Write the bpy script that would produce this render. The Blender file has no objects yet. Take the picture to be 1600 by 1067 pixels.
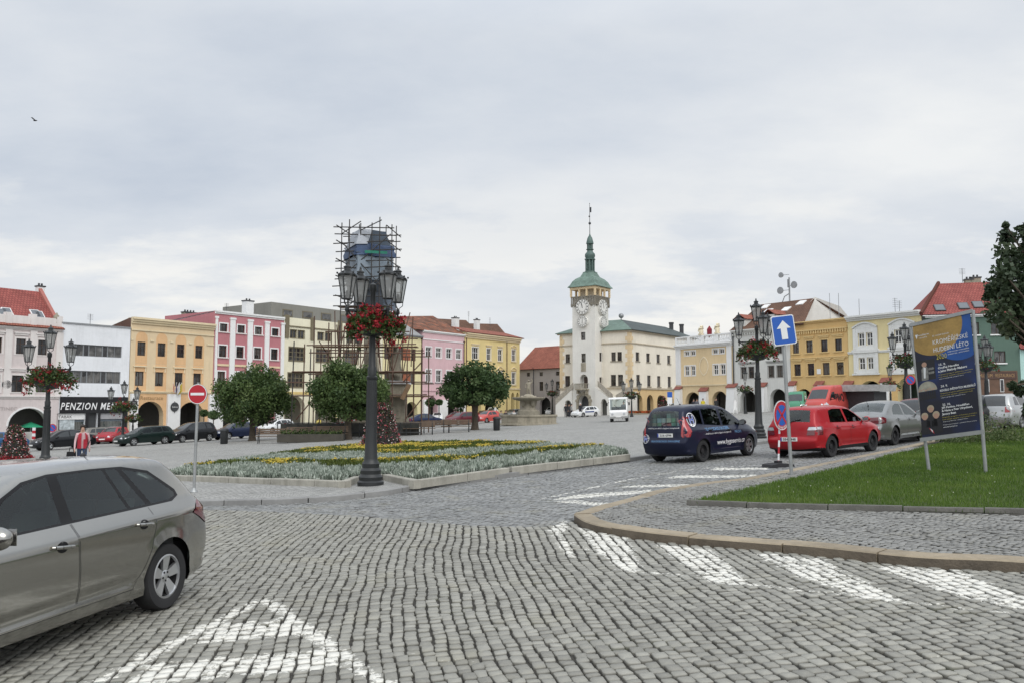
import bpy, bmesh, math, random
import numpy as np
from mathutils import Vector, Matrix, Quaternion
from mathutils.geometry import tessellate_polygon, delaunay_2d_cdt
from mathutils.bvhtree import BVHTree
rnd = random.Random(7)
nprng = np.random.default_rng(11)
R = math.radians
sc = bpy.context.scene
COL = sc.collection
FPX, PITCH, CAMZ = 1280.0, math.atan2(97, 1280), 1.8
SX, SY = 0.040, -0.003            # the square tilts: it rises to the right and falls slightly away
cam_d = bpy.data.cameras.new('camera')
cam_d.lens = 36 * FPX / 1600
cam_d.clip_end = 4000
cam_d.clip_start = 0.05
cam = bpy.data.objects.new('camera', cam_d)
COL.objects.link(cam)
cam.location = (0, 0, CAMZ)
cam.rotation_euler = (math.pi / 2 + PITCH, 0, 0)
sc.camera = cam
def gz(x, y):
 return SX * max(-90, min(90, x)) + SY * y
def ray(px, py):
 u, v = (px - 800) / FPX, (533.5 - py) / FPX
 c, s = math.cos(PITCH), math.sin(PITCH)
 return Vector((u, c - v * s, s + v * c))
def G(px, py, h=0.0):             # survey: the ground point seen at a picture position
 d = ray(px, py)
 t = (CAMZ - h) / (SX * d.x + SY * d.y - d.z)
 return Vector((d.x * t, d.y * t, CAMZ + d.z * t))
def P(px, py, y):                 # the point at distance y along the view
 d = ray(px, py)
 return Vector((0, 0, CAMZ)) + d * (y / d.y)
GN = Vector((-SX, -SY, 1)).normalized()
class MB:
 def __init__(s):
  s.v, s.f, s.m, s.cur = [], [], [], 0
 def add(s, vs, fs):
  b = len(s.v)
  s.v += [tuple(p) for p in vs]
  for f in fs:
   s.f.append(tuple(b + i for i in f)); s.m.append(s.cur)
  return s
 def poly(s, pts):
  return s.add(pts, [tuple(range(len(pts)))])
 def box(s, x0, x1, y0, y1, z0, z1):
  return s.add([(x0,y0,z0),(x1,y0,z0),(x1,y1,z0),(x0,y1,z0),(x0,y0,z1),(x1,y0,z1),(x1,y1,z1),(x0,y1,z1)],
    [(0,3,2,1),(4,5,6,7),(0,1,5,4),(1,2,6,5),(2,3,7,6),(3,0,4,7)])
 def obox(s, c, ax, ay, az):   # box from centre and half axis vectors
  c, ax, ay, az = Vector(c), Vector(ax), Vector(ay), Vector(az)
  vs = [c + ax*i + ay*j + az*k for k in (-1,1) for i, j in ((-1,-1),(1,-1),(1,1),(-1,1))]
  return s.add(vs, [(0,3,2,1),(4,5,6,7),(0,1,5,4),(1,2,6,5),(2,3,7,6),(3,0,4,7)])
 def tube(s, p0, p1, r, n=8, r1=None, caps=True):
  p0, p1 = Vector(p0), Vector(p1)
  r1 = r if r1 is None else r1
  d = (p1 - p0).normalized()
  a = d.orthogonal().normalized(); b = d.cross(a)
  vs = []
  for p, q in ((p0, r), (p1, r1)):
   for i in range(n):
    t = 2*math.pi*i/n
    vs.append(p + (a*math.cos(t) + b*math.sin(t))*q)
  fs = [(i, (i+1) % n, n+(i+1) % n, n+i) for i in range(n)]
  if caps: fs += [tuple(range(n-1, -1, -1)), tuple(range(n, 2*n))]
  return s.add(vs, fs)
 def path(s, pts, r, n=6):
  for i in range(len(pts)-1): s.tube(pts[i], pts[i+1], r if not hasattr(r, '__len__') else r[i], n, None if not hasattr(r, '__len__') else r[i+1])
  return s
 def lathe(s, prof, n=16, c=(0,0,0), axis='z', a0=0.0, cap=(1,1)):   # prof: (radius, height)
  vs = []
  for r, h in prof:
   for i in range(n):
    t = a0 + 2*math.pi*i/n
    x, y = r*math.cos(t), r*math.sin(t)
    if axis == 'z': vs.append((c[0]+x, c[1]+y, c[2]+h))
    elif axis == 'y': vs.append((c[0]+x, c[1]+h, c[2]+y))
    else: vs.append((c[0]+h, c[1]+x, c[2]+y))
  fs = []
  for k in range(len(prof)-1):
   for i in range(n):
    j = (i+1) % n
    fs.append((k*n+i, k*n+j, (k+1)*n+j, (k+1)*n+i))
  if prof[0][0] > 1e-4 and cap[0]: fs.append(tuple(range(n-1, -1, -1)))
  if prof[-1][0] > 1e-4 and cap[1]: fs.append(tuple((len(prof)-1)*n+i for i in range(n)))
  return s.add(vs, fs)
 def ball(s, c, rx, ry=None, rz=None, n=10, m=7):
  ry = rx if ry is None else ry; rz = rx if rz is None else rz
  vs, fs = [], []
  for j in range(m+1):
   a = math.pi*j/m
   for i in range(n):
    t = 2*math.pi*i/n
    vs.append((c[0]+rx*math.sin(a)*math.cos(t), c[1]+ry*math.sin(a)*math.sin(t), c[2]-rz*math.cos(a)))
  for j in range(m):
   for i in range(n):
    k = (i+1) % n
    fs.append((j*n+i, j*n+k, (j+1)*n+k, (j+1)*n+i))
  return s.add(vs, fs)
 def prism(s, poly, y0, y1):   # (x,z) outline swept along y
  n = len(poly)
  vs = [(x, y0, z) for x, z in poly] + [(x, y1, z) for x, z in poly]
  fs = [(i, (i+1) % n, n+(i+1) % n, n+i) for i in range(n)]
  tri = tessellate_polygon([[Vector((x, z, 0)) for x, z in poly]])
  fs += [tuple(t) for t in tri] + [tuple(n+i for i in t) for t in tri]
  return s.add(vs, fs)
 def xform(s, M):
  s.v = [tuple(M @ Vector(p)) for p in s.v]
  return s
 def build(s, name, mats, parent=None, smooth=None, recalc=True, loc=None):
  me = bpy.data.meshes.new(name)
  me.from_pydata(s.v, [], s.f)
  mats = mats if isinstance(mats, (list, tuple)) else [mats]
  for m in mats: me.materials.append(m)
  if len(mats) > 1: me.polygons.foreach_set('material_index', s.m)
  if recalc:
   bm = bmesh.new(); bm.from_mesh(me)
   bmesh.ops.remove_doubles(bm, verts=bm.verts, dist=1e-5)
   bmesh.ops.recalc_face_normals(bm, faces=bm.faces)
   bm.to_mesh(me); bm.free()
  if smooth is not None:
   me.polygons.foreach_set('use_smooth', [True]*len(me.polygons))
   if smooth < 180: me.set_sharp_from_angle(angle=R(smooth))
  return link(me, name, parent, loc)
def link(me, name, parent=None, loc=None):
 o = bpy.data.objects.new(name, me)
 COL.objects.link(o)
 if parent: o.parent = parent
 if loc is not None: o.location = loc
 return o
def np_mesh(name, V, F, mats, parent=None, attrs=None, smooth=False, mi=None, loc=None):
 V = np.asarray(V, np.float32); F = np.asarray(F, np.int32)
 me = bpy.data.meshes.new(name)
 me.vertices.add(len(V)); me.vertices.foreach_set('co', V.ravel())
 k = F.shape[1]
 me.loops.add(F.size); me.loops.foreach_set('vertex_index', F.ravel())
 me.polygons.add(len(F))
 me.polygons.foreach_set('loop_start', np.arange(0, F.size, k, dtype=np.int32))
 me.polygons.foreach_set('loop_total', np.full(len(F), k, np.int32))
 for m in (mats if isinstance(mats, (list, tuple)) else [mats]): me.materials.append(m)
 if mi is not None: me.polygons.foreach_set('material_index', np.asarray(mi, np.int32))
 me.update(calc_edges=True)
 for an, (dom, arr) in (attrs or {}).items():
  a = me.attributes.new(an, 'FLOAT', dom)
  a.data.foreach_set('value', np.asarray(arr, np.float32))
 if smooth: me.polygons.foreach_set('use_smooth', [True]*len(F))
 return link(me, name, parent, loc)
def tag(o, label=None, cat=None, group=None, kind=None):
 if label: o['label'] = label
 if cat: o['category'] = cat
 if group: o['group'] = group
 if kind: o['kind'] = kind
 return o
def thing(name, label, cat, loc=(0,0,0), rz=0.0, group=None):
 o = bpy.data.objects.new(name, None); COL.objects.link(o)
 o.empty_display_size = .2
 o.location = loc; o.rotation_euler = (0, 0, rz)
 return tag(o, label, cat, group)
def copy_tree(o, parent=None):
 c = o.copy(); COL.objects.link(c)
 if parent: c.parent = parent
 for ch in list(o.children): copy_tree(ch, c)
 return c
def on_slope(o, heading, loc):    # stand a vehicle on the tilted square; x axis = forward
 f = Vector((math.cos(heading), math.sin(heading), 0)); f = (f - GN*f.dot(GN)).normalized()
 l = GN.cross(f)
 M = Matrix((f, l, GN)).transposed()
 o.rotation_mode = 'QUATERNION'; o.rotation_quaternion = M.to_quaternion(); o.location = loc
def text_mesh(s, size=1.0, align='CENTER', extrude=0.0, bold=0.0, shear=0.0, spacing=1.0, res=2):
 cu = bpy.data.curves.new('lettering', 'FONT')
 cu.body = s; cu.size = size; cu.align_x = align; cu.align_y = 'CENTER'; cu.extrude = extrude; cu.offset = bold
 cu.shear = shear; cu.space_character = spacing; cu.resolution_u = res
 o = bpy.data.objects.new('lettering', cu); COL.objects.link(o)
 dg = bpy.context.evaluated_depsgraph_get()
 me = bpy.data.meshes.new_from_object(o.evaluated_get(dg))
 bpy.data.objects.remove(o); bpy.data.curves.remove(cu)
 return me
def text_vf(s, size, **k):
 me = text_mesh(s, size, **k)
 V = [tuple(v.co) for v in me.vertices]; F = [tuple(p.vertices) for p in me.polygons]
 bpy.data.meshes.remove(me)
 return V, F
def width_of(V): return (max(v[0] for v in V) - min(v[0] for v in V)) if V else 0
def text_fit(s, w, h, **k):       # lettering scaled to a box w wide, h tall, centred
 V, F = text_vf(s, 1.0, **k)
 x0, x1 = min(v[0] for v in V), max(v[0] for v in V); y0, y1 = min(v[1] for v in V), max(v[1] for v in V)
 sx, sy = w/(x1-x0), h/(y1-y0)
 return [((v[0]-(x0+x1)/2)*sx, (v[1]-(y0+y1)/2)*sy, v[2]) for v in V], F
class NT:
 def __init__(s, name):
  s.m = bpy.data.materials.new(name); s.m.use_nodes = True
  s.t = s.m.node_tree; s.n = s.t.nodes; s.b = s.n['Principled BSDF']
 def new(s, typ, **k):
  n = s.n.new(typ)
  for a, v in k.items():
   if a.startswith('i_'):
    key = a[2:]
    n.inputs[int(key) if key.isdigit() else key.replace('_', ' ')].default_value = v
   else: setattr(n, a, v)
  return n
 def l(s, a, b): s.t.links.new(a, b)
 def math(s, op, a, b=None, c=None, clamp=False):
  n = s.n.new('ShaderNodeMath'); n.operation = op; n.use_clamp = clamp
  for i, x in enumerate((a, b, c)):
   if x is None: continue
   if isinstance(x, (int, float)): n.inputs[i].default_value = x
   else: s.l(x, n.inputs[i])
  return n.outputs[0]
 def coord(s, kind='Object'):
  return s.n.new('ShaderNodeTexCoord').outputs[kind]
 def noise(s, vec, scale, detail=4, rough=.55):
  n = s.n.new('ShaderNodeTexNoise'); n.inputs['Scale'].default_value = scale
  n.inputs['Detail'].default_value = detail; n.inputs['Roughness'].default_value = rough
  if vec is not None: s.l(vec, n.inputs['Vector'])
  return n.outputs['Fac']
 def ramp(s, fac, stops, interp='LINEAR'):
  n = s.n.new('ShaderNodeValToRGB'); e = n.color_ramp.elements; n.color_ramp.interpolation = interp
  while len(e) < len(stops): e.new(.5)
  for i, (p, c) in enumerate(stops):
   e[i].position = p; e[i].color = c if len(c) == 4 else (*c, 1)
  s.l(fac, n.inputs['Fac']); return n.outputs['Color']
 def mix(s, fac, a, b, mode='MIX'):
  n = s.n.new('ShaderNodeMix'); n.data_type = 'RGBA'; n.blend_type = mode
  for i, x in ((0, fac), (6, a), (7, b)):
   if isinstance(x, (int, float)): n.inputs[i].default_value = x
   elif isinstance(x, tuple): n.inputs[i].default_value = x if len(x) == 4 else (*x, 1)
   else: s.l(x, n.inputs[i])
  return n.outputs[2]
 def bump(s, h, strength=.3, dist=.02):
  n = s.n.new('ShaderNodeBump'); n.inputs['Strength'].default_value = strength; n.inputs['Distance'].default_value = dist
  s.l(h, n.inputs['Height']); s.l(n.outputs['Normal'], s.b.inputs['Normal'])
 def attr(s, name):
  n = s.n.new('ShaderNodeAttribute'); n.attribute_name = name; return n.outputs['Fac']
def shade(c, k): return tuple(max(0, min(1, x*k)) for x in c)
_mc = {}
def phc(r, g, b): return tuple(min(.85, x/.86) for x in srgb(r, g, b))
def srgb(r, g, b):
 return tuple(((x/255)/12.92 if x/255 <= .04045 else ((x/255+.055)/1.055)**2.4) for x in (r, g, b))
def mat(name, col, rough=.6, metal=0.0, var=.12, scale=3.0, bump=0.0, bscale=40.0, coat=0.0, spec=.5, streak=0.0):
 key = (name, col, rough)
 if key in _mc: return _mc[key]
 t = NT(name); b = t.b
 b.inputs['Roughness'].default_value = rough; b.inputs['Metallic'].default_value = metal
 b.inputs['Coat Weight'].default_value = coat; b.inputs['Coat Roughness'].default_value = .06
 b.inputs['Specular IOR Level'].default_value = spec
 co = t.coord()
 n1 = t.noise(co, scale, 5); n2 = t.noise(co, scale*9, 3)
 f = t.math('ADD', t.math('MULTIPLY', n1, .7), t.math('MULTIPLY', n2, .3))
 c = t.ramp(f, [(.3, shade(col, 1-var)), (.7, shade(col, 1+var))])
 if streak:
  mp = t.new('ShaderNodeMapping'); mp.inputs['Scale'].default_value = (2.2, 2.2, .18); t.l(co, mp.inputs['Vector'])
  st = t.noise(mp.outputs[0], 2.0, 6, .65)
  k = t.ramp(st, [(.48, (1, 1, 1)), (.75, (1-streak, 1-streak*1.02, 1-streak*1.08))])
  c = t.mix(1.0, c, k, 'MULTIPLY')
 t.l(c, b.inputs['Base Color'])
 if bump: t.bump(t.noise(co, bscale, 4), bump, .02)
 _mc[key] = t.m
 return t.m
def plaster(name, col): return mat(name, col, .88, var=.10, scale=.45, bump=.14, bscale=9, streak=.09, spec=.2)
def brickmat(name, c1, c2, cm, w, h, mortar=.02, rough=.85, uv='UV', bump=.5, offset=.5, var=.25):
 t = NT(name); b = t.b; b.inputs['Roughness'].default_value = rough; b.inputs['Specular IOR Level'].default_value = .25
 co = t.coord(uv)
 br = t.new('ShaderNodeTexBrick', offset=offset)
 br.inputs['Scale'].default_value = 1; br.inputs['Brick Width'].default_value = w; br.inputs['Row Height'].default_value = h
 br.inputs['Mortar Size'].default_value = mortar; br.inputs['Mortar Smooth'].default_value = .4
 for k, c in (('Color1', c1), ('Color2', c2), ('Mortar', cm)): br.inputs[k].default_value = (*c, 1)
 t.l(co, br.inputs['Vector'])
 nz = t.noise(co, .6, 5)
 k = t.ramp(nz, [(.3, (1-var,)*3), (.7, (1+var*.5,)*3)])
 t.l(t.mix(1.0, br.outputs['Color'], k, 'MULTIPLY'), b.inputs['Base Color'])
 if bump: t.bump(br.outputs['Fac'], -bump, .03)
 return t.m
def quad_uv(mb_quads, name, m, parent, thick=0.0, uvscale=1.0):
 """roof-like sheets: list of quads/tris (points), each laid out in metres: u along first edge, v up the slope; optional thickness below"""
 me = bpy.data.meshes.new(name); bm = bmesh.new(); uvl = bm.loops.layers.uv.new('UVMap')
 for q in mb_quads:
  q = [Vector(p) for p in q]
  u = (q[1]-q[0]).normalized(); n = None
  for i in range(2, len(q)):
   n = (q[1]-q[0]).cross(q[i]-q[0])
   if n.length > 1e-6: break
  n.normalize()
  if n.z < 0 and abs(n.z) > .02: n = -n
  w = n.cross(u)
  if w.z < 0: w = -w
  def face(pts):
   f = bm.faces.new([bm.verts.new(p) for p in pts])
   for lp in f.loops:
    d = lp.vert.co - q[0]; lp[uvl].uv = (d.dot(u)*uvscale, d.dot(w)*uvscale)
  face(q)
  if thick:
   lo = [p - n*thick for p in q]
   face(lo[::-1])
   for i in range(len(q)):
    j = (i+1) % len(q); face([q[i], lo[i], lo[j], q[j]])
 bm.to_mesh(me); bm.free(); me.materials.append(m)
 return link(me, name, parent)
def pane_glass(name='window_glass', tint=(.028, .028, .03), vary=.7):
 t = NT(name); b = t.b; b.inputs['Roughness'].default_value = .06; b.inputs['Specular IOR Level'].default_value = .6
 co = t.coord('Object'); g = t.new('ShaderNodeObjectInfo')
 ad = t.new('ShaderNodeVectorMath', operation='ADD'); t.l(co, ad.inputs[0])
 cm = t.new('ShaderNodeCombineXYZ'); r = t.math('MULTIPLY', g.outputs['Random'], 37.0); t.l(r, cm.inputs[0]); t.l(r, cm.inputs[2]); t.l(cm.outputs[0], ad.inputs[1])
 n = t.noise(ad.outputs[0], 1.3, 2)
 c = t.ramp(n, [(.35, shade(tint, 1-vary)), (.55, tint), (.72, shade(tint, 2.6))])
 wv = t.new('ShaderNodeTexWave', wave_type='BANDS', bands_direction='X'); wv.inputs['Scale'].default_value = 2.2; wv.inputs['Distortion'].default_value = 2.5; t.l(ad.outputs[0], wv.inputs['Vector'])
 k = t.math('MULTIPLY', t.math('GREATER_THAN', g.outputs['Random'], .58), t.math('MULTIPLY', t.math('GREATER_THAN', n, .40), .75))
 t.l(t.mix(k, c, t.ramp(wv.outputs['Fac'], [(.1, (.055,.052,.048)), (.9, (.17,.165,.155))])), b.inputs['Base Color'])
 t.bump(t.noise(co, 1.1, 1), .05, .05)
 return t.m
def see_glass(name, tint, k=.75):     # thin car glass one can look through
 t = NT(name); n = t.n
 n.remove(t.b)
 tr = t.new('ShaderNodeBsdfTransparent'); tr.inputs['Color'].default_value = (*tint, 1)
 gl = t.new('ShaderNodeBsdfGlossy'); gl.inputs['Roughness'].default_value = .02; gl.inputs['Color'].default_value = (.9, .95, .95, 1)
 fr = t.new('ShaderNodeFresnel'); fr.inputs['IOR'].default_value = 1.55
 f = t.math('MULTIPLY', fr.outputs[0], 1.25, clamp=True)
 mx = t.new('ShaderNodeMixShader'); t.l(f, mx.inputs[0]); t.l(tr.outputs[0], mx.inputs[1]); t.l(gl.outputs[0], mx.inputs[2])
 out = [x for x in n if x.type == 'OUTPUT_MATERIAL'][0]
 t.l(mx.outputs[0], out.inputs['Surface'])
 return t.m
def foliage_mat(name, cols, rough=.6, trans=.25):
 t = NT(name); b = t.b; b.inputs['Roughness'].default_value = rough; b.inputs['Specular IOR Level'].default_value = .3
 a = t.attr('tone')
 st = [(i/(len(cols)-1), c) for i, c in enumerate(cols)]
 c = t.ramp(a, st)
 t.l(c, b.inputs['Base Color'])
 if trans:
  tl = t.new('ShaderNodeBsdfTranslucent'); t.l(c, tl.inputs['Color'])
  mx = t.new('ShaderNodeMixShader'); mx.inputs[0].default_value = trans
  out = [x for x in t.n if x.type == 'OUTPUT_MATERIAL'][0]
  t.l(b.outputs[0], mx.inputs[1]); t.l(tl.outputs[0], mx.inputs[2]); t.l(mx.outputs[0], out.inputs['Surface'])
 return t.m
def make_world():
 w = bpy.data.worlds.new('World'); sc.world = w; w.use_nodes = True
 nt = w.node_tree; n = nt.nodes; l = nt.links
 bg = n['Background']
 t = NT.__new__(NT); t.t = nt; t.n = n
 sky = n.new('ShaderNodeTexSky'); sky.sky_type = 'NISHITA'; sky.sun_disc = False
 sky.sun_elevation = R(48); sky.sun_rotation = R(150); sky.dust_density = 3
 co = n.new('ShaderNodeTexCoord').outputs['Generated']
 sp = n.new('ShaderNodeSeparateXYZ'); l.new(co, sp.inputs[0])
 up = t.math('MAXIMUM', sp.outputs['Z'], 0.0)
 dz = t.math('ADD', up, .24)
 cx = n.new('ShaderNodeCombineXYZ')
 l.new(t.math('DIVIDE', sp.outputs['X'], dz), cx.inputs[0]); l.new(t.math('DIVIDE', sp.outputs['Y'], dz), cx.inputs[1])
 mp = n.new('ShaderNodeMapping'); l.new(cx.outputs[0], mp.inputs[0])
 mp.inputs['Location'].default_value = (1.7, .6, 0); mp.inputs['Scale'].default_value = (.55, .8, 1)
 big = t.noise(mp.outputs[0], .85, 4, .5); mid = t.noise(mp.outputs[0], 2.6, 8, .58)
 f = t.math('ADD', t.math('MULTIPLY', big, .6), t.math('MULTIPLY', mid, .4))
 cloud = t.ramp(f, [(.36, (.57, .63, .72)), (.44, (.665, .715, .785)), (.53, (.765, .80, .845)), (.64, (.90, .915, .92))])
 br = t.noise(mp.outputs[0], 1.9, 7, .6)
 low = t.ramp(up, [(.0, (.75,)*3), (.10, (1,)*3), (.21, (.45,)*3), (.29, (0,)*3)])
 bm_ = t.math('MULTIPLY', t.math('MULTIPLY', t.math('SUBTRACT', br, .50, clamp=True), 11.0, clamp=True), low)
 cloud = t.mix(bm_, cloud, (1.0, .985, .94))
 hz = t.ramp(up, [(0, (.95,)*3), (.16, (.18,)*3), (.30, (0,)*3)])
 cloud = t.mix(t.math('MULTIPLY', hz, .5), cloud, (.80, .81, .815))
 ov = t.ramp(up, [(.42, (1,)*3), (.75, (1.6,)*3), (1, (1.75,)*3)])
 back = t.ramp(t.math('MULTIPLY', sp.outputs['Y'], -1), [(.05, (1,)*3), (.8, (1.55,)*3)])
 cloud = t.mix(1, t.mix(1, cloud, ov, 'MULTIPLY'), back, 'MULTIPLY')
 skyk = t.mix(1, sky.outputs[0], (.1, .1, .1), 'MULTIPLY')
 fin = t.mix(.05, cloud, skyk)
 l.new(fin, bg.inputs['Color']); bg.inputs['Strength'].default_value = 1.0
 return bg
WORLD_BG = make_world()
sd = bpy.data.lights.new('sun', 'SUN'); sd.energy = 1.25; sd.angle = R(40); sd.color = (1, .965, .91)
so = bpy.data.objects.new('sun', sd); COL.objects.link(so)
so.rotation_euler = (R(44), 0, R(30))
sc.view_settings.view_transform = 'Standard'
sc.view_settings.look = 'None'
sc.view_settings.exposure = 0
sc.view_settings.gamma = 1
sc.cycles.max_bounces = 8
sc.cycles.transparent_max_bounces = 12
sc.cycles.use_denoising = True
def inside(poly, X, Y):
 poly = np.asarray(poly, float); r = np.zeros(X.shape, bool); n = len(poly); j = n-1
 for i in range(n):
  xi, yi = poly[i][:2]; xj, yj = poly[j][:2]
  c = ((yi > Y) != (yj > Y)) & (X < (xj-xi)*(Y-yi)/((yj-yi) if yj != yi else 1e-9)+xi)
  r ^= c; j = i
 return r
def seg_dist(pts, X, Y):
 d = np.full(X.shape, 1e9)
 for a, b in zip(pts[:-1], pts[1:]):
  ax, ay, bx, by = a[0], a[1], b[0], b[1]
  L2 = (bx-ax)**2+(by-ay)**2+1e-12
  t = np.clip(((X-ax)*(bx-ax)+(Y-ay)*(by-ay))/L2, 0, 1)
  d = np.minimum(d, np.hypot(X-ax-t*(bx-ax), Y-ay-t*(by-ay)))
 return d
def gza(X, Y): return SX*np.clip(X, -90, 90)+SY*Y
def smooth_line(pts, step=.3):     # Catmull-Rom through ground points, evenly resampled
 p = [np.array(q[:2], float) for q in pts]; p = [2*p[0]-p[1]]+p+[2*p[-1]-p[-2]]
 out = []
 for i in range(1, len(p)-2):
  for t in np.linspace(0, 1, 24, endpoint=False):
   a, b, c, d = p[i-1:i+3]
   out.append(.5*((2*b)+(c-a)*t+(2*a-5*b+4*c-d)*t*t+(-a+3*b-3*c+d)*t**3))
 out.append(p[-2]); out = np.array(out)
 L = np.r_[0, np.cumsum(np.hypot(*np.diff(out, axis=0).T))]
 s = np.arange(0, L[-1], step)
 return np.c_[np.interp(s, L, out[:, 0]), np.interp(s, L, out[:, 1])]
KERB_H = .10
isl_px = [(1900,925,0),(1600,893,0),(1431,884,0),(1263,866,0),(1047,847,0),(954,834,0),(917,825,0),(899,814,0),(897,806,.05),(905,799,.1),(928,791,.1),(982,777,.1),(1030,764,.1),
   (1106,752,.1),(1172,744,.1),(1291,721,.1),(1396,700,.1),(1445,689,.1),(1520,676,.1),(1620,659,.1),(1800,640,.1)]
isl_line = smooth_line([G(*q) for q in isl_px], .12)
isl_poly = np.r_[isl_line, [[60, 60], [60, 4]]]
pz_px = [(-500,806,.0),(100,794,0),(300,790,0),(465,786,0),(589,775,0),(650,765,0),(712,757,0),(795,745,0),(848,738,0),(960,724,0),(1015,716,0),(1185,694,0),(1300,677,0),(1420,659,0),(1600,639,0)]
pz_line = smooth_line([G(*q) for q in pz_px], .12)
pz_poly = np.r_[pz_line, [[60, 75], [88, 250], [-88, 250], [-88, 10]]]
def sheet(name, poly, h, m, kind='structure', parent=None):
 tri = tessellate_polygon([[Vector((p[0], p[1], 0)) for p in poly]])
 V = [(p[0], p[1], gz(p[0], p[1])+h) for p in poly]
 mb = MB(); mb.add(V, [tuple(t) for t in tri])
 o = mb.build(name, m, parent)
 if o.data.polygons and o.data.polygons[0].normal.z < 0: o.data.flip_normals()
 if kind: o['kind'] = kind
 return o
def sett_mat(name, cols, w, h, joint, warp=.25, rough=.7):
 """paving of small setts seen further off: warped rows, each sett its own tone"""
 t = NT(name); b = t.b; b.inputs['Specular IOR Level'].default_value = .35
 co = t.coord('Object')
 wn = t.new('ShaderNodeTexNoise'); wn.inputs['Scale'].default_value = .35; wn.inputs['Detail'].default_value = 2; t.l(co, wn.inputs['Vector'])
 sub = t.new('ShaderNodeVectorMath', operation='SUBTRACT'); t.l(wn.outputs['Color'], sub.inputs[0]); sub.inputs[1].default_value = (.5,.5,.5)
 sc_ = t.new('ShaderNodeVectorMath', operation='SCALE'); t.l(sub.outputs[0], sc_.inputs[0]); sc_.inputs['Scale'].default_value = warp*4
 ad = t.new('ShaderNodeVectorMath', operation='ADD'); t.l(co, ad.inputs[0]); t.l(sc_.outputs[0], ad.inputs[1])
 br = t.new('ShaderNodeTexBrick', offset=.5); br.inputs['Scale'].default_value = 1
 br.inputs['Brick Width'].default_value = w; br.inputs['Row Height'].default_value = h
 br.inputs['Mortar Size'].default_value = .012; br.inputs['Mortar Smooth'].default_value = .6
 br.inputs['Color1'].default_value = (0,0,0,1); br.inputs['Color2'].default_value = (1,1,1,1); br.inputs['Mortar'].default_value = (.5,.5,.5,1)
 t.l(ad.outputs[0], br.inputs['Vector'])
 n1 = t.noise(co, .22, 5, .6); n2 = t.noise(co, 3.5, 4, .7)
 f = t.math('ADD', t.math('MULTIPLY', br.outputs['Color'], .32), t.math('ADD', t.math('MULTIPLY', n1, .46), t.math('MULTIPLY', n2, .30)))
 base = t.ramp(f, [(.25, cols[0]), (.5, cols[1]), (.75, cols[2])])
 sp = t.noise(co, 1.6, 6, .75)
 base = t.mix(t.ramp(sp, [(.56, (0,)*3), (.70, (.6,)*3)]), base, joint)
 t.l(t.mix(t.math('MULTIPLY', br.outputs['Fac'], .8), base, joint), b.inputs['Base Color'])
 t.l(t.ramp(n2, [(.3, (rough-.15,)*3), (.7, (rough+.15,)*3)]), b.inputs['Roughness'])
 t.bump(br.outputs['Fac'], -.5, .02)
 return t.m
m_dirt = mat('joint_dirt', (.022, .020, .018), .95, var=.4, scale=6, bump=.4)
m_plaza = sett_mat('plaza_setts', [(.19,.188,.176), (.285,.282,.266), (.38,.375,.354)], .125, .115, (.085,.082,.076))
xs = np.array([-1500, -300, -90, -40, 0, 40, 90, 300, 1500.]); ys = np.array([-300, -20, 40, 120, 260, 700, 2500.])
V = [(x, y, gz(x, min(y, 260))-.05) for y in ys for x in xs]; nx = len(xs)
F = [(j*nx+i, j*nx+i+1, (j+1)*nx+i+1, (j+1)*nx+i) for j in range(len(ys)-1) for i in range(nx-1)]
gm = MB().add(V, F).build('ground', m_dirt); gm['kind'] = 'structure'
sheet('plaza', pz_poly, .095, m_plaza)
m_street = sett_mat('street_setts', [(.15,.152,.155), (.22,.222,.226), (.29,.292,.295)], .13, .12, (.04,.039,.037))
c1 = [p for p in pz_line if p[1] > 24]; c2 = [p for p in isl_line if p[1] > 24]
far_street = [tuple(p) for p in c1] + [(60,74.9), (80,60)] + [tuple(p) for p in c2[::-1]]
sheet('street', far_street, -.004, m_street)
def gp(pts): return [tuple(G(x, y)[:2]) for x, y in pts]
def band(a, b, w):                # a painted line between two ground points, w metres wide
 a, b = np.array(a), np.array(b); d = (b-a)/np.hypot(*(b-a)); n = np.array((-d[1], d[0]))*w/2
 return [tuple(a+n), tuple(b+n), tuple(b-n), tuple(a-n)]
PAINT = [(q, .92) for q in map(gp, [
 [(854,828),(884,812),(888,826),(868,840)], [(864,838),(884,834),(900,872),(882,868)],
 [(904,824),(980,840),(1006,894),(968,890),(925,856)],
 [(1025,850),(1113,858),(1176,913),(1112,910),(1056,876)],
 [(1172,862),(1284,873),(1412,940),(1340,934),(1236,896)],
 [(1362,881),(1500,891),(1600,930),(1640,940),(1640,965),(1520,938),(1420,908)]])]
for a, b in [((860,835),(1004,892)), ((1004,892),(1172,912)), ((1172,912),(1410,939)), ((1410,939),(1620,962))]:
 PAINT.append((band(gp([a])[0], gp([b])[0], .10), .62))
for q, k in [([(845,783),(1018,769),(1020,764),(900,772)], .85), ([(959,761),(1100,759),(1106,755),(1000,757)], .85), ([(1030,747),(1180,745),(1184,741),(1060,742)], .85),
    ([(1108,734),(1200,733),(1202,730),(1120,730)], .85), ([(850,782),(955,792),(962,786),(905,781)], .8)]:
 PAINT.append((gp(q), k))
for a, b in [((842,780),(965,752)), ((965,752),(1060,735)), ((1060,735),(1134,728)), ((1134,728),(1206,726))]:
 PAINT.append((band(gp([a])[0], gp([b])[0], .12), .7))
ap, lf, rt = gp([(413,934)])[0], gp([(110,1085)])[0], gp([(618,1084)])[0]
PAINT += [(band(ap, lf, .16), .95), (band(ap, rt, .16), .95)]
PAINT += [(q, .9) for q in map(gp, [[(340,972),(470,966),(484,990),(300,1006)], [(236,1036),(506,1013),(534,1042),(190,1072)], [(150,1090),(560,1074),(600,1110),(120,1140)]])]
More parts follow.
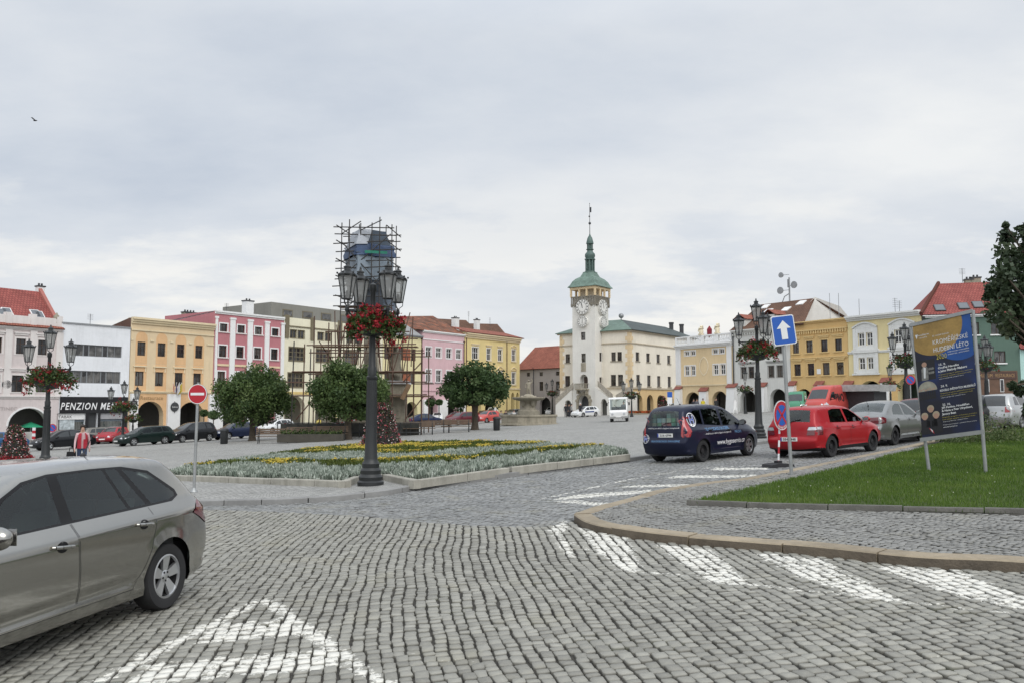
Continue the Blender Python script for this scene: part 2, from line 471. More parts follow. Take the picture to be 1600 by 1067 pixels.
def paint_at(X, Y):
 p = np.zeros(X.shape)
 for q, k in PAINT:
  q = np.array(q); bx = (X > q[:,0].min()-.1) & (X < q[:,0].max()+.1) & (Y > q[:,1].min()-.1) & (Y < q[:,1].max()+.1)
  if not bx.any(): continue
  ii = np.where(bx)[0]; xx, yy = X[ii], Y[ii]
  ins = inside(q, xx, yy); d = seg_dist(np.r_[q, q[:1]], xx, yy)
  s = np.where(ins, .5+d/.10, .5-d/.10).clip(0, 1)*k
  p[ii] = np.maximum(p[ii], s)
 return p
def setts(name, cx, cy, ang, a, b, mats, h, tone, parent=None, paint=False, bulge=.005, depth=.03, kind=None):
 n = len(cx)
 t8 = [(.99,-.70),(.99,.70),(.74,.985),(-.74,.985),(-.99,.70),(-.99,-.70),(-.74,-.985),(.74,-.985)]
 ox = np.array([p[0] for p in t8]); oy = np.array([p[1] for p in t8])
 ca, sa = np.cos(ang)[:,None], np.sin(ang)[:,None]
 jx = 1+nprng.normal(0, .06, (n, 8)); jy = 1+nprng.normal(0, .06, (n, 8))
 lvl = nprng.normal(0, .0032, n)[:,None]; tx = nprng.normal(0, .035, n)[:,None]; ty = nprng.normal(0, .035, n)[:,None]
 rings = []
 for s, z in ((1.0, -depth), (.985, -.007), (.90, 0.0)):
  lx = ox*a[:,None]*s*jx; ly = oy*b[:,None]*s*jy
  X = cx[:,None]+lx*ca-ly*sa; Y = cy[:,None]+lx*sa+ly*ca
  Z = gza(X, Y)+h+z+lvl+lx*tx+ly*ty
  rings.append(np.stack([X, Y, Z], -1))
 C = np.stack([cx, cy, gza(cx, cy)+h+bulge*.5+lvl[:,0]], -1)[:,None,:]
 V = np.concatenate(rings+[C], 1)          # n,25,3
 base = (np.arange(n)*25)[:,None,None]
 f = []
 for k in (0, 8):
  for i in range(8):
   j = (i+1) % 8
   f += [(k+i, k+j, k+8+j), (k+i, k+8+j, k+8+i)]
 for i in range(8): f.append((16+i, 16+(i+1) % 8, 24))
 F = (np.array(f)[None]+base).reshape(-1, 3)
 V = V.reshape(-1, 3)
 attrs = {'tone': ('POINT', np.repeat(tone, 25)), 'rim': ('POINT', np.tile(np.r_[np.full(8, 1.0), np.full(8, .46), np.full(8, .02), 0], n))}
 if paint:
  p = paint_at(V[:,0], V[:,1]); p += np.repeat(nprng.normal(0, .10, n), 25)*(p > .02)
  attrs['paint'] = ('POINT', p)
 o = np_mesh(name, V, F, mats, parent, attrs, smooth=True)
 if kind: o['kind'] = kind
 return o
def seen(X, Y, h=0, mx=420, my=1230):
 Z = gza(X, Y)+h-CAMZ; c, s = math.cos(PITCH), math.sin(PITCH)
 d = Y*c+Z*s; up = -Y*s+Z*c
 px = 800+FPX*X/np.maximum(d, .1); py = 533.5-FPX*up/np.maximum(d, .1)
 return (d > 1) & (px > -mx) & (px < 1600+mx) & (py < my)
def stone_mat(name, stops, rough=.55, paint=True):
 t = NT(name); b = t.b; b.inputs['Specular IOR Level'].default_value = .45
 co = t.coord('Object'); tone = t.attr('tone')
 n1 = t.noise(co, .55, 4); n2 = t.noise(co, 26, 5, .7); n3 = t.noise(co, 140, 2)
 f = t.math('ADD', t.math('MULTIPLY', tone, .22), t.math('ADD', t.math('MULTIPLY', n1, .26), t.math('ADD', t.math('MULTIPLY', n2, .34), t.math('MULTIPLY', n3, .18))))
 c = t.ramp(f, stops)
 c = t.mix(t.ramp(t.noise(co, 1.1, 4, .6), [(.56, (0,)*3), (.72, (.35,)*3)]), c, (.235, .215, .14))
 if paint:
  p = t.attr('paint'); w = t.noise(co, 17, 6, .72); w2 = t.noise(co, 2.2, 3)
  wc = t.math('MULTIPLY', t.math('SUBTRACT', w, .36), 3.4, clamp=True); k = t.math('SUBTRACT', t.math('ADD', p, t.math('ADD', t.math('MULTIPLY', wc, 1.0), t.math('MULTIPLY', w2, 1.0))), 1.53)
  k = t.math('MULTIPLY', k, 4.0, clamp=True)
  c = t.mix(t.math('MULTIPLY', k, .93), c, (.70, .685, .625))
 c = t.mix(t.math('MULTIPLY', t.attr('rim'), .92), c, t.ramp(t.noise(co, .9, 5, .65), [(.42, (.040,.037,.031)), (.56, (.052,.047,.036)), (.66, (.048,.056,.022)), (.74, (.10,.092,.075))]))
 t.l(c, b.inputs['Base Color'])
 t.l(t.ramp(n2, [(.3, (rough-.13,)*3), (.7, (rough+.2,)*3)]), b.inputs['Roughness'])
 t.bump(n2, .25, .006)
 return t.m
m_sett = stone_mat('granite_setts', [(.25,(.12,.116,.10)), (.42,(.22,.214,.187)), (.58,(.285,.278,.243)), (.78,(.385,.375,.33))])
m_sett_blue = stone_mat('basalt_setts', [(.25,(.115,.12,.122)), (.42,(.18,.183,.18)), (.58,(.24,.243,.238)), (.78,(.32,.322,.312))])
m_mosaic = stone_mat('pavement_mosaic', [(.25,(.118,.117,.11)), (.42,(.178,.176,.165)), (.58,(.232,.23,.216)), (.78,(.315,.312,.292))], paint=False)
edge_B = smooth_line([G(*q) for q in [(120,800),(300,796),(420,799),(560,806),(700,818),(800,822),(880,818),(930,800)]], .2)
polyB = np.r_[edge_B, [[isl_line[60][0]+1.0, isl_line[60][1]]], [[30, 40], [-30, 40], [-30, edge_B[0][1]]]]
def keep_road(X, Y):
 return ~inside(pz_poly, X, Y) & ~inside(isl_poly, X, Y)
PX, PY, PA, PAa, PBb = [], [], [], [], []
c_ = -13.0
while c_ < 19:
 w = .112+rnd.uniform(-.009, .009); y_ = 3.4+rnd.random()*.1; arr = []
 while y_ < 21:
  l = rnd.choice((rnd.uniform(.085, .12), rnd.uniform(.11, .155))); arr.append((y_+l/2, l)); y_ += l
 arr = np.array(arr); q = arr[:,0]; cc = c_+w/2
 off = -.11*(q-7)+.10*np.sin(q*.55+cc*.35)+.018*np.sin(q*1.7+cc*.8)+.008*np.sin(q*4.1+cc*3); d_ = -.11+.055*np.cos(q*.55+cc*.35)+.03*np.cos(q*1.7+cc*.8)
 PX.append(cc+off+nprng.normal(0, .005, len(q))); PY.append(q); PA.append(math.pi/2-np.arctan(d_)+nprng.normal(0, .03, len(q)))
 PAa.append(arr[:,1]/2-.0058); PBb.append(np.full(len(q), w/2-.0062)*nprng.uniform(.95, 1.0, len(q))); c_ += w
X, Y, A, aa, bb = map(np.concatenate, (PX, PY, PA, PAa, PBb))
k = seen(X, Y) & keep_road(X, Y) & ~inside(polyB, X, Y)
X, Y, A, aa, bb = X[k], Y[k], A[k], aa[k], bb[k]
setts('road', X, Y, A, aa, bb, m_sett, 0.0, nprng.random(len(X)), paint=True, kind='structure')
d0 = np.array(G(650,765)[:2]); d1 = np.array(G(1180,694)[:2]); dv = (d1-d0)/np.hypot(*(d1-d0)); nv = np.array((-dv[1], dv[0]))
PX, PY, PAa, PBb = [], [], [], []
s = -16.0
while s < 17:
 w = .115+rnd.uniform(-.008, .008); q = -16.0
 arr = []
 while q < 12:
  l = rnd.uniform(.10, .16); arr.append((q+l/2, l)); q += l
 arr = np.array(arr); wob = .05*np.sin(arr[:,0]*1.3+s*.15)+.02*np.sin(arr[:,0]*4+s)
 ss = s+w/2+wob
 PX.append(d0[0]+dv[0]*ss+nv[0]*arr[:,0]); PY.append(d0[1]+dv[1]*ss+nv[1]*arr[:,0])
 PAa.append(arr[:,1]/2-.009); PBb.append(np.full(len(arr), w/2-.0075)); s += w
X, Y, aa, bb = map(np.concatenate, (PX, PY, PAa, PBb))
k = seen(X, Y) & keep_road(X, Y) & inside(polyB, X, Y) & (Y < 33)
X, Y, aa, bb = X[k], Y[k], aa[k], bb[k]
setts('branch_road', X, Y, np.full(len(X), math.atan2(nv[1], nv[0])), aa, bb, m_sett_blue, 0.0, nprng.random(len(X)), paint=True, kind='structure')
m_bed = mat('sand_bed', (.042,.039,.033), .95, var=.7, scale=2.4, bump=.5)
sheet('road_bed', np.array([(-9,4),(14,4),(14,19),(11,33),(16,33),(30,40),(-1,24),(-13,20)])[[0,1,2,3,6,7]], -.022, m_bed)
def inset(line, d):
 t = np.gradient(line, axis=0); t /= np.hypot(t[:,0], t[:,1])[:,None]
 return line+np.c_[-t[:,1], t[:,0]]*d
def kerb(name, line, w, h, m, seg=1.3, side=1, z0=-.05, face=None):
 mb = MB(); inner = inset(line, w*side); L = np.r_[0, np.cumsum(np.hypot(*np.diff(line, axis=0).T))]
 i = 0
 while i < len(line)-2:
  ln = seg*rnd.uniform(.8, 1.2); j = i
  while j < len(line)-1 and L[j]-L[i] < ln: j += 1
  if j-i < 2: break
  dz = rnd.uniform(-.006, .006); g = .09
  prof = []
  for k in range(i, j+1):
   o_, n_ = line[k], inner[k]
   if k == i: o_, n_ = o_+(line[k+1]-o_)*g, n_+(inner[k+1]-n_)*g
   if k == j: o_, n_ = o_+(line[k-1]-o_)*g, n_+(inner[k-1]-n_)*g
   e = (n_-o_)*.07
   zz = gz(*o_)
   prof.append([(o_[0], o_[1], zz+z0), (o_[0], o_[1], zz+h-.016+dz), (o_[0]+e[0], o_[1]+e[1], zz+h+dz), (n_[0]-e[0]*.5, n_[1]-e[1]*.5, gz(*n_)+h+dz), (n_[0], n_[1], gz(*n_)+h-.012+dz), (n_[0], n_[1], gz(*n_)+z0)])
  vs = [p for q in prof for p in q]; n6 = 6; fs = []
  for a in range(len(prof)-1):
   for b in range(5): fs.append((a*n6+b, a*n6+b+1, (a+1)*n6+b+1, (a+1)*n6+b))
  nf0 = len(mb.f)
  fs += [tuple(range(6)), tuple((len(prof)-1)*6+b for b in range(5, -1, -1))]
  mb.add(vs, fs); i = j
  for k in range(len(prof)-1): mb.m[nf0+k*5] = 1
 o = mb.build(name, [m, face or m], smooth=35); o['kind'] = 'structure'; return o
m_kerb = mat('granite_kerb', (.285,.235,.165), .75, var=.3, scale=1.3, bump=.35, bscale=60, streak=.2)
m_kerb2 = mat('grey_kerb', (.23,.228,.222), .75, var=.2, scale=1.6, bump=.35, bscale=60)
def side_of(line, poly):
 t = inset(line, .3)[len(line)//2]; return 1 if inside(poly, np.array([t[0]]), np.array([t[1]]))[0] else -1
sI, sP = side_of(isl_line, isl_poly), side_of(pz_line, pz_poly)
kerb('kerb', isl_line, .27, KERB_H, m_kerb, side=sI, face=mat('grimy_shaded_kerb_face', (.115,.092,.066), .7, var=.4, scale=2.2, bump=.4, bscale=40))  # road-side face darker: grime and low shade both put into its colour
kerb('kerb', pz_line, .2, .115, m_kerb2, side=sP, seg=1.0)
isl_in = np.r_[inset(isl_line, .25*sI), [[60, 60], [60, 4]]]
sheet('pavement_bed', isl_in, .07, m_dirt)
lawn_line_px = [(1072,788,.1),(1200,793,.1),(1350,797,.1),(1600,803,.1),(2000,816,.1)]
lawn_up_px = [(2000,640,.1),(1640,662,.1),(1540,679,.1),(1450,697,.1),(1405,708,.1),(1330,727,.1),(1262,742,.1),(1200,757,.1),(1130,772,.1),(1095,781,.1)]
lawn_edge = [G(*q)[:2] for q in lawn_line_px]
lawn_up = [G(*q)[:2] for q in lawn_up_px]
lawn_poly = np.array([tuple(p) for p in lawn_edge+lawn_up])
PX, PY, PAa, PT = [], [], [], []
ux = np.array((.93, .37)); uy = np.array((-.37, .93)); Wf = 1.15; Rf = .82
for ci in range(-8, 30):
 for ki in range(-60, 260):
  c0 = np.array((1.0, 6.5))+ux*(ci*Wf)+uy*(ki*.088)
  if not (-1 < c0[0] < 26 and 5 < c0[1] < 26): continue
  half = math.asin(Wf/2/Rf)
  n = int(2*half*Rf/.092)
  th = np.linspace(-half, half, n, endpoint=False)+half/n
  q = c0+np.outer(np.sin(th)*Rf, ux)+np.outer((np.cos(th)-1)*Rf, uy)
  PX.append(q[:,0]); PY.append(q[:,1]); PAa.append(math.atan2(ux[1], ux[0])-th)
X, Y, A = map(np.concatenate, (PX, PY, PAa)); X = X+nprng.normal(0, .004, len(X)); Y = Y+nprng.normal(0, .004, len(X))
k = seen(X, Y) & inside(isl_in, X, Y) & ~inside(lawn_poly, X, Y) & (Y < 25)
X, Y, A = X[k], Y[k], A[k]
sz = nprng.uniform(.035, .041, len(X))
setts('pavement', X, Y, A, sz, np.full(len(X), .0375), m_mosaic, .095, nprng.random(len(X)), bulge=.006, depth=.015, kind='structure')
m_soil = mat('lawn_soil', (.05,.072,.015), .95, var=.4, scale=3, bump=.5)
sheet('lawn', lawn_poly, .11, m_soil)
mb = MB()
el = smooth_line(lawn_edge, .1)
kerb('lawn_edging', el, .10, .17, mat('edging_stone', (.115,.11,.098), .85, var=.3, scale=4, bump=.4), seg=1.0, side=-1 if inside(lawn_poly, *[np.array([v]) for v in inset(el, -.3)[40]])[0] else 1, z0=.04)
m_grass = foliage_mat('grass', [(.046,.092,.012), (.085,.152,.022), (.135,.205,.036), (.21,.25,.08)], .55, .3)
def blades(name, X, Y, h, hgt, wid, m, tone, lean=.45):
 n = len(X); an = nprng.uniform(0, 2*np.pi, n); la = nprng.uniform(0, 2*np.pi, n); le = np.abs(nprng.normal(0, lean, n))*hgt
 Z = gza(X, Y)+h
 wx, wy = np.cos(an)*wid/2, np.sin(an)*wid/2
 lx, ly = np.cos(la)*le, np.sin(la)*le
 b0 = np.stack([X-wx, Y-wy, Z], -1); b1 = np.stack([X+wx, Y+wy, Z], -1)
 m0 = np.stack([X-wx*.7+lx*.35, Y-wy*.7+ly*.35, Z+hgt*.6], -1); m1 = np.stack([X+wx*.7+lx*.35, Y+wy*.7+ly*.35, Z+hgt*.6], -1)
 t0 = np.stack([X+lx, Y+ly, Z+hgt*np.sqrt(np.maximum(.1, 1-(le/hgt)**2*.5))], -1)
 V = np.stack([b0, b1, m0, m1, t0], 1).reshape(-1, 3)
 base = (np.arange(n)*5)[:,None,None]
 F = (np.array([(0,1,3),(0,3,2),(2,3,4)])[None]+base).reshape(-1, 3)
 return np_mesh(name, V, F, m, None, {'tone': ('POINT', np.repeat(tone, 5))})
N = 730000
X = nprng.uniform(2, 30, N); Y = nprng.uniform(9, 34, N)
k = inside(lawn_poly, X, Y) & seen(X, Y)
X, Y = X[k], Y[k]
den = np.clip(16/np.maximum(Y, 1), .25, 1)
k = nprng.random(len(X)) < den; X, Y = X[k], Y[k]
def vnoise(X, Y, s, seed):        # smooth value noise
 g = np.random.default_rng(seed).random((64, 64)); x, y = X/s, Y/s; i, j = np.floor(x).astype(int), np.floor(y).astype(int); u, v = x-i, y-j
 u, v = u*u*(3-2*u), v*v*(3-2*v); q = lambda a, b: g[a % 64, b % 64]
 return (q(i, j)*(1-u)+q(i+1, j)*u)*(1-v)+(q(i, j+1)*(1-u)+q(i+1, j+1)*u)*v
pat = vnoise(X, Y, 1.1, 3)*.6+vnoise(X, Y, .3, 4)*.4
hg = nprng.uniform(.035, .075, len(X))*(.6+pat)
o = blades('grass', X, Y, .11, hg, np.clip(Y*.0006, .006, .02), m_grass, np.clip(pat*.75+nprng.normal(0, .14, len(X)), 0, 1))
tag(o, 'short green lawn grass round the poster board', 'grass', kind='stuff')
mb = MB()
ii = nprng.choice(len(X), 150, replace=False)
for i in ii:
 if pat[i] > .42: mb.ball((X[i], Y[i], gz(X[i], Y[i])+.11+hg[i]*.95), .008, n=5, m=4)
tag(mb.build('clover', mat('clover_white', (.55,.56,.45), .8), recalc=False), 'small white clover heads scattered in the lawn', 'clover', kind='stuff')
bed_px = [(255,749,.1),(540,761,.1),(563,752,.1),(598,749,.1),(646,760,.1),(800,738,.1),(985,716,.1)]
bed_front = [np.array(G(*q)[:2]) for q in bed_px]
bed_back = [np.array(G(*q)[:2]) for q in [(960,706,.1),(860,699,.1),(740,695.5,.1),(600,697,.1),(480,708,.1),(380,723,.1),(290,737,.1)]]
bed_poly = np.array(bed_front+bed_back)
sheet('bed_soil', bed_poly, .13, mat('garden_soil', (.045,.034,.024), .95, var=.4, scale=5, bump=.6))
m_bedkerb = mat('bed_kerb_stone', (.33,.315,.27), .8, var=.25, scale=2, bump=.3, streak=.3)
for a, b in zip(bed_front[:-1], bed_front[1:]):
 d = b-a; ln = np.hypot(*d); n = max(2, int(ln/.1)); line = a+np.outer(np.linspace(0, 1, n+1), d)
 kerb('bed_kerb', line, .17, .24, m_bedkerb, seg=1.6, side=1, z0=.05)
def tufts(name, X, Y, h, m, nl, ln, wd, tone, spread=.8, up=(.5, 1.0)):
 """rosettes of small leaves"""
 n = len(X); rep = np.repeat(np.arange(n), nl); k = len(rep)
 az = nprng.uniform(0, 2*np.pi, k); el = nprng.uniform(*up, k)*np.pi/2; l = ln*nprng.uniform(.6, 1.2, k)
 r0 = nprng.uniform(0, spread*ln*.6, k); a0 = nprng.uniform(0, 2*np.pi, k)
 bx, by = X[rep]+np.cos(a0)*r0, Y[rep]+np.sin(a0)*r0; bz = gza(bx, by)+(h[rep] if hasattr(h, '__len__') else h)
 dx, dy, dz = np.cos(az)*np.cos(el), np.sin(az)*np.cos(el), np.sin(el)
 sx, sy = -np.sin(az)*wd/2, np.cos(az)*wd/2
 b = np.stack([bx, by, bz], -1); d = np.stack([dx, dy, dz], -1)*l[:,None]; s = np.stack([sx, sy, np.zeros(k)], -1)
 V = np.stack([b-s*.3, b+s*.3, b+d*.6+s, b+d-np.array([0,0,.02]), b+d*.6-s], 1).reshape(-1, 3)
 F = (np.array([(0,1,2),(0,2,4),(4,2,3)])[None]+(np.arange(k)*5)[:,None,None]).reshape(-1, 3)
 tn = np.clip(tone[rep]+nprng.normal(0, .18, k), 0, 1)
 return np_mesh(name, V, F, m, None, {'tone': ('POINT', np.repeat(tn, 5))})
N = 16000
bx0, by0 = bed_poly.min(0); bx1, by1 = bed_poly.max(0)
X = nprng.uniform(bx0, bx1, N); Y = nprng.uniform(by0, by1, N)
dF = seg_dist(bed_front, X, Y)
k = inside(bed_poly, X, Y) & (dF > .28); X, Y, dF = X[k], Y[k], dF[k]
dF = dF+(vnoise(X, Y, 1.5, 9)-.5)*1.8
silver = (dF < 3.3) | ((dF > 4.7) & (dF < 8.3)); marig = ~silver
m_silver = foliage_mat('silver_leaf', [(.11,.14,.108), (.22,.26,.212), (.37,.41,.35), (.54,.57,.51)], .75, .1)
m_mleaf = foliage_mat('marigold_leaf', [(.035,.055,.012), (.075,.10,.018), (.13,.155,.03)], .6, .2)
m_yellow = foliage_mat('marigold_flower', [(.40,.24,.012), (.52,.40,.04), (.60,.51,.11)], .6, .1)
o = tufts('silver_foliage', X[silver], Y[silver], .12+.10*nprng.random(silver.sum()), m_silver, 22, .19, .038, .25+.5*nprng.random(silver.sum()))
tag(o, 'silver grey cineraria plants edging the raised flower bed', 'bedding plants', kind='stuff')
o = tufts('marigold_foliage', X[marig], Y[marig], .13+.1*nprng.random(marig.sum()), m_mleaf, 18, .20, .045, .2+.6*nprng.random(marig.sum()))
tag(o, 'olive green marigold foliage in the middle of the flower bed', 'bedding plants', kind='stuff')
mx, my = np.repeat(X[marig], 2), np.repeat(Y[marig], 2); mx = mx+nprng.normal(0, .13, len(mx)); my = my+nprng.normal(0, .13, len(my))
k = (vnoise(mx, my, 1.1, 21) > .57) & inside(bed_poly, mx, my); mx, my = mx[k], my[k]
o = tufts('marigold_flowers', mx, my, .33+.08*nprng.random(len(mx)), m_yellow, 6, .042, .040, .2+.7*nprng.random(len(mx)), .4, (-.1, .5))
tag(o, 'yellow marigold blossoms in bands across the flower bed', 'flowers', kind='stuff')
class Frame:
 """a facade: origin at its left foot, local x along it, local y into the house"""
 def __init__(s, o, d):
  s.o = Vector((o[0], o[1], 0)); s.d = Vector((d[0], d[1], 0)).normalized(); s.n = Vector((-s.d.y, s.d.x, 0))
  s.z0 = gz(o[0], o[1])
  s.o.z = s.z0; s.rz = math.atan2(s.d.y, s.d.x)
 def loc(s, px, py, yo=0.0):
  r = ray(px, py); c = Vector((0, 0, CAMZ)); t = (s.o + s.n*yo - c).dot(s.n)/r.dot(s.n); p = c+r*t
  return (p-s.o).dot(s.d), p.z-s.z0
 def locx(s, px, py, xo):
  r = ray(px, py); c = Vector((0, 0, CAMZ)); t = (s.o + s.d*xo - c).dot(s.d)/r.dot(s.d); p = c+r*t
  return (p-s.o).dot(s.n), p.z-s.z0
def on_line(pt, d, px):
 u = ray(px, 533.5); u = u.x/u.y
 t = (u*pt[1]-pt[0])/(d[0]-u*d[1]); return (pt[0]+d[0]*t, pt[1]+d[1]*t)
LP, LD = (-33.4, 80.5), (.575, .818)
RP, RD = (36.6, 78.0), (.566, -.826)
m_pane = pane_glass()
m_pane_curtain = pane_glass('curtained_glass', (.10, .098, .095), .6)
m_white = mat('white_paintwork', (.74, .74, .73), .6, var=.05)
m_brown = mat('brown_woodwork', (.055, .034, .024), .55, var=.2)
m_dkgrey = mat('dark_metal', (.045, .047, .05), .5, var=.2)
m_zinc = mat('zinc_flashing', (.30, .31, .32), .45, metal=.4, var=.15)
m_copper = mat('verdigris_copper', phc(94,114,104), .6, var=.35, scale=1.3, bump=.15, streak=.35)
m_copper_dark = mat('weathered_copper', (.04, .055, .052), .6, var=.4, scale=.8, streak=.3)
m_stone = mat('weathered_stone', (.30, .27, .21), .9, var=.3, scale=2.2, bump=.4, bscale=18, streak=.35)
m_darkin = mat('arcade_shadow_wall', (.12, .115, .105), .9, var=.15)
m_tile_red = brickmat('red_roof_tiles', phc(138,84,70), phc(150,94,78), (.10,.035,.025), .22, .30, .03)
m_tile_new = brickmat('new_red_tiles', phc(132,72,67), phc(143,82,75), (.12,.03,.028), .25, .32, .025)
m_tile_brown = brickmat('brown_roof_tiles', (.14,.075,.05), (.19,.10,.065), (.05,.03,.022), .22, .30, .03)
m_tile_old = brickmat('mixed_old_tiles', (.30,.11,.06), (.15,.085,.06), (.06,.04,.03), .5, .45, .03, var=.6)
m_lift = {}
def arch_pts(x0, x1, zs, zt, n=12, z0=-.4):
 """doorway outline with a round or flattened head"""
 c, rx, rz = (x0+x1)/2, (x1-x0)/2, zt-zs
 return [(x0, z0)]+[(c-rx*math.cos(math.pi*i/n), zs+rz*math.sin(math.pi*i/n)) for i in range(n+1)]+[(x1, z0)]
def rect_pts(x0, x1, z0, z1): return [(x0, z0), (x0, z1), (x1, z1), (x1, z0)]
def wall_mesh(mb, outer, holes, y=0.0, reveals=None, flip=False):
 """upright sheet in the x-z plane with openings; each opening gets reveals of its own depth"""
 pts, edges = [], []
 for lp in [outer]+list(holes):
  b = len(pts); pts += [Vector((x, z)) for x, z in lp]; edges += [(b+i, b+(i+1) % len(lp)) for i in range(len(lp))]
 v2, _, f2, *_r = delaunay_2d_cdt(pts, edges, [], 0, 1e-5)
 c = np.array([[sum(v2[i].x for i in f)/len(f), sum(v2[i].y for i in f)/len(f)] for f in f2])
 ok = inside(outer, c[:,0], c[:,1])
 for h in holes: ok &= ~inside(h, c[:,0], c[:,1])
 mb.add([(p.x, y, p.y) for p in v2], [tuple(f) for f, k in zip(f2, ok) if k])
 for h, dp in zip(holes, reveals or [.2]*len(holes)):
  n = len(h)
  for i in range(n):
   a, b = h[i], h[(i+1) % n]
   mb.poly([(a[0], y, a[1]), (b[0], y, b[1]), (b[0], y+dp, b[1]), (a[0], y+dp, a[1])])
class House:
 def __init__(s, name, label, px0, px1, top, line=(LP, LD), depth=9.0, ztop=None, cat='house'):
  a, b = on_line(*line, px0), on_line(*line, px1)
  s.F = Frame(a, line[1]); s.W = math.hypot(b[0]-a[0], b[1]-a[1]); s.D = depth
  s.H = ztop if ztop else sum(s.F.loc(*q)[1] for q in top)/len(top)
  s.root = thing(name, label, cat, s.F.o, s.F.rz)
  s.holes, s.rev, s.protos = [], [], {}
  s.zb = -1.0
 def x(s, px, yo=0): return s.F.loc(px, 560, yo)[0]
 def z(s, px, py, yo=0): return s.F.loc(px, py, yo)[1]
 def rect(s, pxa, pya, pxb, pyb):
  x0, x1 = s.x(pxa), s.x(pxb); pm = (pxa+pxb)/2
  return x0, x1, s.z(pm, pyb), s.z(pm, pya)
 def window(s, x0, x1, z0, z1, fm=None, nx=2, ny=(.62,), bar=.06, sur=None, sw=.12, sill=None, pm=None, dp=.16, hood=None, key=None, hole=True, extra=None, mull=None):
  fm = fm or m_brown; pm = pm or m_pane
  w, h = x1-x0, z1-z0
  if hole: s.holes.append(rect_pts(x0, x1, z0, z1)); s.rev.append(dp+.05)
  k = (round(w, 2), round(h, 2), key)
  if k in s.protos:
   o = copy_tree(s.protos[k]); o.parent = s.root; o.location = (x0, 0, z0); return o
  mb = MB()
  mb.box(0, bar, dp-.06, dp, 0, h); mb.box(w-bar, w, dp-.06, dp, 0, h); mb.box(bar, w-bar, dp-.06, dp, 0, bar); mb.box(bar, w-bar, dp-.06, dp, h-bar, h)
  mw = mull or bar*.8
  for i in range(1, nx): mb.box(w*i/nx-mw/2, w*i/nx+mw/2, dp-.055, dp-.005, bar, h-bar)
  for q in ny:
   for i in range(nx):
    xa, xb = (bar if i == 0 else w*i/nx+mw/2), (w-bar if i == nx-1 else w*(i+1)/nx-mw/2)
    mb.box(xa, xb, dp-.05, dp-.01, h*q-bar*.35, h*q+bar*.35)
  o = mb.build('window', fm, s.root, loc=(x0, 0, z0))
  MB().poly([(bar*.5, dp-.02, bar*.5), (w-bar*.5, dp-.02, bar*.5), (w-bar*.5, dp-.02, h-bar*.5), (bar*.5, dp-.02, h-bar*.5)]).build('pane', pm, o, recalc=False)
  if sur:
   q = MB(); p = .035
   q.box(-sw, -.002, -p, .05, -sw*.6, h+sw); q.box(w+.002, w+sw, -p, .05, -sw*.6, h+sw); q.box(0, w, -p, .05, h+.002, h+sw)
   if not sill: q.box(0, w, -p, .05, -sw*.6, -.002)
   q.build('surround', sur, o)
  if sill: MB().box(-.1-(sw if sur else 0), w+.1+(sw if sur else 0), -.11, .02, -.12, -.003).build('sill', sill, o)
  if hood:
   kind, hm, lift = hood; q = MB(); a, b = -.22, w+.22
   if kind == 'flat':
    q.box(a, b, -.16, .02, h+lift, h+lift+.10); q.box(a+.08, b-.08, -.09, .02, h+lift-.16, h+lift-.002)
   elif kind == 'label':
    q.box(a, b, -.14, .02, h+lift, h+lift+.12); q.box(a+.04, a+.14, -.08, .02, h+lift-.45, h+lift-.002); q.box(b-.14, b-.04, -.08, .02, h+lift-.45, h+lift-.002)
   else:
    n = 9; up = [(a+(b-a)*i/n, h+lift+(.36 if kind == 'round' else .30)*(math.sin(math.pi*i/n) if kind == 'round' else 1-abs(2*i/n-1))) for i in range(n+1)]
    for (xa, za), (xb, zb) in zip(up[:-1], up[1:]):
     q.add([(xa,-.14,za),(xb,-.14,zb),(xb,.02,zb),(xa,.02,za),(xa,-.14,za+.11),(xb,-.14,zb+.11),(xb,.02,zb+.11),(xa,.02,za+.11)], [(0,1,5,4),(0,3,2,1),(4,5,6,7),(0,4,7,3),(1,2,6,5)])
    q.box(a, b, -.13, .02, h+lift-.10, h+lift-.01)
   q.build('hood_mould', hm, o)
  s.protos[k] = o
  return o
 def wrow(s, xs, ref, **kw):        # a row of like windows: px pairs, one measured top and bottom
  pr, pt, pb = ref; z1, z0 = s.z(pr, pt), s.z(pr, pb)
  ws = [s.x(b)-s.x(a) for a, b in xs]; w = sum(ws)/len(ws)
  r = []
  for a, b in xs:
   c = (s.x(a)+s.x(b))/2; r.append((c-w/2, c+w/2, z0, z1)); s.window(c-w/2, c+w/2, z0, z1, **kw)
  return r
 def arch(s, pxa, pxb, pxt, pyt, flat=.5, dp=.5):
  x0, x1 = s.x(pxa), s.x(pxb); zt = s.z(pxt, pyt); s.holes.append(arch_pts(x0, x1, zt-(x1-x0)*flat, zt)); s.rev.append(dp); return x0, x1, zt
 def wall(s, m, top=None, back=True):
  mb = MB(); W, H, D = s.W, s.H, s.D
  wall_mesh(mb, top or [(0, s.zb), (0, H), (W, H), (W, s.zb)], s.holes, 0, s.rev)
  zl = top[1][1] if top else H; zr = top[-2][1] if top else H
  mb.poly([(0,0,s.zb),(0,0,zl),(0,D,zl),(0,D,s.zb)]); mb.poly([(W,0,s.zb),(W,0,zr),(W,D,zr),(W,D,s.zb)])
  if back: mb.poly([(0,D,s.zb),(0,D,zl),(W,D,zr),(W,D,s.zb)])
  s.wallo = mb.build('wall', m, s.root, recalc=False)
  return s.wallo
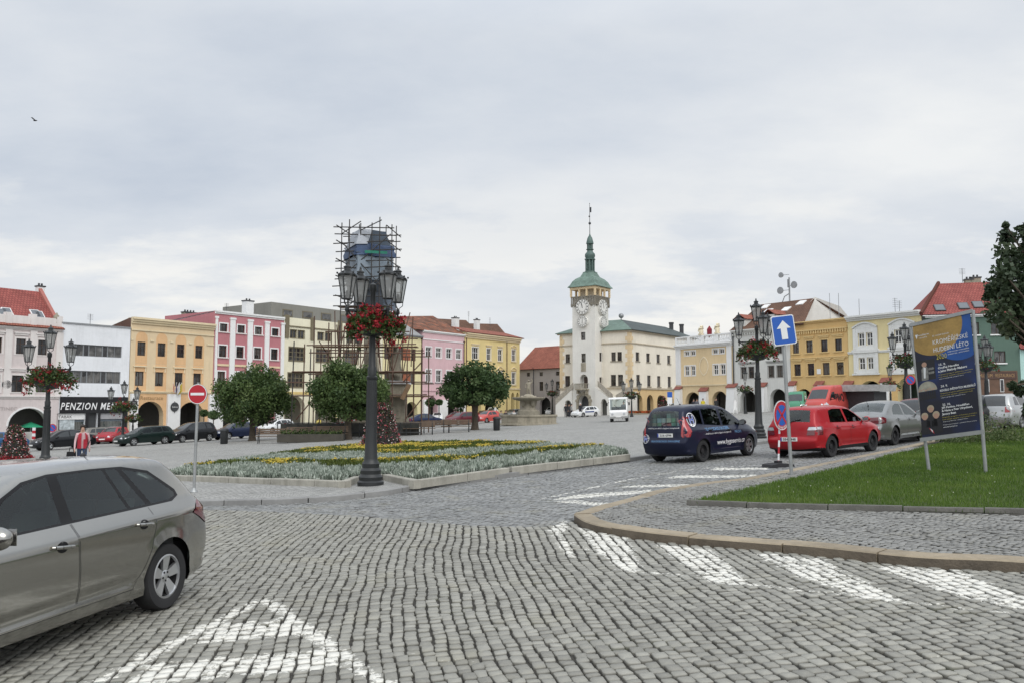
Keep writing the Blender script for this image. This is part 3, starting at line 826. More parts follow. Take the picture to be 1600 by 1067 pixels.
 def arcade(s, m, zc, x0=None, x1=None, dp=3.6, doors=()):
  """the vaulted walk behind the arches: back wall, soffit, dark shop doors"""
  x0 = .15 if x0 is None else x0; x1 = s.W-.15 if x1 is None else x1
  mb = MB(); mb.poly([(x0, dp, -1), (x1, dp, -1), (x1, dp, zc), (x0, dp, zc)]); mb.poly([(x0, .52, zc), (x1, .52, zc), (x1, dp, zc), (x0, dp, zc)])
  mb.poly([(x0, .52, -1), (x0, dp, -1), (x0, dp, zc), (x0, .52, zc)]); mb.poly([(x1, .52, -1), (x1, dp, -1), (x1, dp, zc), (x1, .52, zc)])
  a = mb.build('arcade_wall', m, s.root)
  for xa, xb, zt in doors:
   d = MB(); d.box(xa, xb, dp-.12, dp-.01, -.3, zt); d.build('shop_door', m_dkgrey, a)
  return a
 def box(s, name, m, x0, x1, y0, y1, z0, z1, parent=None, smooth=None):
  return MB().box(x0, x1, y0, y1, z0, z1).build(name, m, parent or s.root)
 def band(s, name, m, z, h, out=.12, x0=0, x1=None, steps=1):
  x1 = s.W if x1 is None else x1; mb = MB()
  for i in range(steps): mb.box(x0, x1, -out*(i+1)/steps, .05, z+h*i/steps+(.003 if i else 0), z+h*(i+1)/steps)
  return mb.build(name, m, s.root)
 def text(s, txt, m, x, z, w, h, y=-.03, shear=0.0, name='lettering', parent=None, bold=0, spacing=1):
  V, F = text_fit(txt, w, h, shear=shear, bold=bold, spacing=spacing)
  mb = MB(); mb.add([(x+v[0], y, z+v[1]) for v in V], F); return mb.build(name, m, parent or s.root, recalc=False)
 def poly(s, name, m, pts, y, parent=None, proud=.02):
  mb = MB(); mb.prism(pts, y-proud, y); return mb.build(name, m, parent or s.root)
 def chimney(s, x, y, z0, z1, w=.6, d=.5, m=None, cap=None, parent=None):
  c = MB().box(x-w/2, x+w/2, y-d/2, y+d/2, z0, z1).build('chimney', m or m_white, parent or s.root)
  return c
 def chim_px(s, px, pyt, yo, w=.6, m=None, zlow=None, parent=None):
  x, z = s.F.loc(px, pyt, yo); mm = m or m_white
  mb = MB(); mb.box(x-w/2, x+w/2, yo-w*.4, yo+w*.4, zlow if zlow is not None else z-2.2, z-.12); mb.cur = 1
  mb.box(x-w/2-.06, x+w/2+.06, yo-w*.4-.06, yo+w*.4+.06, z-.118, z); mb.tube((x-w*.2, yo, z), (x-w*.2, yo, z+.22), .09, 8); mb.tube((x+w*.2, yo, z), (x+w*.2, yo, z+.22), .09, 8)
  return mb.build('chimney', [mm, m_dkgrey], parent or s.root)
def roof(house, quads, m, thick=.12, name='roof'): return quad_uv(quads, name, m, house.root, thick)
def downpipe(h, x, z0, z1, m=None, y=-.09):
 mb = MB(); mb.tube((x, y, z0), (x, y, z1), .06, 7); mb.lathe([(.07,0),(.15,.10),(.15,.28)], 8, (x, y, z1)); return mb.build('downpipe', m or mat('brown_pipe', (.09,.04,.03), .5), h.root, smooth=40)
def skylight(h, pts_fn, m=None): pass
def antenna(x, y, z, h=1.6, kind=0, parent=None):
 mb = MB(); mb.tube((x, y, z), (x, y, z+h), .022, 5)
 for i in range(5): mb.tube((x-.28, y, z+h*(.6+.09*i)), (x+.28, y, z+h*(.6+.09*i)), .012, 4)
 return mb.build('antenna', m_dkgrey, parent)
def slope_window(h, px, py, w, hh, plane, fm, pm, parent):
 """roof window lying in a roof plane given by point, x axis and slope axis"""
 o, ax, sl = [Vector(v) for v in plane]; sl = sl.normalized(); n = ax.cross(sl).normalized()
 if n.z < 0: n = -n
 wo, wd, wn = h.F.o, h.F.d, h.F.n
 M = Matrix((wd, wn, Vector((0,0,1)))).transposed()
 c = Vector((0,0,CAMZ)); r = ray(px, py); oW = wo+M @ o; nW = M @ n
 p = c+r*((oW-c).dot(nW)/r.dot(nW)); p = M.transposed() @ (p-wo)
 mb = MB(); mb.obox(p+n*.05, ax*(w/2), sl*(hh/2), n*.05); f = mb.build('roof_window', fm, parent)
 MB().obox(p+n*.105, ax*(w/2-.07), sl*(hh/2-.07), n*.004).build('pane', pm, f)
m_skyglass = mat('roof_window_glass', (.10,.11,.12), .04, spec=.9, var=.05)
h = House('pale_pink_house', 'pale pink house with red tiled roof and one big arch at the far left', -70, 96, [(96, 513), (0, 509)], depth=8)
pk = plaster('pale_pink_plaster', phc(190,181,179)); pk2 = plaster('off_white_trim', phc(200,195,192))
kw = dict(fm=m_brown, nx=2, ny=(.66,), sur=pk2, sw=.14)
h.wrow([(-14,2),(22.5,41),(60,71.5)], (32, 529, 553), key=1, hood=('flat', pk2, .42), **kw)
h.wrow([(-16,1),(20,37.5),(57.5,76)], (29, 586, 612), key=2, hood=('flat', pk2, .5), **kw)
ax0, ax1, azt = h.arch(17, 79, 48, 637, .47, .6)
h.wall(pk)
h.arcade(m_darkin, azt+.25, x0=ax0-.8, dp=2.2)
zt = h.H
roof(h, [[(-.2,-.35,zt),(h.W+.1,-.35,zt),(h.W+.1,.12,zt+.22),(-.2,.12,zt+.22)]], m_tile_red, .1, 'tile_coping')
h.box('parapet', pk2, 0, h.W, .13, .5, zt, zt+.9)
for i, px in enumerate((-40, 12, 51, 92)):
 x = h.x(px); h.box('pilaster', pk2, x-.28, x+.28, -.10, .02, h.z(40, 618), zt-.3); h.box('parapet_post', pk2, x-.25, x+.25, .06, .57, zt+.02, zt+1.12)
h.band('cornice', pk2, zt-.32, .30, .3, steps=3); h.band('cornice', pk2, h.z(60, 622), .25, .16, steps=2)
a0 = [(ax0+(ax1-ax0)*.5*(1-math.cos(math.pi*i/14)), azt-(ax1-ax0)*.47+((ax1-ax0)*.47)*math.sin(math.pi*i/14)) for i in range(15)]
mb = MB()
for (xa, za), (xb, zb) in zip(a0[:-1], a0[1:]):
 c = ((ax0+ax1)/2, azt-(ax1-ax0)*.47)
 f = lambda x, z: (c[0]+(x-c[0])*1.09, c[1]+(z-c[1])*1.09)
 (xc, zc), (xd, zd) = f(xb, zb), f(xa, za)
 mb.add([(xa,-.06,za),(xb,-.06,zb),(xc,-.06,zc),(xd,-.06,zd),(xa,.02,za),(xb,.02,zb),(xc,.02,zc),(xd,.02,zd)], [(0,1,2,3),(0,4,5,1),(2,6,7,3)])
mb.build('arch_surround', m_white, h.root)
rx, rz_ = h.F.loc(60, 456, 4.0)
zr = rz_; ze = zt+.45
rf = roof(h, [[(-.3,.45,ze),(h.W,.45,ze),(h.W,4.0,zr),(-.3,4.0,zr)], [(h.W,7.6,ze),(-.3,7.6,ze),(-.3,4.0,zr),(h.W,4.0,zr)]], m_tile_new)
mb = MB()
mb.add([(h.W-.28,.3,ze+.1),(h.W-.28,4,zr+.35),(h.W-.28,7.7,ze+.1),(h.W+.02,.3,ze+.1),(h.W+.02,4,zr+.35),(h.W+.02,7.7,ze+.1),(h.W-.28,.3,zt),(h.W+.02,.3,zt),(h.W-.28,7.7,zt),(h.W+.02,7.7,zt)],
  [(0,3,4,1),(1,4,5,2),(0,1,2,8,6),(3,7,9,5,4),(0,6,7,3)])
mb.build('gable_parapet', plaster('rose_gable', (.36,.14,.12)), h.root)
h.chim_px(63, 447, 4.2, .62, parent=rf)
for px, py in ((4, 489), (11, 488), (55, 491), (61, 493)):
 slope_window(h, px, py, .75, 1.0, ((0,.45,ze), Vector((1,0,0)), Vector((0,3.55,zr-ze))), m_white, m_skyglass, rf)
x, z = h.F.loc(88, 505, .3)
mb = MB(); mb.lathe([(.16,0),(.2,.15),(.12,.25),(.24,.5),(.26,.7),(.1,.85),(.06,1.0)], 10, (x, .3, z-.1)); mb.build('finial', m_stone, h.root, smooth=60)
x, z = h.F.loc(10, 600); MB().lathe([(.36,-.08),(.36,-.02),(.28,0)], 14, (x, -.02, z), 'y').build('medallion', m_dkgrey, h.root)
h.text('HOSTINEC', mat('faded_lettering', (.38,.33,.32), .8), h.x(8), h.z(8, 638), 2.2, .28)
h = House('white_modern_house', 'plain white flat roofed house above a black shop front', 96, 203.5, [(97, 503.5), (203, 513)], depth=9)
for pxa, pxb, pa, pb in ((107.6, 190, 539, 557), (105, 189.3, 579.5, 598.5)):
 x0, x1, z0, z1 = h.x(pxa), h.x(pxb), h.z(148, pb), h.z(148, pa)
 w = (x1-x0)
 for i, (u0, u1, pm) in enumerate(((0,.27,m_pane_curtain),(.27,.37,m_pane),(.37,.63,m_pane_curtain),(.63,.73,m_pane),(.73,1,m_pane_curtain))):
  h.window(x0+w*u0, x0+w*u1, z0, z1, fm=mat('grey_frames', (.20,.21,.22), .5), nx=2 if u1-u0 > .15 else 1, ny=(), bar=.05, pm=pm, key=(i, pa), hole=False, dp=.16)
 h.holes.append(rect_pts(x0, x1, z0, z1)); h.rev.append(.22)
zs = h.z(150, 619.5)
sx0, sx1, sx2, sx3 = h.x(93), h.x(137), h.x(160), h.x(196)
zw0, zw1 = h.z(115, 679), h.z(115, 645)
for a, b, t in ((sx0, sx1, zw1), (sx1+.25, sx2-.2, zw1), (sx2, sx3, zw1)): h.holes.append(rect_pts(a, b, zw0 if a != sx1+.25 else -.4, t)); h.rev.append(.35)
h.wall(plaster('white_render', phc(208,210,213)))
black = mat('black_fascia', (.012,.012,.014), .35, var=.2)
mb = MB(); wall_mesh(mb, rect_pts(.05, h.W-.05, -.8, zs), [rect_pts(sx0, sx1, zw0, zw1), rect_pts(sx1+.25, sx2-.2, -.4, zw1), rect_pts(sx2, sx3, zw0, zw1)], -.06, [.08]*3)
mb.poly([(.05,-.06,zs),(h.W-.05,-.06,zs),(h.W-.05,0,zs),(.05,0,zs)])
fas = mb.build('shop_front', black, h.root, recalc=False)
h.text('PENZION MENŠÍK', mat('white_lettering', (.8,.8,.8), .5), (h.x(96)+h.x(203))/2, h.z(140, 632.5), h.x(202)-h.x(97), .80, y=-.075, shear=.25, parent=fas, spacing=1.2, bold=.012)
m_shop = pane_glass('shop_glass', (.10,.125,.12), .6)
for a, b, tx in ((sx0, sx1, 'TABÁK'), (sx2, sx3, '')):
 o = h.box('shop_window', mat('blue_grey_frames', (.16,.19,.22), .5), a, b, .25, .3, zw0, zw1, fas)
 MB().box(a+.08, b-.08, .2, .22, zw0+.08, zw1-.75).build('pane', m_shop, o)
 sg = MB().box(a+.02, b-.02, .1, .18, zw1-.55, zw1-.02).build('sign_strip', m_white if tx else mat('grey_strip', (.35,.35,.36), .5), o)
 if tx: h.text(tx, black, a+.75, zw1-.28, 1.2, .3, y=.095, parent=o)
MB().box(sx0+.3, sx0+1.6, .17, .195, zw0+.5, zw0+1.9).build('poster', mat('shop_poster', (.45,.5,.52), .5, var=.6, scale=4), fas)
MB().box(sx1+.3, sx2-.25, .28, .33, -.4, zw1).build('shop_door', m_dkgrey, fas)
h.band('coping', m_zinc, h.H-.06, .12, .10)
x, z = h.F.loc(141, 500, 3); antenna(x, 3, h.H, 1.3, parent=h.root)
h = House('yellow_restaurant_house', 'yellow house with pointed niches over its windows and two restaurant arches', 204.5, 334, [(204.5, 497), (334, 507)], depth=9)
ye = plaster('pale_yellow_plaster', phc(200,181,150)); orp = plaster('apricot_plaster', phc(200,164,124)); yl = plaster('cornice_yellow', phc(203,188,158))
up = h.wrow([(214,227),(246,258),(276,288),(305,316)], (282, 538, 558.5), fm=m_brown, nx=2, ny=(.66,), key=1, bar=.07)
lo = h.wrow([(212,225.5),(243.5,256),(274,286.5),(303,315)], (280, 582, 603.5), fm=m_brown, nx=2, ny=(), key=2, bar=.07, hood=('label', yl, .42))
arcs = [h.arch(216.5, 258, 237, 626.5, .5, .7), h.arch(281, 321, 301, 627.5, .5, .7)]
h.D = .6; h.wall(ye, back=False); h.D = 9
h.arcade(m_darkin, arcs[0][2]+.3, dp=4)
zc = h.z(270, 613); zi = h.z(270, 535); zlow = zc+.1
for (x0, x1, z0, z1), (a0_, a1_, b0, b1) in zip(up, lo):
 w = x1-x0; c = (x0+x1)/2; hw = w*.72
 tip = h.z(282, 523); sp = zi+.15
 n = 8; L = [(c-hw, sp)]+[(c-hw*math.cos(math.pi/2*i/n)**.9, sp+(tip-sp)*math.sin(math.pi/2*i/n)) for i in range(1, n)]+[(c, tip)]
 outl = [(c-hw, b1+.75)]+L+[(2*c-p[0], p[1]) for p in L[::-1][1:]]+[(c+hw, b1+.75)]
 mb = MB(); wall_mesh(mb, outl, [rect_pts(x0, x1, z0, z1)], -.012, [.012]); mb.build('niche_panel', orp, h.root, recalc=False)
 mb = MB(); wall_mesh(mb, rect_pts(c-hw, c+hw, zlow, b1+.7), [rect_pts(a0_, a1_, b0, b1)], -.012, [.012]); mb.build('niche_panel', orp, h.root, recalc=False)
h.band('cornice', yl, h.H-.55, .6, .42, steps=3); h.band('string_course', yl, h.H-1.2, .14, .1); h.band('string_course', yl, zc-.1, .22, .16, steps=2)
pz = [0]+sorted(sum([[x[0]-.0, x[1]] for x in [(u[0]-.55*(u[1]-u[0]), u[1]+.55*(u[1]-u[0])) for u in up]], []))+[h.W]
for i in range(0, len(pz), 2): h.box('string_course', yl, pz[i], pz[i+1], -.08, .02, zi-.06, zi+.1)
for a, b in ((arcs[0][0]-.02, arcs[0][1]+.02), (arcs[1][0], arcs[1][1])):
 mb = MB(); x0, x1, zt_ = (arcs[0] if a < arcs[1][0]-1 else arcs[1]); wall_mesh(mb, rect_pts(x0-.25, x1+.45, -.6, zc-.12), [arch_pts(x0, x1, zt_-(x1-x0)*.5, zt_, z0=-.59)], -.02, [.02]); mb.build('arch_panel', orp, h.root, recalc=False)
for a, b in ((204.7, 216), (262, 281.5), (326.5, 334)):
 h.box('pier', m_white, h.x(a)+.01, h.x(b), -.30, -.025, -1, zc-.13)
h.text('Restaurace', mat('brown_lettering', (.30,.18,.08), .8), h.x(239), h.z(239, 621), 2.3, .36, y=-.05)
x, z = h.F.loc(272.5, 635, -.3)
o = MB().tube((x,-.34,z+.55),(x,-.34,z-.6),.03,6).lathe([(.42,-.05),(.46,0),(.42,.05)], 14, (x,-.36,z), 'y').build('hanging_sign', m_dkgrey, h.root)
h.text('Radniční', m_white, x, z, .6, .16, y=-.43, parent=o)
for i, (dx, c) in enumerate(((-.5,(.5,.04,.03)), (-.12,(.03,.04,.2)), (.2,(.6,.6,.6)), (.45,(.45,.35,.05)))):
 f = MB().tube((x+.0, -.3, zc), (x+dx, -.75, zc+1.0), .025, 5).build('flagpole', m_white, h.root)
 MB().add([(x+dx,-.75,zc+1.0),(x+dx*.45,-.52,zc+.45),(x+dx*.45+.05,-.5,zc-.25),(x+dx+.08,-.72,zc+.15)], [(0,1,2,3)]).build('flag', mat('flag_%d' % i, c, .8), f)
D = h.D
roof(h, [[(0,.3,h.H),(h.W,.3,h.H),(h.W,D,h.H-1.6),(0,D,h.H-1.6)]], m_tile_brown)
MB().poly([(-.01,.1,h.H-.02),(-.01,D,h.H-1.7),(-.01,D,h.H-7),(-.01,.1,h.H-7)]).build('side_wall', brickmat('raw_brick', (.16,.07,.045), (.2,.09,.06), (.1,.07,.06), .3, .1, .015, uv='Object'), h.root, recalc=False)
h.wallo.data.transform(Matrix.Identity(4))
h = House('rose_pink_house', 'rose pink four storey house with white pilasters behind the first tree', 334.5, 443, [(335, 485), (443, 498)], depth=9)
ro = plaster('rose_pink_plaster', phc(170,114,119))
kw = dict(fm=m_brown, sur=m_white, sw=.13, bar=.07, sill=pk2)
h.wrow([(342,354),(370,381),(397,408),(424,434)], (375.5, 508.5, 520.5), nx=2, ny=(), key=1, **kw)
h.wrow([(341.5,353.5),(369,380),(396.5,407.5),(423,433.5)], (374.5, 541.5, 559), nx=2, ny=(.6,), key=2, **kw)
h.wrow([(340,352.5),(369,380),(396.5,407),(422.5,433)], (346.5, 580, 599), nx=2, ny=(), key=3, **kw)
ar = [h.arch(350, 384, 367, 628, .5, .7), h.arch(395, 430, 412, 629, .5, .7)]
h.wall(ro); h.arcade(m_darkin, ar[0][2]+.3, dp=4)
zc = h.z(390, 616)
for a, b in ((335,338.6),(358,366),(385.5,393.5),(412.5,419.5),(438,443)):
 h.box('pilaster', m_white, h.x(a), h.x(b)-.01, -.12, .02, zc, h.H-.75); h.box('capital', m_white, h.x(a)-.06, h.x(b)+.05, -.17, .02, h.H-.745, h.H-.55)
h.band('coping', m_white, h.H-.28, .34, .22, steps=2)
sec = [h.x(q) for q in (338.8, 357.8, 366.2, 385.3, 393.7, 412.3, 419.7, 437.8)]
for i in range(0, 8, 2): h.box('string_course', ye, sec[i]+.03, sec[i+1]-.03, -.09, .02, h.z(390, 572)-.1, h.z(390, 572)+.12)
h.band('string_course', pk2, zc-.16, .16, .14)
for a, b in ((335,349),(385,394.5),(431,443)): h.box('pier', m_white, h.x(a)+.01, h.x(b)-.01, -.22, -.004, -1, zc-.17)
roof(h, [[(0,.2,h.H),(h.W,.2,h.H),(h.W,9,h.H-.6),(0,9,h.H-.6)]], m_zinc)
h.chim_px(291, 487.5, 8, .8, m=m_stone); h.chim_px(300, 488.5, 7, .9, m=m_stone)
h.chim_px(387.5, 470, 3.5, 1.0, zlow=h.H-.2); x = h.x(352, 2); antenna(x, 2, h.H, 1.2, parent=h.root)
h = House('cream_attic_house', 'cream house with brown window boxes and a set back grey attic', 443.5, 598, [(449, 496), (520, 503.5)], depth=10)
cr = plaster('cream_plaster', phc(207,202,180)); olive = mat('olive_trim', (.16,.135,.085), .7, var=.15)
h.wrow([(453,462.5),(465,475),(496,505),(507.5,517),(542,551.5),(554,563.5)], (464, 516, 529), fm=olive, nx=2, ny=(), key=1, bar=.08, sur=olive, sw=.05)
h.wrow([(451.5,475.5),(494.5,516),(538,560)], (464, 543, 564), fm=olive, nx=4, ny=(.33,.66), key=2, bar=.10, sur=olive, sw=.10)
h.wrow([(450.5,475),(494.5,516),(538,560)], (463, 582.5, 605), fm=olive, nx=4, ny=(.33,.66), key=3, bar=.10, sur=olive, sw=.10)
ar = [h.arch(446, 478.5, 462, 618, .5, .8), h.arch(494, 528, 511, 621, .5, .8), h.arch(545, 576, 560, 623, .5, .8)]
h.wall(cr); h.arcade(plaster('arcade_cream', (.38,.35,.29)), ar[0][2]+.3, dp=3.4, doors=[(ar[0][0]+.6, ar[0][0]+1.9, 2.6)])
for a, b in ((444,450),(484,490),(527,533)): h.box('pilaster_strip', olive, h.x(a)+.02, h.x(b), -.14, .02, h.z((a+b)/2, 528 if a < 450 else 532), h.H+.25)
h.band('string_course', olive, h.z(500, 514.5)-.06, .14, .10)
ba = plaster('ochre_band', (.62,.47,.20)); h.band('string_course', ba, h.z(462, 613)-.2, .3, .08)
gr = plaster('grey_attic_render', (.23,.225,.20))
ay = 2.2; xa, za = h.F.loc(424, 472, ay); xb, _ = h.F.loc(560, 489, ay)
attic = MB().box(xa, h.W, ay, ay+9, h.H-.5, za).build('attic', gr, h.root)
for a, b in ((440,455.5),(471,487),(500.5,516),(531,546)):
 x0, x1 = h.x(a, ay), h.x(b, ay); z1, z0 = h.z((a+b)/2, 484+(a-440)*.095, ay), h.z((a+b)/2, 495+(a-440)*.1, ay)
 w = MB().box(x0, x1, ay-.06, ay+.02, z0, z1).build('window', olive, attic); MB().box(x0+.1, x1-.1, ay-.075, ay-.062, z0+.1, z1-.1).build('pane', m_pane_curtain, w)
h.box('roof_deck', m_zinc, 0, h.W, .15, ay-.01, h.H-.1, h.H-.02)
h = House('brick_panel_house', 'narrow pale yellow house with brick panels between windows behind the scaffolding', 598.5, 659.5, [(625, 523), (659, 528)], depth=9)
py_ = plaster('straw_plaster', phc(203,194,154)); m_brick = brickmat('red_brick', (.26,.085,.045), (.33,.12,.065), (.2,.15,.12), .25, .08, .012, uv='Object')
h.wrow([(601,608.5),(621,629),(642,650)], (646, 545, 563.5), fm=m_brown, key=1, nx=2, ny=(.6,))
h.wrow([(601,608.5),(621,628.5),(641.5,649)], (645, 580.5, 600), fm=m_brown, key=2, nx=2, ny=(.6,))
ar = [h.arch(604, 624, 614, 626, .5, .8), h.arch(634, 653, 643, 627, .5, .8)]
h.wall(py_); h.arcade(m_darkin, ar[0][2]+.3, dp=3)
for pa, pb in ((545, 563.5), (580.5, 600)):
 for a, b in ((609,620.5),(629.5,641.5)): h.box('brick_panel', m_brick, h.x(a)+.03, h.x(b)-.03, -.03, .01, h.z(645, pb)+.02, h.z(645, pa)-.02)
h.band('cornice', m_zinc, h.H-.1, .28, .35, steps=2)
mb = MB(); mb.prism([(0, h.H+.18), (h.W*.42, h.H+1.9), (h.W, h.H+.18)], -.05, 7); mb.build('gable_roof', mat('pale_metal_roof', (.42,.43,.44), .5, var=.1), h.root)
downpipe(h, h.W-.12, 0, h.H-.3)
h = House('lilac_pink_house', 'lilac pink two storey house with white framed windows and arcade', 660, 725.5, [(660, 516.5), (725, 523.5)], depth=9)
li = plaster('lilac_plaster', phc(192,162,166))
kw = dict(fm=m_white, nx=2, ny=(.62,), bar=.09, sur=m_white, sw=.15)
h.wrow([(665.5,673.5),(681,689.5),(697,705.5),(712.5,720.5)], (685, 543.5, 559), key=1, **kw)
h.wrow([(666,673.5),(681.5,689.5),(697.5,705.5),(713,721)], (685, 578, 597), key=2, sill=m_zinc, **kw)
ar = [h.arch(667, 684, 675, 619, .5, .8), h.arch(698, 716, 707, 620, .5, .8)]
h.wall(li); h.arcade(m_darkin, ar[0][2]+.3, dp=4)
for a, b in ((660.5,666.5),(684.5,697.5),(716.5,725)): h.box('pier', m_white, h.x(a), h.x(b)-.01, -.35, -.004, -1, h.z(692, 624))
h.band('cornice', m_white, h.H-.25, .3, .28, steps=2); h.band('string_course', m_white, h.z(690, 532.5)-.05, .12, .08)
h.band('string_course', li, h.z(690, 609.5)-.1, .2, .10)
rx0, rz0 = h.F.loc(640, 507.5, 4.5); rx1, rz1 = h.F.loc(726.5, 500.5, 6)
rf = roof(h, [[(-1.5,-.25,h.H+.05),(h.W,-.25,h.H+.05),(h.W,6,rz1),(-3.5,6,rz1-1.2)]], m_tile_old)
h.chim_px(653, 499.5, 5, 1.0, m=m_stone, parent=rf); h.chim_px(711.5, 496.5, 5.6, .95, parent=rf)
for px in (732,):
 x = h.x(px, 6); antenna(x, 6, rz1-.4, 1.9, parent=rf)
downpipe(h, h.W-.15, 0, h.z(722, 536))
h = House('yellow_corner_house', 'bright yellow corner house with red hipped roof and pedimented windows', 726, 812, [(730, 519.5), (812, 529.5)], depth=9)
yy = plaster('bright_yellow_plaster', phc(204,186,134))
kw = dict(fm=m_white, nx=2, ny=(.55,), bar=.08, sill=yl, sur=m_white, sw=.10)
h.wrow([(737.5,747.5)], (742.5, 542.5, 561), key=1, hood=('flat', yl, .4), **{**kw, 'nx': 3})
h.wrow([(760.5,766.5),(778,784.5)], (770, 545, 563.5), key=2, hood=('flat', yl, .4), **kw)
h.wrow([(799.5,805.5)], (802.5, 546.5, 564.5), key=3, hood=('peak', yl, .35), **kw)
h.wrow([(738.5,745),(760.5,766.5),(778,784.5),(799.5,805.5)], (802, 581.5, 600.5), key=4, hood=('round', yl, .35), **kw)
ar = [h.arch(738, 752, 745, 619, .7, .8), h.arch(758, 776, 767, 619, .7, .8), h.arch(798.5, 804, 801.2, 612.5, 1.2, .8), h.arch(806.3, 810.8, 808.5, 612.5, 1.2, .8)]
h.wall(yy); h.arcade(m_darkin, ar[0][2]+.3, dp=3)
h.band('cornice', yl, h.H-.75, .8, .5, steps=3); h.band('string_course', yl, h.z(800, 607)-.1, .22, .12)
zr = h.F.loc(760, 516, 3)[1]
ro_ = roof(h, [[(-.2,-.55,h.H+.06),(h.W+.5,-.55,h.H+.06),(h.W-.8,2.5,h.H+1.0),(-.2,2.5,h.H+1.0)], [(h.W+.5,-.55,h.H+.06),(h.W+.5,9,h.H+.06),(h.W-.8,6,h.H+1.0),(h.W-.8,2.5,h.H+1.0)]], m_tile_red)
for pxl, pxr, pyr, pxt, ypl in ((672, 745, 516, 728, 5), (749, 792, 520, 777, 6.5)):
 x0, x1, xt = h.x(pxl, ypl), h.x(pxr, ypl), h.x(pxt, ypl+3)
 z1 = h.F.loc(pxt, 500.5 if pxl < 700 else 506.5, ypl+3)[1]; zb = h.H+.3
 roof(h, [[(x0, ypl, zb), (x1+1.5, ypl, zb), (xt, ypl+3, z1), (x0, ypl+3, z1-.6)], [(x1+1.5, ypl, zb), (x1+1.5, ypl+7, zb), (xt, ypl+3, z1)]], m_tile_brown)
h.chim_px(745, 499.5, 6, .8, parent=ro_); x = h.x(765.5, 7); antenna(x, 7, h.H+1, 2.9, parent=ro_)
downpipe(h, .35, 0, h.z(730, 526)); downpipe(h, h.x(791.5), 0, h.z(791.5, 530))
L9 = (on_line(LP, LD, 812.5)[0]+.2, on_line(LP, LD, 812.5)[1]+6), (.70, -.714)
h = House('grey_back_house', 'grey house with steep red roof between the yellow corner house and town hall', 808, 884, [(813, 577), (876, 573.5)], line=L9, depth=9)
g9 = plaster('mauve_grey_plaster', phc(150,145,143))
h.wrow([(823,828),(843,848),(868.5,874)], (846, 581, 587), fm=m_brown, nx=1, ny=(), key=1)
h.wrow([(842.5,848.5),(868.5,874.5)], (845, 596, 610), fm=m_brown, nx=2, ny=(), key=2)
a = h.arch(843, 860, 851, 620, .5, .5)
h.wall(g9); h.arcade(m_darkin, a[2]+.2, dp=2)
rz = h.F.loc(845, 541.5, 4)[1]
roof(h, [[(-.2,-.35,h.H-.05),(h.W+3,-.35,h.H-.05),(h.W+3,4.5,rz),(-.2,4.5,rz)], [(h.W+3,9.3,h.H-.05),(-.2,9.3,h.H-.05),(-.2,4.5,rz),(h.W+3,4.5,rz)]], m_tile_red)
downpipe(h, h.x(834), 0, h.H-.1, m_dkgrey)
RL = (RP, RD)
def buttress(h, pxa, pxb, ztop, m, capm, out=.9):
 x0, x1 = h.x(pxa), h.x(pxb)
 mb = MB(); mb.add([(x0,-out,-1),(x1,-out,-1),(x1,-.003,-1),(x0,-.003,-1),(x0+.05,-out*.6,ztop),(x1-.05,-out*.6,ztop),(x1-.05,-.003,ztop),(x0+.05,-.003,ztop)], [(0,1,5,4),(1,2,6,5),(3,0,4,7),(4,5,6,7)])
 b = mb.build('buttress', m, h.root)
 quad_uv([[(x0-.06,-out*.75,ztop+.02),(x1+.06,-out*.75,ztop+.02),(x1+.06,-.01,ztop+.5),(x0-.06,-.01,ztop+.5)]], 'tile_cap', capm, b, .08)
 return b
h = House('balustrade_house', 'sand coloured house with white roof balustrade, statues and diamond medallion', 1056, 1144, [(1057, 542.5), (1143, 534.5)], line=RL, depth=8)
sa = plaster('sand_plaster', phc(203,182,146))
kw = dict(fm=m_white, nx=2, ny=(.55,), bar=.09, sur=m_white, sw=.12)
h.wrow([(1070,1077),(1079.5,1086.5)], (1078, 548.5, 555.5), key=1, **{**kw, 'ny': ()}); h.wrow([(1114,1121.5),(1124,1131.5)], (1123, 545, 552.5), key=1, **{**kw, 'ny': ()})
h.wrow([(1070,1076.5),(1079.5,1086)], (1078, 571.5, 586.5), key=2, **kw); h.wrow([(1114.5,1122),(1125.5,1133)], (1123, 569, 585), key=2, **kw)
ar = [h.arch(1070, 1093, 1081, 612, .5, .6), h.arch(1111.5, 1135, 1123, 610.5, .5, .6)]
h.wall(sa); aw = h.arcade(m_darkin, ar[0][2]+.3, dp=3)
for a, b in ((1056.5,1064),(1136,1143.5)): h.box('pilaster', m_white, h.x(a), h.x(b), -.12, .02, h.z(1100, 601), h.H-.35)
h.band('cornice', m_white, h.H-.35, .5, .5, steps=3)
zb = h.H+.15; bal = MB(); bal.box(0, h.W, -.1, .15, zb, zb+.15); bal.box(0, h.W, -.12, .17, zb+.85, zb+1.0)
for i in range(5): bal.box(h.W*i/4-(.22 if i else 0), h.W*i/4+(.22 if i < 4 else 0), -.14, .19, zb+.151, zb+.849)
n = 36
for i in range(n):
 x = h.W*(i+.5)/n
 if min(abs(x-h.W*j/4) for j in range(5)) > .3: bal.lathe([(.05,.15),(.09,.35),(.04,.6),(.07,.85)], 6, (x, .02, zb))
bal.build('balustrade', m_white, h.root)
m_cream = mat('cream_statue', (.70,.62,.45), .8, var=.15)
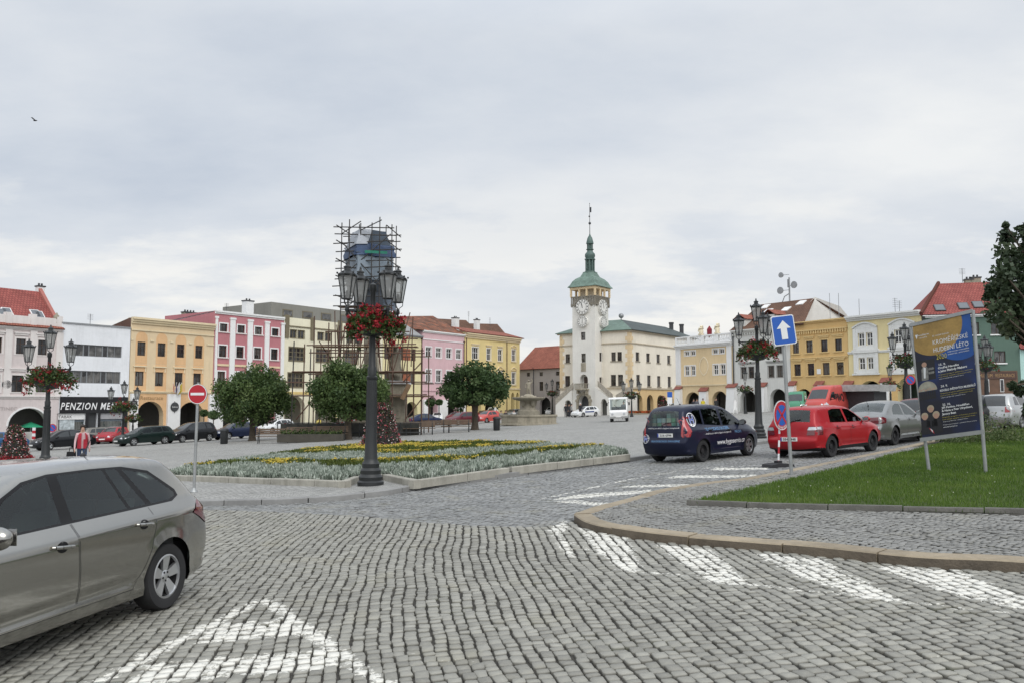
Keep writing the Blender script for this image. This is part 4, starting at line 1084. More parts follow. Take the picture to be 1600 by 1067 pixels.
for px, ph in ((1095.3, 509), (1120.5, 505)):
 x, z = h.F.loc(px, ph, .05); z0 = zb+1.0
 H_ = z-z0
 mb = MB(); mb.box(x-.25, x+.25, -.2, .3, z0, z0+.18); mb.lathe([(.24,.18),(.30,.45*H_),(.22,.55*H_),(.34,.72*H_),(.12,.82*H_),(.15,.9*H_),(.05,H_)], 9, (x, .05, z0)); mb.tube((x-.3,.05,z0+.7*H_),(x-.42,.0,z0+.4*H_),.07,6); mb.tube((x+.3,.05,z0+.7*H_),(x+.40,-.1,z0+.95*H_),.06,6)
 mb.build('statue', m_cream, h.root, smooth=50)
x, z = h.F.loc(1108.5, 516, .6); MB().lathe([(.05,-.9),(.28,-.6),(.30,.1),(.04,.5)], 8, (x, .6, z)).build('furled_parasol', mat('dark_red_cloth', (.22,.02,.03), .8), h.root)
cx, cz = h.F.loc(1100, 571.5); rx_, rz2 = 1.05*(h.x(1107)-h.x(1093))/2, (h.z(1100, 556.5)-h.z(1100, 586))/2
mb = MB(); N_ = 28
ring = [(math.copysign(abs(math.cos(t))**1.25, math.cos(t))*rx_, math.copysign(abs(math.sin(t))**1.25, math.sin(t))*rz2) for t in [2*math.pi*i/N_ for i in range(N_)]]
for i in range(N_):
 a, b = ring[i], ring[(i+1) % N_]
 mb.add([(cx+a[0],-.05,cz+a[1]),(cx+b[0],-.05,cz+b[1]),(cx+b[0]*.86,-.05,cz+b[1]*.9),(cx+a[0]*.86,-.05,cz+a[1]*.9),(cx+a[0],.01,cz+a[1]),(cx+b[0],.01,cz+b[1])], [(0,1,2,3),(0,4,5,1)])
mb.build('medallion', mat('pale_stucco', (.78,.68,.5), .8), h.root)
h.band('string_course', yl, h.z(1100, 601)-.08, .16, .12)
zt = h.z(1100, 607); mcap = mat('tile_cap_brown', (.24,.08,.06), .8, var=.25)
buttress(h, 1056.5, 1066, zt, m_white, mcap, .7); buttress(h, 1094.5, 1106.5, zt-.3, m_white, mcap, .7)
for a, tx in ((ar[0], 'BOUTIQUE'), (ar[1], 'DROGERIE')):
 xs = (a[0]+a[1])/2; d = MB().box(a[0]-.4, a[1]+.4, 2.86, 2.98, -.3, a[2]-.1).build('shop_window', m_dkgrey, aw)
 h.text(tx, m_white, xs, a[2]-.9, 1.5, .22, y=2.84, parent=aw)
h = House('mansard_house', 'pale grey house with tall brown tiled roof and radio mast', 1144.5, 1234, [(1146, 518), (1232, 508)], line=RL, depth=11)
pg = plaster('pale_grey_plaster', phc(192,192,188))
gw = mat('grey_stone_trim', (.33,.33,.32), .8)
kw = dict(fm=m_brown, nx=2, ny=(.6,), bar=.07, sur=gw, sw=.08)
h.wrow([(1157.5,1166),(1169,1178)], (1168, 573, 590.5), key=1, hood=('flat', gw, .45), **kw); h.wrow([(1200,1209),(1213,1223)], (1211, 571, 589), key=1, hood=('flat', gw, .45), **kw)
h.wrow([(1158,1167),(1170.5,1179)], (1168, 543, 554), key=2, **{**kw, 'ny': ()}); h.wrow([(1200.5,1209.5),(1213,1222)], (1217, 541, 552), key=2, **{**kw, 'ny': ()})
ar = [h.arch(1155, 1180, 1167, 609, .5, .6), h.arch(1201.5, 1227, 1214, 607, .5, .6)]
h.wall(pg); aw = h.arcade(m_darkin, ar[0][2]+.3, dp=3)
h.text('DECODOM', m_white, (ar[0][0]+ar[0][1])/2, ar[0][2]-.55, 1.4, .2, y=2.95, parent=aw)
h.band('cornice', pg, h.H-.4, .4, .45, steps=3)
mb = MB()
for i in range(22): mb.box(h.W*(i+.3)/22, h.W*(i+.7)/22, -.2, .02, h.H-.62, h.H-.41)
mb.build('corbel_frieze', pg, h.root)
ry = 5.5; zr = (h.F.loc(1275, 465, ry)[1]+h.F.loc(1188, 477, ry)[1])/2; xr1 = h.x(1275, ry); xr0 = h.x(1190, ry)
rf = roof(h, [[(0,-.4,h.H),(h.W+2,-.4,h.H),(xr1,ry,zr),(xr0,ry,zr)], [(0,11,h.H),(0,-.4,h.H),(xr0,ry,zr)], [(xr1,ry,zr),(h.W+2,11.5,h.H),(0,11,h.H),(xr0,ry,zr)]], m_tile_brown)
x2, z2 = h.F.loc(1322, 478, 8.5); x3 = h.x(1330, 10)
gab = MB().add([(h.W-.1,-.2,h.H-.4),(xr1,ry,zr+.12),(xr1+1.2,8.5,z2),(xr1+2,11.5,h.H-.6),(h.W-.1,-.2,h.H-2.5),(xr1+2,11.5,h.H-2.5)], [(0,1,2,3,5,4)]).build('gable_wall', plaster('gable_render', (.58,.57,.54)), h.root, recalc=False)
for px, py in ((1196, 480), (1200, 487), (1252, 474), (1228, 484)):
 slope_window(h, px, py, .9, 1.0, ((0,-.4,h.H), Vector((1,0,0)), Vector((0,ry+.4,zr-h.H))), m_white, m_white, rf)
for px, py in ((1160, 506), (1206, 499)):
 x = h.x(px, .6); zz = h.F.loc(px, py, .6)[1]
 d = MB().box(x-.7, x+.7, .3, 3, h.H+.1, zz+.5).build('dormer', pg, rf); MB().box(x-.35, x+.35, .27, .298, h.H+.5, zz+.3).build('pane', m_pane, d)
 quad_uv([[(x-.9,.1,zz+.5),(x,.1,zz+1.1),(x,3.5,zz+1.1),(x-.9,3.5,zz+.5)],[(x+.9,.1,zz+.5),(x,.1,zz+1.1),(x,3.5,zz+1.1),(x+.9,3.5,zz+.5)]], 'dormer_roof', m_tile_red, d, .06)
xm, zm = h.F.loc(1233, 434, ry)
mb = MB(); mb.tube((xm, ry, zr-.3), (xm, ry, zm), .09, 6); mb.box(xm-.2, xm-.05, ry-.1, ry+.1, zr+1.6, zm-.2); mb.path([(xm-1, ry, zr), (xm-.7, ry, zr+.6), (xm, ry, zr+.9)], .05)
ms = mb.build('radio_mast', m_zinc, rf)
for dx, dz, r in ((-.95,1.3,.42), (.95,1.75,.42), (-.8,3.1,.32)):
 MB().tube((xm, ry, zr+dz), (xm+dx, ry-.2, zr+dz), .03, 5).lathe([(.02,.12),(r*.8,.05),(r,-.1),(r,-.18),(0.001,-.19)], 12, (xm+dx, ry-.3, zr+dz), 'y').build('dish', m_zinc, ms)
zt = h.z(1190, 604); buttress(h, 1138, 1151.5, zt, m_white, mcap, .8); buttress(h, 1184, 1198, zt, m_white, mcap, .8)
downpipe(h, .15, 0, h.H-.5, m_dkgrey)
h = House('orange_house', 'orange yellow house with corbel frieze and small red buttress caps', 1234.5, 1324.5, [(1245, 504.5), (1322, 497.5)], line=RL, depth=9)
og = plaster('orange_plaster', phc(194,164,114))
og2 = plaster('orange_trim', phc(198,172,124))
kw = dict(fm=m_brown, nx=2, ny=(.62,), bar=.06, sur=og2, sw=.10, hood=('flat', og2, .38))
h.wrow([(1239,1249),(1260,1270.5),(1283,1294),(1305.5,1316)], (1288, 531, 549.5), key=1, sill=og2, **kw)
h.wrow([(1240.5,1251),(1261.5,1272),(1285,1296),(1307,1318)], (1290, 566.5, 585.5), key=2, sill=og2, **kw)
h.box('wall_plaque', m_white, h.x(1276), h.x(1282), -.03, .02, h.z(1279, 584), h.z(1279, 576))
ar = [h.arch(1243, 1266, 1254, 607, .5, .6), h.arch(1292, 1316, 1304, 604, .5, .6)]
h.wall(og); h.arcade(m_darkin, ar[0][2]+.3, dp=3)
h.band('cornice', og2, h.H-.2, .25, .3, steps=2)
zc = h.z(1290, 515)
mb = MB()
for i in range(24): mb.box(h.W*(i+.25)/24, h.W*(i+.75)/24, -.16, .02, zc-.35, zc-.02)
mb.box(0, h.W, -.2, .02, zc-.018, zc+.12); mb.build('corbel_frieze', og2, h.root)
h.band('string_course', og2, h.z(1280, 559)-.08, .2, .14, steps=2)
for a, b in ((1233.5,1244),(1275,1287),(1319.5,1333)): buttress(h, a, b, h.z((a+b)/2, 602), m_white, mcap, .8)
h = House('pale_yellow_house', 'pale yellow house with white stucco window surrounds over orange arches', 1325, 1441, [(1326, 497.5), (1440, 487.5)], line=RL, depth=9)
pyl = plaster('pale_cream_yellow', phc(208,194,150)); wst = plaster('white_stucco', (.70,.70,.68))
kw = dict(fm=m_white, nx=2, ny=(.55,), bar=.09)
m1, m2 = (.24, 0), 0
for pxs, r1, r2 in (([(1342,1351.5),(1354.5,1365)], (1353, 520, 540), (1355, 558, 577)), ([(1399,1409.5),(1413,1424)], (1404, 515, 536), (1406, 555, 576))):
 for ref, key in ((r1, 1), (r2, 2)):
  rr = h.wrow(pxs, ref, key=key, **kw)
  x0, x1, z0, z1 = rr[0][0]-.55, rr[1][1]+.55, rr[0][2]-.35, rr[0][3]+.45
  mb = MB(); wall_mesh(mb, rect_pts(x0, x1, z0, z1), [rect_pts(*r) for r in rr], -.07, [.07, .07])
  n = 12; top = [(x0+(x1-x0)*i/n, z1+(.45*math.sin(math.pi*i/n) if key == 1 else 0)) for i in range(n+1)]
  for (xa, za), (xb, zb_) in zip(top[:-1], top[1:]):
   mb.add([(xa,-.2,za+.02),(xb,-.2,zb_+.02),(xb,-.2,zb_+.16),(xa,-.2,za+.16),(xa,0,za+.02),(xb,0,zb_+.02),(xb,0,zb_+.16),(xa,0,za+.16)], [(0,1,2,3),(3,2,6,7),(0,4,5,1)])
  if key == 1: mb.prism([(x0+.1, z1+.005)]+[(a, b+.01) for a, b in top[1:-1]]+[(x1-.1, z1+.005)], -.075, .0)
  mb.box(x0-.1, x1+.1, -.2, .02, z0-.17, z0-.01)
  for q in (x0+.18, x1-.18): mb.box(q-.14, q+.14, -.115, -.071, z0+.05, z1-.02)
  mb.build('window_surround', wst, h.root, recalc=False)
ar = [h.arch(1339.5, 1378, 1359, 594.5, .5, .8), h.arch(1401, 1437, 1419, 588.5, .5, .8)]
h.wall(pyl); h.arcade(m_darkin, ar[0][2]+.4, dp=4)
zc = h.z(1380, 585)
mb = MB(); wall_mesh(mb, rect_pts(0, h.W-.02, -.9, zc), [arch_pts(a[0], a[1], a[2]-(a[1]-a[0])*.5, a[2], z0=-.89) for a in ar], -.03, [.03, .03]); mb.build('arch_panel', og, h.root, recalc=False)
h.band('cornice', wst, h.H-.35, .5, .6, steps=3); h.band('string_course', wst, h.z(1380, 549)-.1, .24, .16, steps=2)
mb = MB()
for i in range(6): mb.box(0, h.W, -.02, .01, zc+.35+i*.38, zc+.38+i*.38)
for a, b in ((1377.5,1392),): buttress(h, a, b, h.z(1385, 597), m_white, mcap, .8)
x, z = h.F.loc(1398, 466, 5)
antenna(x, 5, h.H, z-h.H, parent=h.root); x, z = h.F.loc(1405, 470, 5); antenna(x, 5, h.H, z-h.H, parent=h.root)
for px in (1299, 1313, 1345):
 x = h.x(px, 5); MB().tube((x, 5, h.H-.5), (x, 5, h.z(px, 458 if px < 1340 else 467, 5)), .03, 5).build('mast_pole', m_zinc, h.root)
p5 = on_line(RP, RD, 1442)
h = House('green_house', 'dark green house with steep red roof and wooden shop front at right', 1442, 1592, [(1442, 493), (1560, 489)], line=(p5, (.97, -.24)), depth=9)
gn = plaster('green_plaster', phc(84,103,93))
kw = dict(fm=m_brown, nx=2, ny=(), bar=.07, sill=m_white)
h.wrow([(1458,1474),(1515,1531),(1549,1570)], (1523, 504, 523), key=1, **kw); h.wrow([(1460,1476),(1518,1533),(1552,1573)], (1526, 549, 567), key=2, **kw)
h.wall(gn)
wf = mat('wood_shopfront', (.12,.065,.04), .6, var=.3, scale=2)
x0, x1, z1 = h.x(1524), h.x(1588), h.z(1556, 579)
sf = h.box('shop_front', wf, x0, x1, -.12, -.003, -1, z1); h.box('fascia', mat('dark_fascia', (.07,.035,.025), .6), x0+.1, x1-.1, -.17, -.121, z1-.75, z1-.1, sf)
h.text('MUZEUM · RESTAURACE', mat('gold_lettering', (.35,.22,.10), .6), (x0+x1)/2, z1-.42, (x1-x0)*.86, .3, y=-.18, parent=sf)
for a, b in ((1538,1543),(1560,1566)):
 w = h.box('shop_window', m_white, h.x(a), h.x(b), -.16, -.121, h.z(1556, 612), h.z(1556, 592), sf)
 MB().box(h.x(a)+.04, h.x(b)-.04, -.172, -.161, h.z(1556, 611), h.z(1556, 593)).build('pane', m_pane, w)
h.text('PIVOVAR', mat('dark_green_lettering', (.03,.05,.045), .7), h.x(1524), h.z(1524, 538), 2.9, .42)
zr = h.F.loc(1500, 442, 4)[1]; xl = h.x(1471, 4.2)
rf = roof(h, [[(-.2,-.4,h.H),(h.W+.4,-.4,h.H),(h.W+.4,4.2,zr),(xl,4.2,zr)], [(-.2,9,h.H),(-.2,-.4,h.H),(xl,4.2,zr)]], m_tile_new)
h.band('cornice', m_white, h.H-.3, .28, .34, steps=2)
mb = MB(); mb.tube((-.15,-.35,h.H+.1), (xl,4.2,zr+.1), .17, 6); mb.build('verge', m_tile_red, rf)
for px, py in ((1468, 482), (1505, 479), (1528, 477)):
 slope_window(h, px, py, .9, 1.1, ((0,-.4,h.H), Vector((1,0,0)), Vector((0,4.6,zr-h.H))), m_dkgrey, m_skyglass, rf)
h.chim_px(1524, 433.5, 4.6, .8, m=m_stone, parent=rf); h.chim_px(1513, 436.5, 4.6, .7, m=m_stone, parent=rf); x = h.x(1509, 4); antenna(x, 4, zr, 1.4, parent=rf)
downpipe(h, .1, 0, h.H-.4, m_dkgrey)
p6 = on_line(p5, (.97, -.24), 1592.5)
h = House('turquoise_house', 'pale turquoise house at the right edge behind the tree', 1592.5, 1760, [(1593, 545)], line=(p6, (.97, -.24)), depth=8)
h.wrow([(1612,1632),(1650,1670),(1690,1710)], (1620, 570, 592), fm=m_white, key=1, sill=m_white)
h.wall(plaster('turquoise_plaster', phc(165,195,188)))
roof(h, [[(0,-.4,h.H),(h.W,-.4,h.H),(h.W,4,h.H+2.4),(0,4,h.H+2.4)],[(h.W,8,h.H),(0,8,h.H),(0,4,h.H+2.4),(h.W,4,h.H+2.4)]], m_tile_new)
cd = 113.0; u = ray(930, 560); tc = (u.x/u.y*cd, cd)
TF = Frame(tc, (.8, -.6)); th = thing('town_hall', 'cream town hall with white clock tower and green copper spire', 'town hall', TF.o, TF.rz)
h = House.__new__(House); h.F = TF; h.root = th; h.holes, h.rev, h.protos, h.zb = [], [], {}, -1.5
S0 = 1.8; xc = TF.loc(985, 560, S0)[0]; xl = TF.loc(875, 560, S0)[0]; HB = TF.loc(985, 515, S0)[1]
mthw = plaster('town_hall_cream', phc(208,201,187)); mtow = plaster('tower_white', phc(200,198,192)); mq = plaster('quoin_ochre', (.66,.52,.33)); mgf = plaster('ground_floor_ochre', phc(194,168,126))
def wx(pxa, pxb, pt, pb):   # front window (on plane y = S0)
 return TF.loc(pxa, 560, S0)[0], TF.loc(pxb, 560, S0)[0], TF.loc((pxa+pxb)/2, pb, S0)[1], TF.loc((pxa+pxb)/2, pt, S0)[1]
class Face:  # windows on any upright face: build in face coordinates, face placed by a child Empty-free matrix
 pass
def face_window(parent, M, x0, x1, z0, z1, fm, nx=2, ny=(.6,), bar=.07, pm=None, dp=.18, sill=None, sur=None):
 w, hh = x1-x0, z1-z0; mb = MB()
 mb.box(0, bar, dp-.06, dp, 0, hh); mb.box(w-bar, w, dp-.06, dp, 0, hh); mb.box(bar, w-bar, dp-.06, dp, 0, bar); mb.box(bar, w-bar, dp-.06, dp, hh-bar, hh)
 for i in range(1, nx): mb.box(w*i/nx-bar*.4, w*i/nx+bar*.4, dp-.055, dp-.005, bar, hh-bar)
 for q in ny: mb.box(bar, w-bar, dp-.05, dp-.056+.04, hh*q-bar*.35, hh*q+bar*.35)
 o = mb.build('window', fm, parent); o.matrix_local = M @ Matrix.Translation((x0, 0, z0))
 MB().poly([(bar*.5,dp-.02,bar*.5),(w-bar*.5,dp-.02,bar*.5),(w-bar*.5,dp-.02,hh-bar*.5),(bar*.5,dp-.02,hh-bar*.5)]).build('pane', pm or m_pane, o, recalc=False)
 if sill: MB().box(-.12, w+.12, -.1, .02, -.12, -.003).build('sill', sill, o)
 return o
def faced(name, M, outer, holes, m, rev=.22, parent=th):
 mb = MB(); wall_mesh(mb, outer, holes, 0, rev if isinstance(rev, list) else [rev]*len(holes)); mb.xform(M); return mb.build(name, m, parent, recalc=False)
MF = Matrix.Translation((0, S0, 0))
MS = Matrix.Translation((xc, S0, 0)) @ Matrix.Rotation(math.pi/2, 4, 'Z')       # right side face: its x runs away from the viewer
Ls = 21.0
z2t, z2b = TF.loc(958, 550, S0)[1], TF.loc(958, 564, S0)[1]; z1t, z1b = TF.loc(963, 585, S0)[1], TF.loc(963, 602.5, S0)[1]
zcor, zcor2 = TF.loc(970, 606, S0)[1], TF.loc(968, 536.5, S0)[1]
fw = []
for a, b in ((955,962),(964.5,971.5)): fw.append((TF.loc(a,560,S0)[0], TF.loc(b,560,S0)[0], z2b, z2t))
for a, b in ((954,962),(965,973)): fw.append((TF.loc(a,560,S0)[0], TF.loc(b,560,S0)[0], z1b, z1t))
for a, b in ((883.7,890.5),): fw += [(TF.loc(a,560,S0)[0], TF.loc(b,560,S0)[0], z2b, z2t), (TF.loc(a-1,560,S0)[0], TF.loc(b,560,S0)[0], z1b, z1t)]
faced('wall', MF, rect_pts(xl, xc, -1.5, HB), [rect_pts(*w) for w in fw], mthw)
for w in fw: face_window(th, MF, *w, m_brown, sill=m_stone)
sy = lambda px: TF.locx(px, 560, xc)[0]-S0
sw_ = []
for a, b in ((993.4,999.6),(1010,1016.4),(1026,1032),(1042.6,1048.5)): sw_.append((sy(a), sy(b), z2b, z2t))
for a, b in ((994,1001),(1011,1018),(1026.5,1033.5),(1043,1049.5)): sw_.append((sy(a), sy(b), z1b, z1t))
sw_ = [(x0, x0+1.05, a, b) for x0, x1, a, b in sw_]
sar = []
zat = TF.locx(1000, 616, xc)[1]
for a, b in ((993,1003),(1010,1020),(1026,1036),(1042,1051.5)): sar.append((sy(a), sy(b)))
faced('wall', MS, rect_pts(0, Ls, zcor, HB), [rect_pts(*w) for w in sw_], mthw)
for w in sw_: face_window(th, MS, *w, m_brown, sill=m_stone)
faced('arcade_wall', MS, rect_pts(0, Ls, -1.5, zcor), [arch_pts(a, b, zat-(b-a)*.5, zat, z0=-1.49) for a, b in sar], mgf, .5)
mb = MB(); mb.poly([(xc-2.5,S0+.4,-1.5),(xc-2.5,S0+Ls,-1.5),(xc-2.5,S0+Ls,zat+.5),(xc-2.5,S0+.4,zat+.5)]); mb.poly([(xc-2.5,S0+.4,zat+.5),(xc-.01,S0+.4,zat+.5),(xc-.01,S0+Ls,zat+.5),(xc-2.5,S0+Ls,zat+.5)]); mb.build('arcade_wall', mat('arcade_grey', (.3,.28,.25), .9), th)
mb = MB(); mb.poly([(xl,S0,-1.5),(xl,S0,HB),(xl,S0+14,HB),(xl,S0+14,-1.5)]); mb.poly([(xl,S0+14,-1.5),(xl,S0+14,HB),(xc,S0+Ls,HB),(xc,S0+Ls,-1.5)]); mb.build('wall', mthw, th)
mb = MB()
for z, hh, out in ((zcor-.1,.22,.14), (zcor2-.06,.16,.12), (HB-.25,.25,.3)):
 mb.box(xl-out, xc+out, S0-out, S0-.002, z, z+hh); mb.box(xc+.002, xc+out, S0, S0+Ls, z, z+hh)
mb.build('cornice', mat('cornice_stone', (.42,.36,.27), .8, streak=.3), th)
n = 13; qa, qb = MB(), MB()
for i in range(n):
 l = .75 if i % 2 else .45; z0 = zcor+.15+(HB-.3-zcor-.15)*i/n; z1 = zcor+.15+(HB-.3-zcor-.15)*(i+1)/n-.03
 qa.box(xc-l, xc+.04, S0-.04, S0-.002, z0, z1); qa.box(xc+.002, xc+.04, S0, S0+l, z0, z1)
 qb.box(xl-.04, xl+l, S0-.04, S0-.002, z0, z1)
qa.build('quoins', mq, th); qb.build('quoins', mq, th)
zr = HB+1.9
tr = quad_uv([[(xl-.5,S0-.5,HB),(xc+.5,S0-.5,HB),(xc-3.6,S0+4,zr),(xl+3.6,S0+4,zr)]], 'roof', m_copper, th, .1)
quad_uv([[(xc+.5,S0-.5,HB),(xc+.5,S0+Ls+.5,HB),(xc-3.6,S0+Ls-3,zr),(xc-3.6,S0+4,zr)], [(xl-.5,S0+14,HB),(xl-.5,S0-.5,HB),(xl+3.6,S0+4,zr),(xl+3.6,S0+12,zr)], [(xl+3.6,S0+4,zr),(xc-3.6,S0+4,zr),(xc-3.6,S0+Ls-3,zr),(xl+3.6,S0+12,zr)]], 'roof', m_copper_dark, th, .1)
mb = MB(); mb.ball((xc-3.6,S0+4,zr+.55), .38, n=10, m=6); mb.tube((xc-3.6,S0+4,zr),(xc-3.6,S0+4,zr+.3),.08); mb.build('finial', m_zinc, th, smooth=180)
for px in (1049, 1065):
 yy_ = TF.locx(px, 515, xc-3)[0]; MB().lathe([(.35,0),(.35,1.5),(.42,1.5),(.42,1.75)], 8, (xc-3, yy_, HB+.9)).build('chimney', m_dkgrey, th)
TW = 3.7; ZT = TF.loc(912, 464, 0)[1]
MT = Matrix.Identity(4); MR = Matrix.Rotation(math.pi/2, 4, 'Z')      # right face: x runs back from the near corner
tl = lambda px, py: TF.loc(px, py, 0)
def trect(a, t, b, bt): return tl(a, t)[0], tl(b, t)[0], tl((a+b)/2, bt)[1], tl((a+b)/2, t)[1]
tw = [trect(907.6, 519, 914.5, 531.5), trect(908.3, 552, 915, 566)]
bal_a = (tl(906, 590)[0], tl(918.5, 590)[0], tl(912, 584.5)[1], tl(912, 606)[1]); por = (tl(904.5, 620)[0], tl(920.5, 620)[0], tl(912, 617)[1])
tower = faced('tower', MT, rect_pts(-TW, 0, -1.5, ZT), [rect_pts(*w) for w in tw]+[arch_pts(bal_a[0], bal_a[1], bal_a[2]-.75, bal_a[2], z0=bal_a[3]), arch_pts(por[0], por[1], por[2]-.9, por[2], z0=-1.49)], mtow, [.25, .25, .8, .9])
ry_ = lambda px: TF.locx(px, 560, 0)[0]
rw = [(ry_(936.8), ry_(936.8)+.62, z2b, z2t), ]
rw2 = (ry_(936.5), ry_(941.5), TF.locx(939, 606, 0)[1], TF.locx(939, 589, 0)[1])
faced('tower_side', MR, rect_pts(0, TW, -1.5, ZT), [rect_pts(*rw[0]), rect_pts(*rw2)], mtow)
mb = MB(); mb.poly([(-TW,0,-1.5),(-TW,0,ZT),(-TW,TW,ZT),(-TW,TW,-1.5)]); mb.poly([(-TW,TW,-1.5),(-TW,TW,ZT),(0,TW,ZT),(0,TW,-1.5)]); mb.poly([(-TW,0,ZT),(0,0,ZT),(0,TW,ZT),(-TW,TW,ZT)])
mb.poly([(bal_a[0]-.2,.8,bal_a[3]-.1),(bal_a[1]+.2,.8,bal_a[3]-.1),(bal_a[1]+.2,.8,bal_a[2]+.2),(bal_a[0]-.2,.8,bal_a[2]+.2)]); mb.build('tower_back', mtow, th, recalc=False)
for w in tw: face_window(th, MT, *w, m_brown, nx=1, ny=())
face_window(th, MR, *rw[0], m_brown, nx=1, ny=()); face_window(th, MR, *rw2, m_brown, nx=2, ny=())
bx = [(bal_a[0]+bal_a[1])/2]
MB().box(bal_a[0]+.25, bal_a[1]-.1, .7, .79, bal_a[3], bal_a[2]-.3).build('balcony_door', m_brown, th)
MB().box(por[0], por[1], .8, .9, -1.5, por[2]).build('portal_door', m_dkgrey, th)
x0, x1 = tw[1][0], tw[1][1]; MB().box(x0-.05, x1+.05, -.05, -.002, tl(912, 580)[1], tw[1][2]-.05).build('inscription_tablet', m_stone, th)
x0, x1 = tl(902.5, 600)[0], tl(920.5, 600)[0]; zb0, zb1 = tl(912, 609)[1], tl(912, 599.5)[1]
mb = MB(); mb.box(x0, x1, -.75, -.003, zb0, zb0+.18)
for i in range(11): mb.box(x0+(x1-x0)*i/10-.04, x0+(x1-x0)*i/10+.04, -.75, -.68, zb0+.18, zb1)
mb.box(x0-.04, x1+.04, -.78, -.66, zb1, zb1+.08); mb.box(x0, x0+.07, -.66, -.01, zb1, zb1+.08); mb.box(x1-.07, x1, -.66, -.01, zb1, zb1+.08)
for q in (x0+.25, x1-.25): mb.prism([(q-.1, zb0-.5), (q-.1, zb0-.01), (q+.1, zb0-.01), (q+.1, zb0-.5)], -.55, -.01)
mb.build('balcony', m_stone, th)
mb = MB(); n = 13; cx, rxx = (por[0]+por[1])/2, (por[1]-por[0])/2; zs_ = por[2]-.9
pts = [(cx-rxx, -1.4), (cx-rxx, 0), (cx-rxx, zs_)]+[(cx-rxx*math.cos(math.pi*i/n), zs_+.9*math.sin(math.pi*i/n)) for i in range(1, n)]+[(cx+rxx, zs_), (cx+rxx, 0), (cx+rxx, -1.4)]
for i in range(len(pts)-1):
 a, b = pts[i], pts[i+1]; k = 1.42 if i % 2 else 1.58
 f = lambda p: (cx+(p[0]-cx)*k, (zs_+(p[1]-zs_)*(k if p[1] > zs_ else 1)))
 c_, d_ = f(b), f(a); e = .14 if i % 2 else .2
 mb.add([(a[0],-e,a[1]),(b[0],-e,b[1]),(c_[0],-e,c_[1]),(d_[0],-e,d_[1]),(a[0],.02,a[1]),(b[0],.02,b[1]),(c_[0],.02,c_[1]),(d_[0],.02,d_[1])], [(0,1,2,3),(0,4,5,1),(2,6,7,3),(1,5,6,2),(3,7,4,0)])
mb.build('portal_surround', m_stone, th)
m_clk = mat('clock_black', (.06,.06,.058), .5)
def clock(M, cx, cz, r, nt, hr, mn, parent=th):
 mb = MB(); mb.lathe([(r,.0),(r,-.34),(.01,-.34)], 32, (cx, 0, cz), 'y'); mb.cur = 1
 def ringm(ra, rb):
  vs, fs = [], []
  for i in range(40):
   t = 2*math.pi*i/40
   for q in (ra, rb): vs.append((cx+q*math.cos(t), -.355, cz+q*math.sin(t)))
  for i in range(40): j = (i+1) % 40; fs.append((2*i, 2*j, 2*j+1, 2*i+1))
  mb.add(vs, fs)
 ringm(r*.955, r*1.0); ringm(r*.60, r*.64)
 for i in range(nt):
  t = 2*math.pi*i/nt; d = Vector((math.sin(t), 0, math.cos(t))); e = Vector((d.z, 0, -d.x)); c = Vector((cx, -.358, cz))
  for off in (-.05, .05) if nt == 12 else (0,):
   mb.poly([c+d*r*.70+e*r*(off-.028), c+d*r*.70+e*r*(off+.028), c+d*r*.89+e*r*(off+.034), c+d*r*.89+e*r*(off-.034)])
 for t, l, w in ((hr, .52, .045), (mn, .80, .03)):
  d = Vector((math.sin(t), 0, math.cos(t))); e = Vector((d.z, 0, -d.x)); c = Vector((cx, -.366, cz))
  mb.poly([c-d*r*.18+e*r*w, c-d*r*.18-e*r*w, c+d*r*l*.8-e*r*w, c+d*r*l, c+d*r*l*.8+e*r*w])
 mb.xform(M); o = mb.build('clock_face', [mat('clock_white', (.70,.69,.65), .6), m_clk], parent, recalc=False); return o
czb, czs = tl(909, 480.5)[1], tl(909, 503)[1]
clock(MT, -TW/2, czb, 1.08, 12, 11.6*math.pi/6, 11.4*math.pi/6); clock(MT, -TW/2, czs, .8, 12, 6.1*math.pi/6, 0.05)
clock(MR, TW/2, czb, 1.08, 12, 11.6*math.pi/6, 11.4*math.pi/6); clock(MR, TW/2, czs, .8, 12, 6.1*math.pi/6, 0.05)
zg0, zg1 = tl(912, 477)[1], ZT+.05; mb = MB(); e = .17; gy = zg1
mb.box(-TW-e, e, -e, TW+e, zg0, zg0+.22)
mb.box(-TW-e, e, -e, -e+.1, gy-.1, gy+.05); mb.box(e-.1, e, -e+.1, TW+e, gy-.1, gy+.05); mb.box(-TW-e, -TW-e+.1, -e+.1, TW+e, gy-.1, gy+.05)
for i in range(15):
 q = -TW-e+.1+(TW+2*e-.2)*i/14
 mb.box(q-.07, q+.07, -e+.01, -e+.09, zg0+.22, gy-.1); mb.box(e-.09, e-.01, -(q)-TW-.07+TW-.0, -(q)-.07+.14, zg0+.22, gy-.1)
 if i % 2 == 0: mb.box(q-.09, q+.09, -e*.8, -.01, zg0-.22, zg0); mb.box(.01, e*.8, -q-.09, -q+.09, zg0-.22, zg0)
mb.build('gallery', mat('gallery_stone', (.20,.18,.145), .8, var=.3), th)
ze = tl(912, 448.5)[1]; mb = MB()
for x, y in ((-TW-.12,-.12),(.12,-.12),(.12,TW+.12),(-TW-.12,TW+.12),(-TW*.66,-.12),(-TW*.33,-.12),(.12,TW*.33),(.12,TW*.66),(-TW*.33,TW+.12),(-TW*.66,TW+.12),(-TW-.12,TW*.33),(-TW-.12,TW*.66)): mb.box(x-.12, x+.12, y-.12, y+.12, gy, ze)
mb.box(-TW-.25, .25, -.25, TW+.25, ze-.35, ze-.02)
mb.build('gallery_posts', mq, th)
MB().box(-TW+.75, -.75, .75, TW-.75, ZT, ze-.36).build('bell_chamber', plaster('bell_chamber_plaster', (.50,.43,.32)), th)
c0 = (-TW/2, TW/2, 0); pxm = .0895
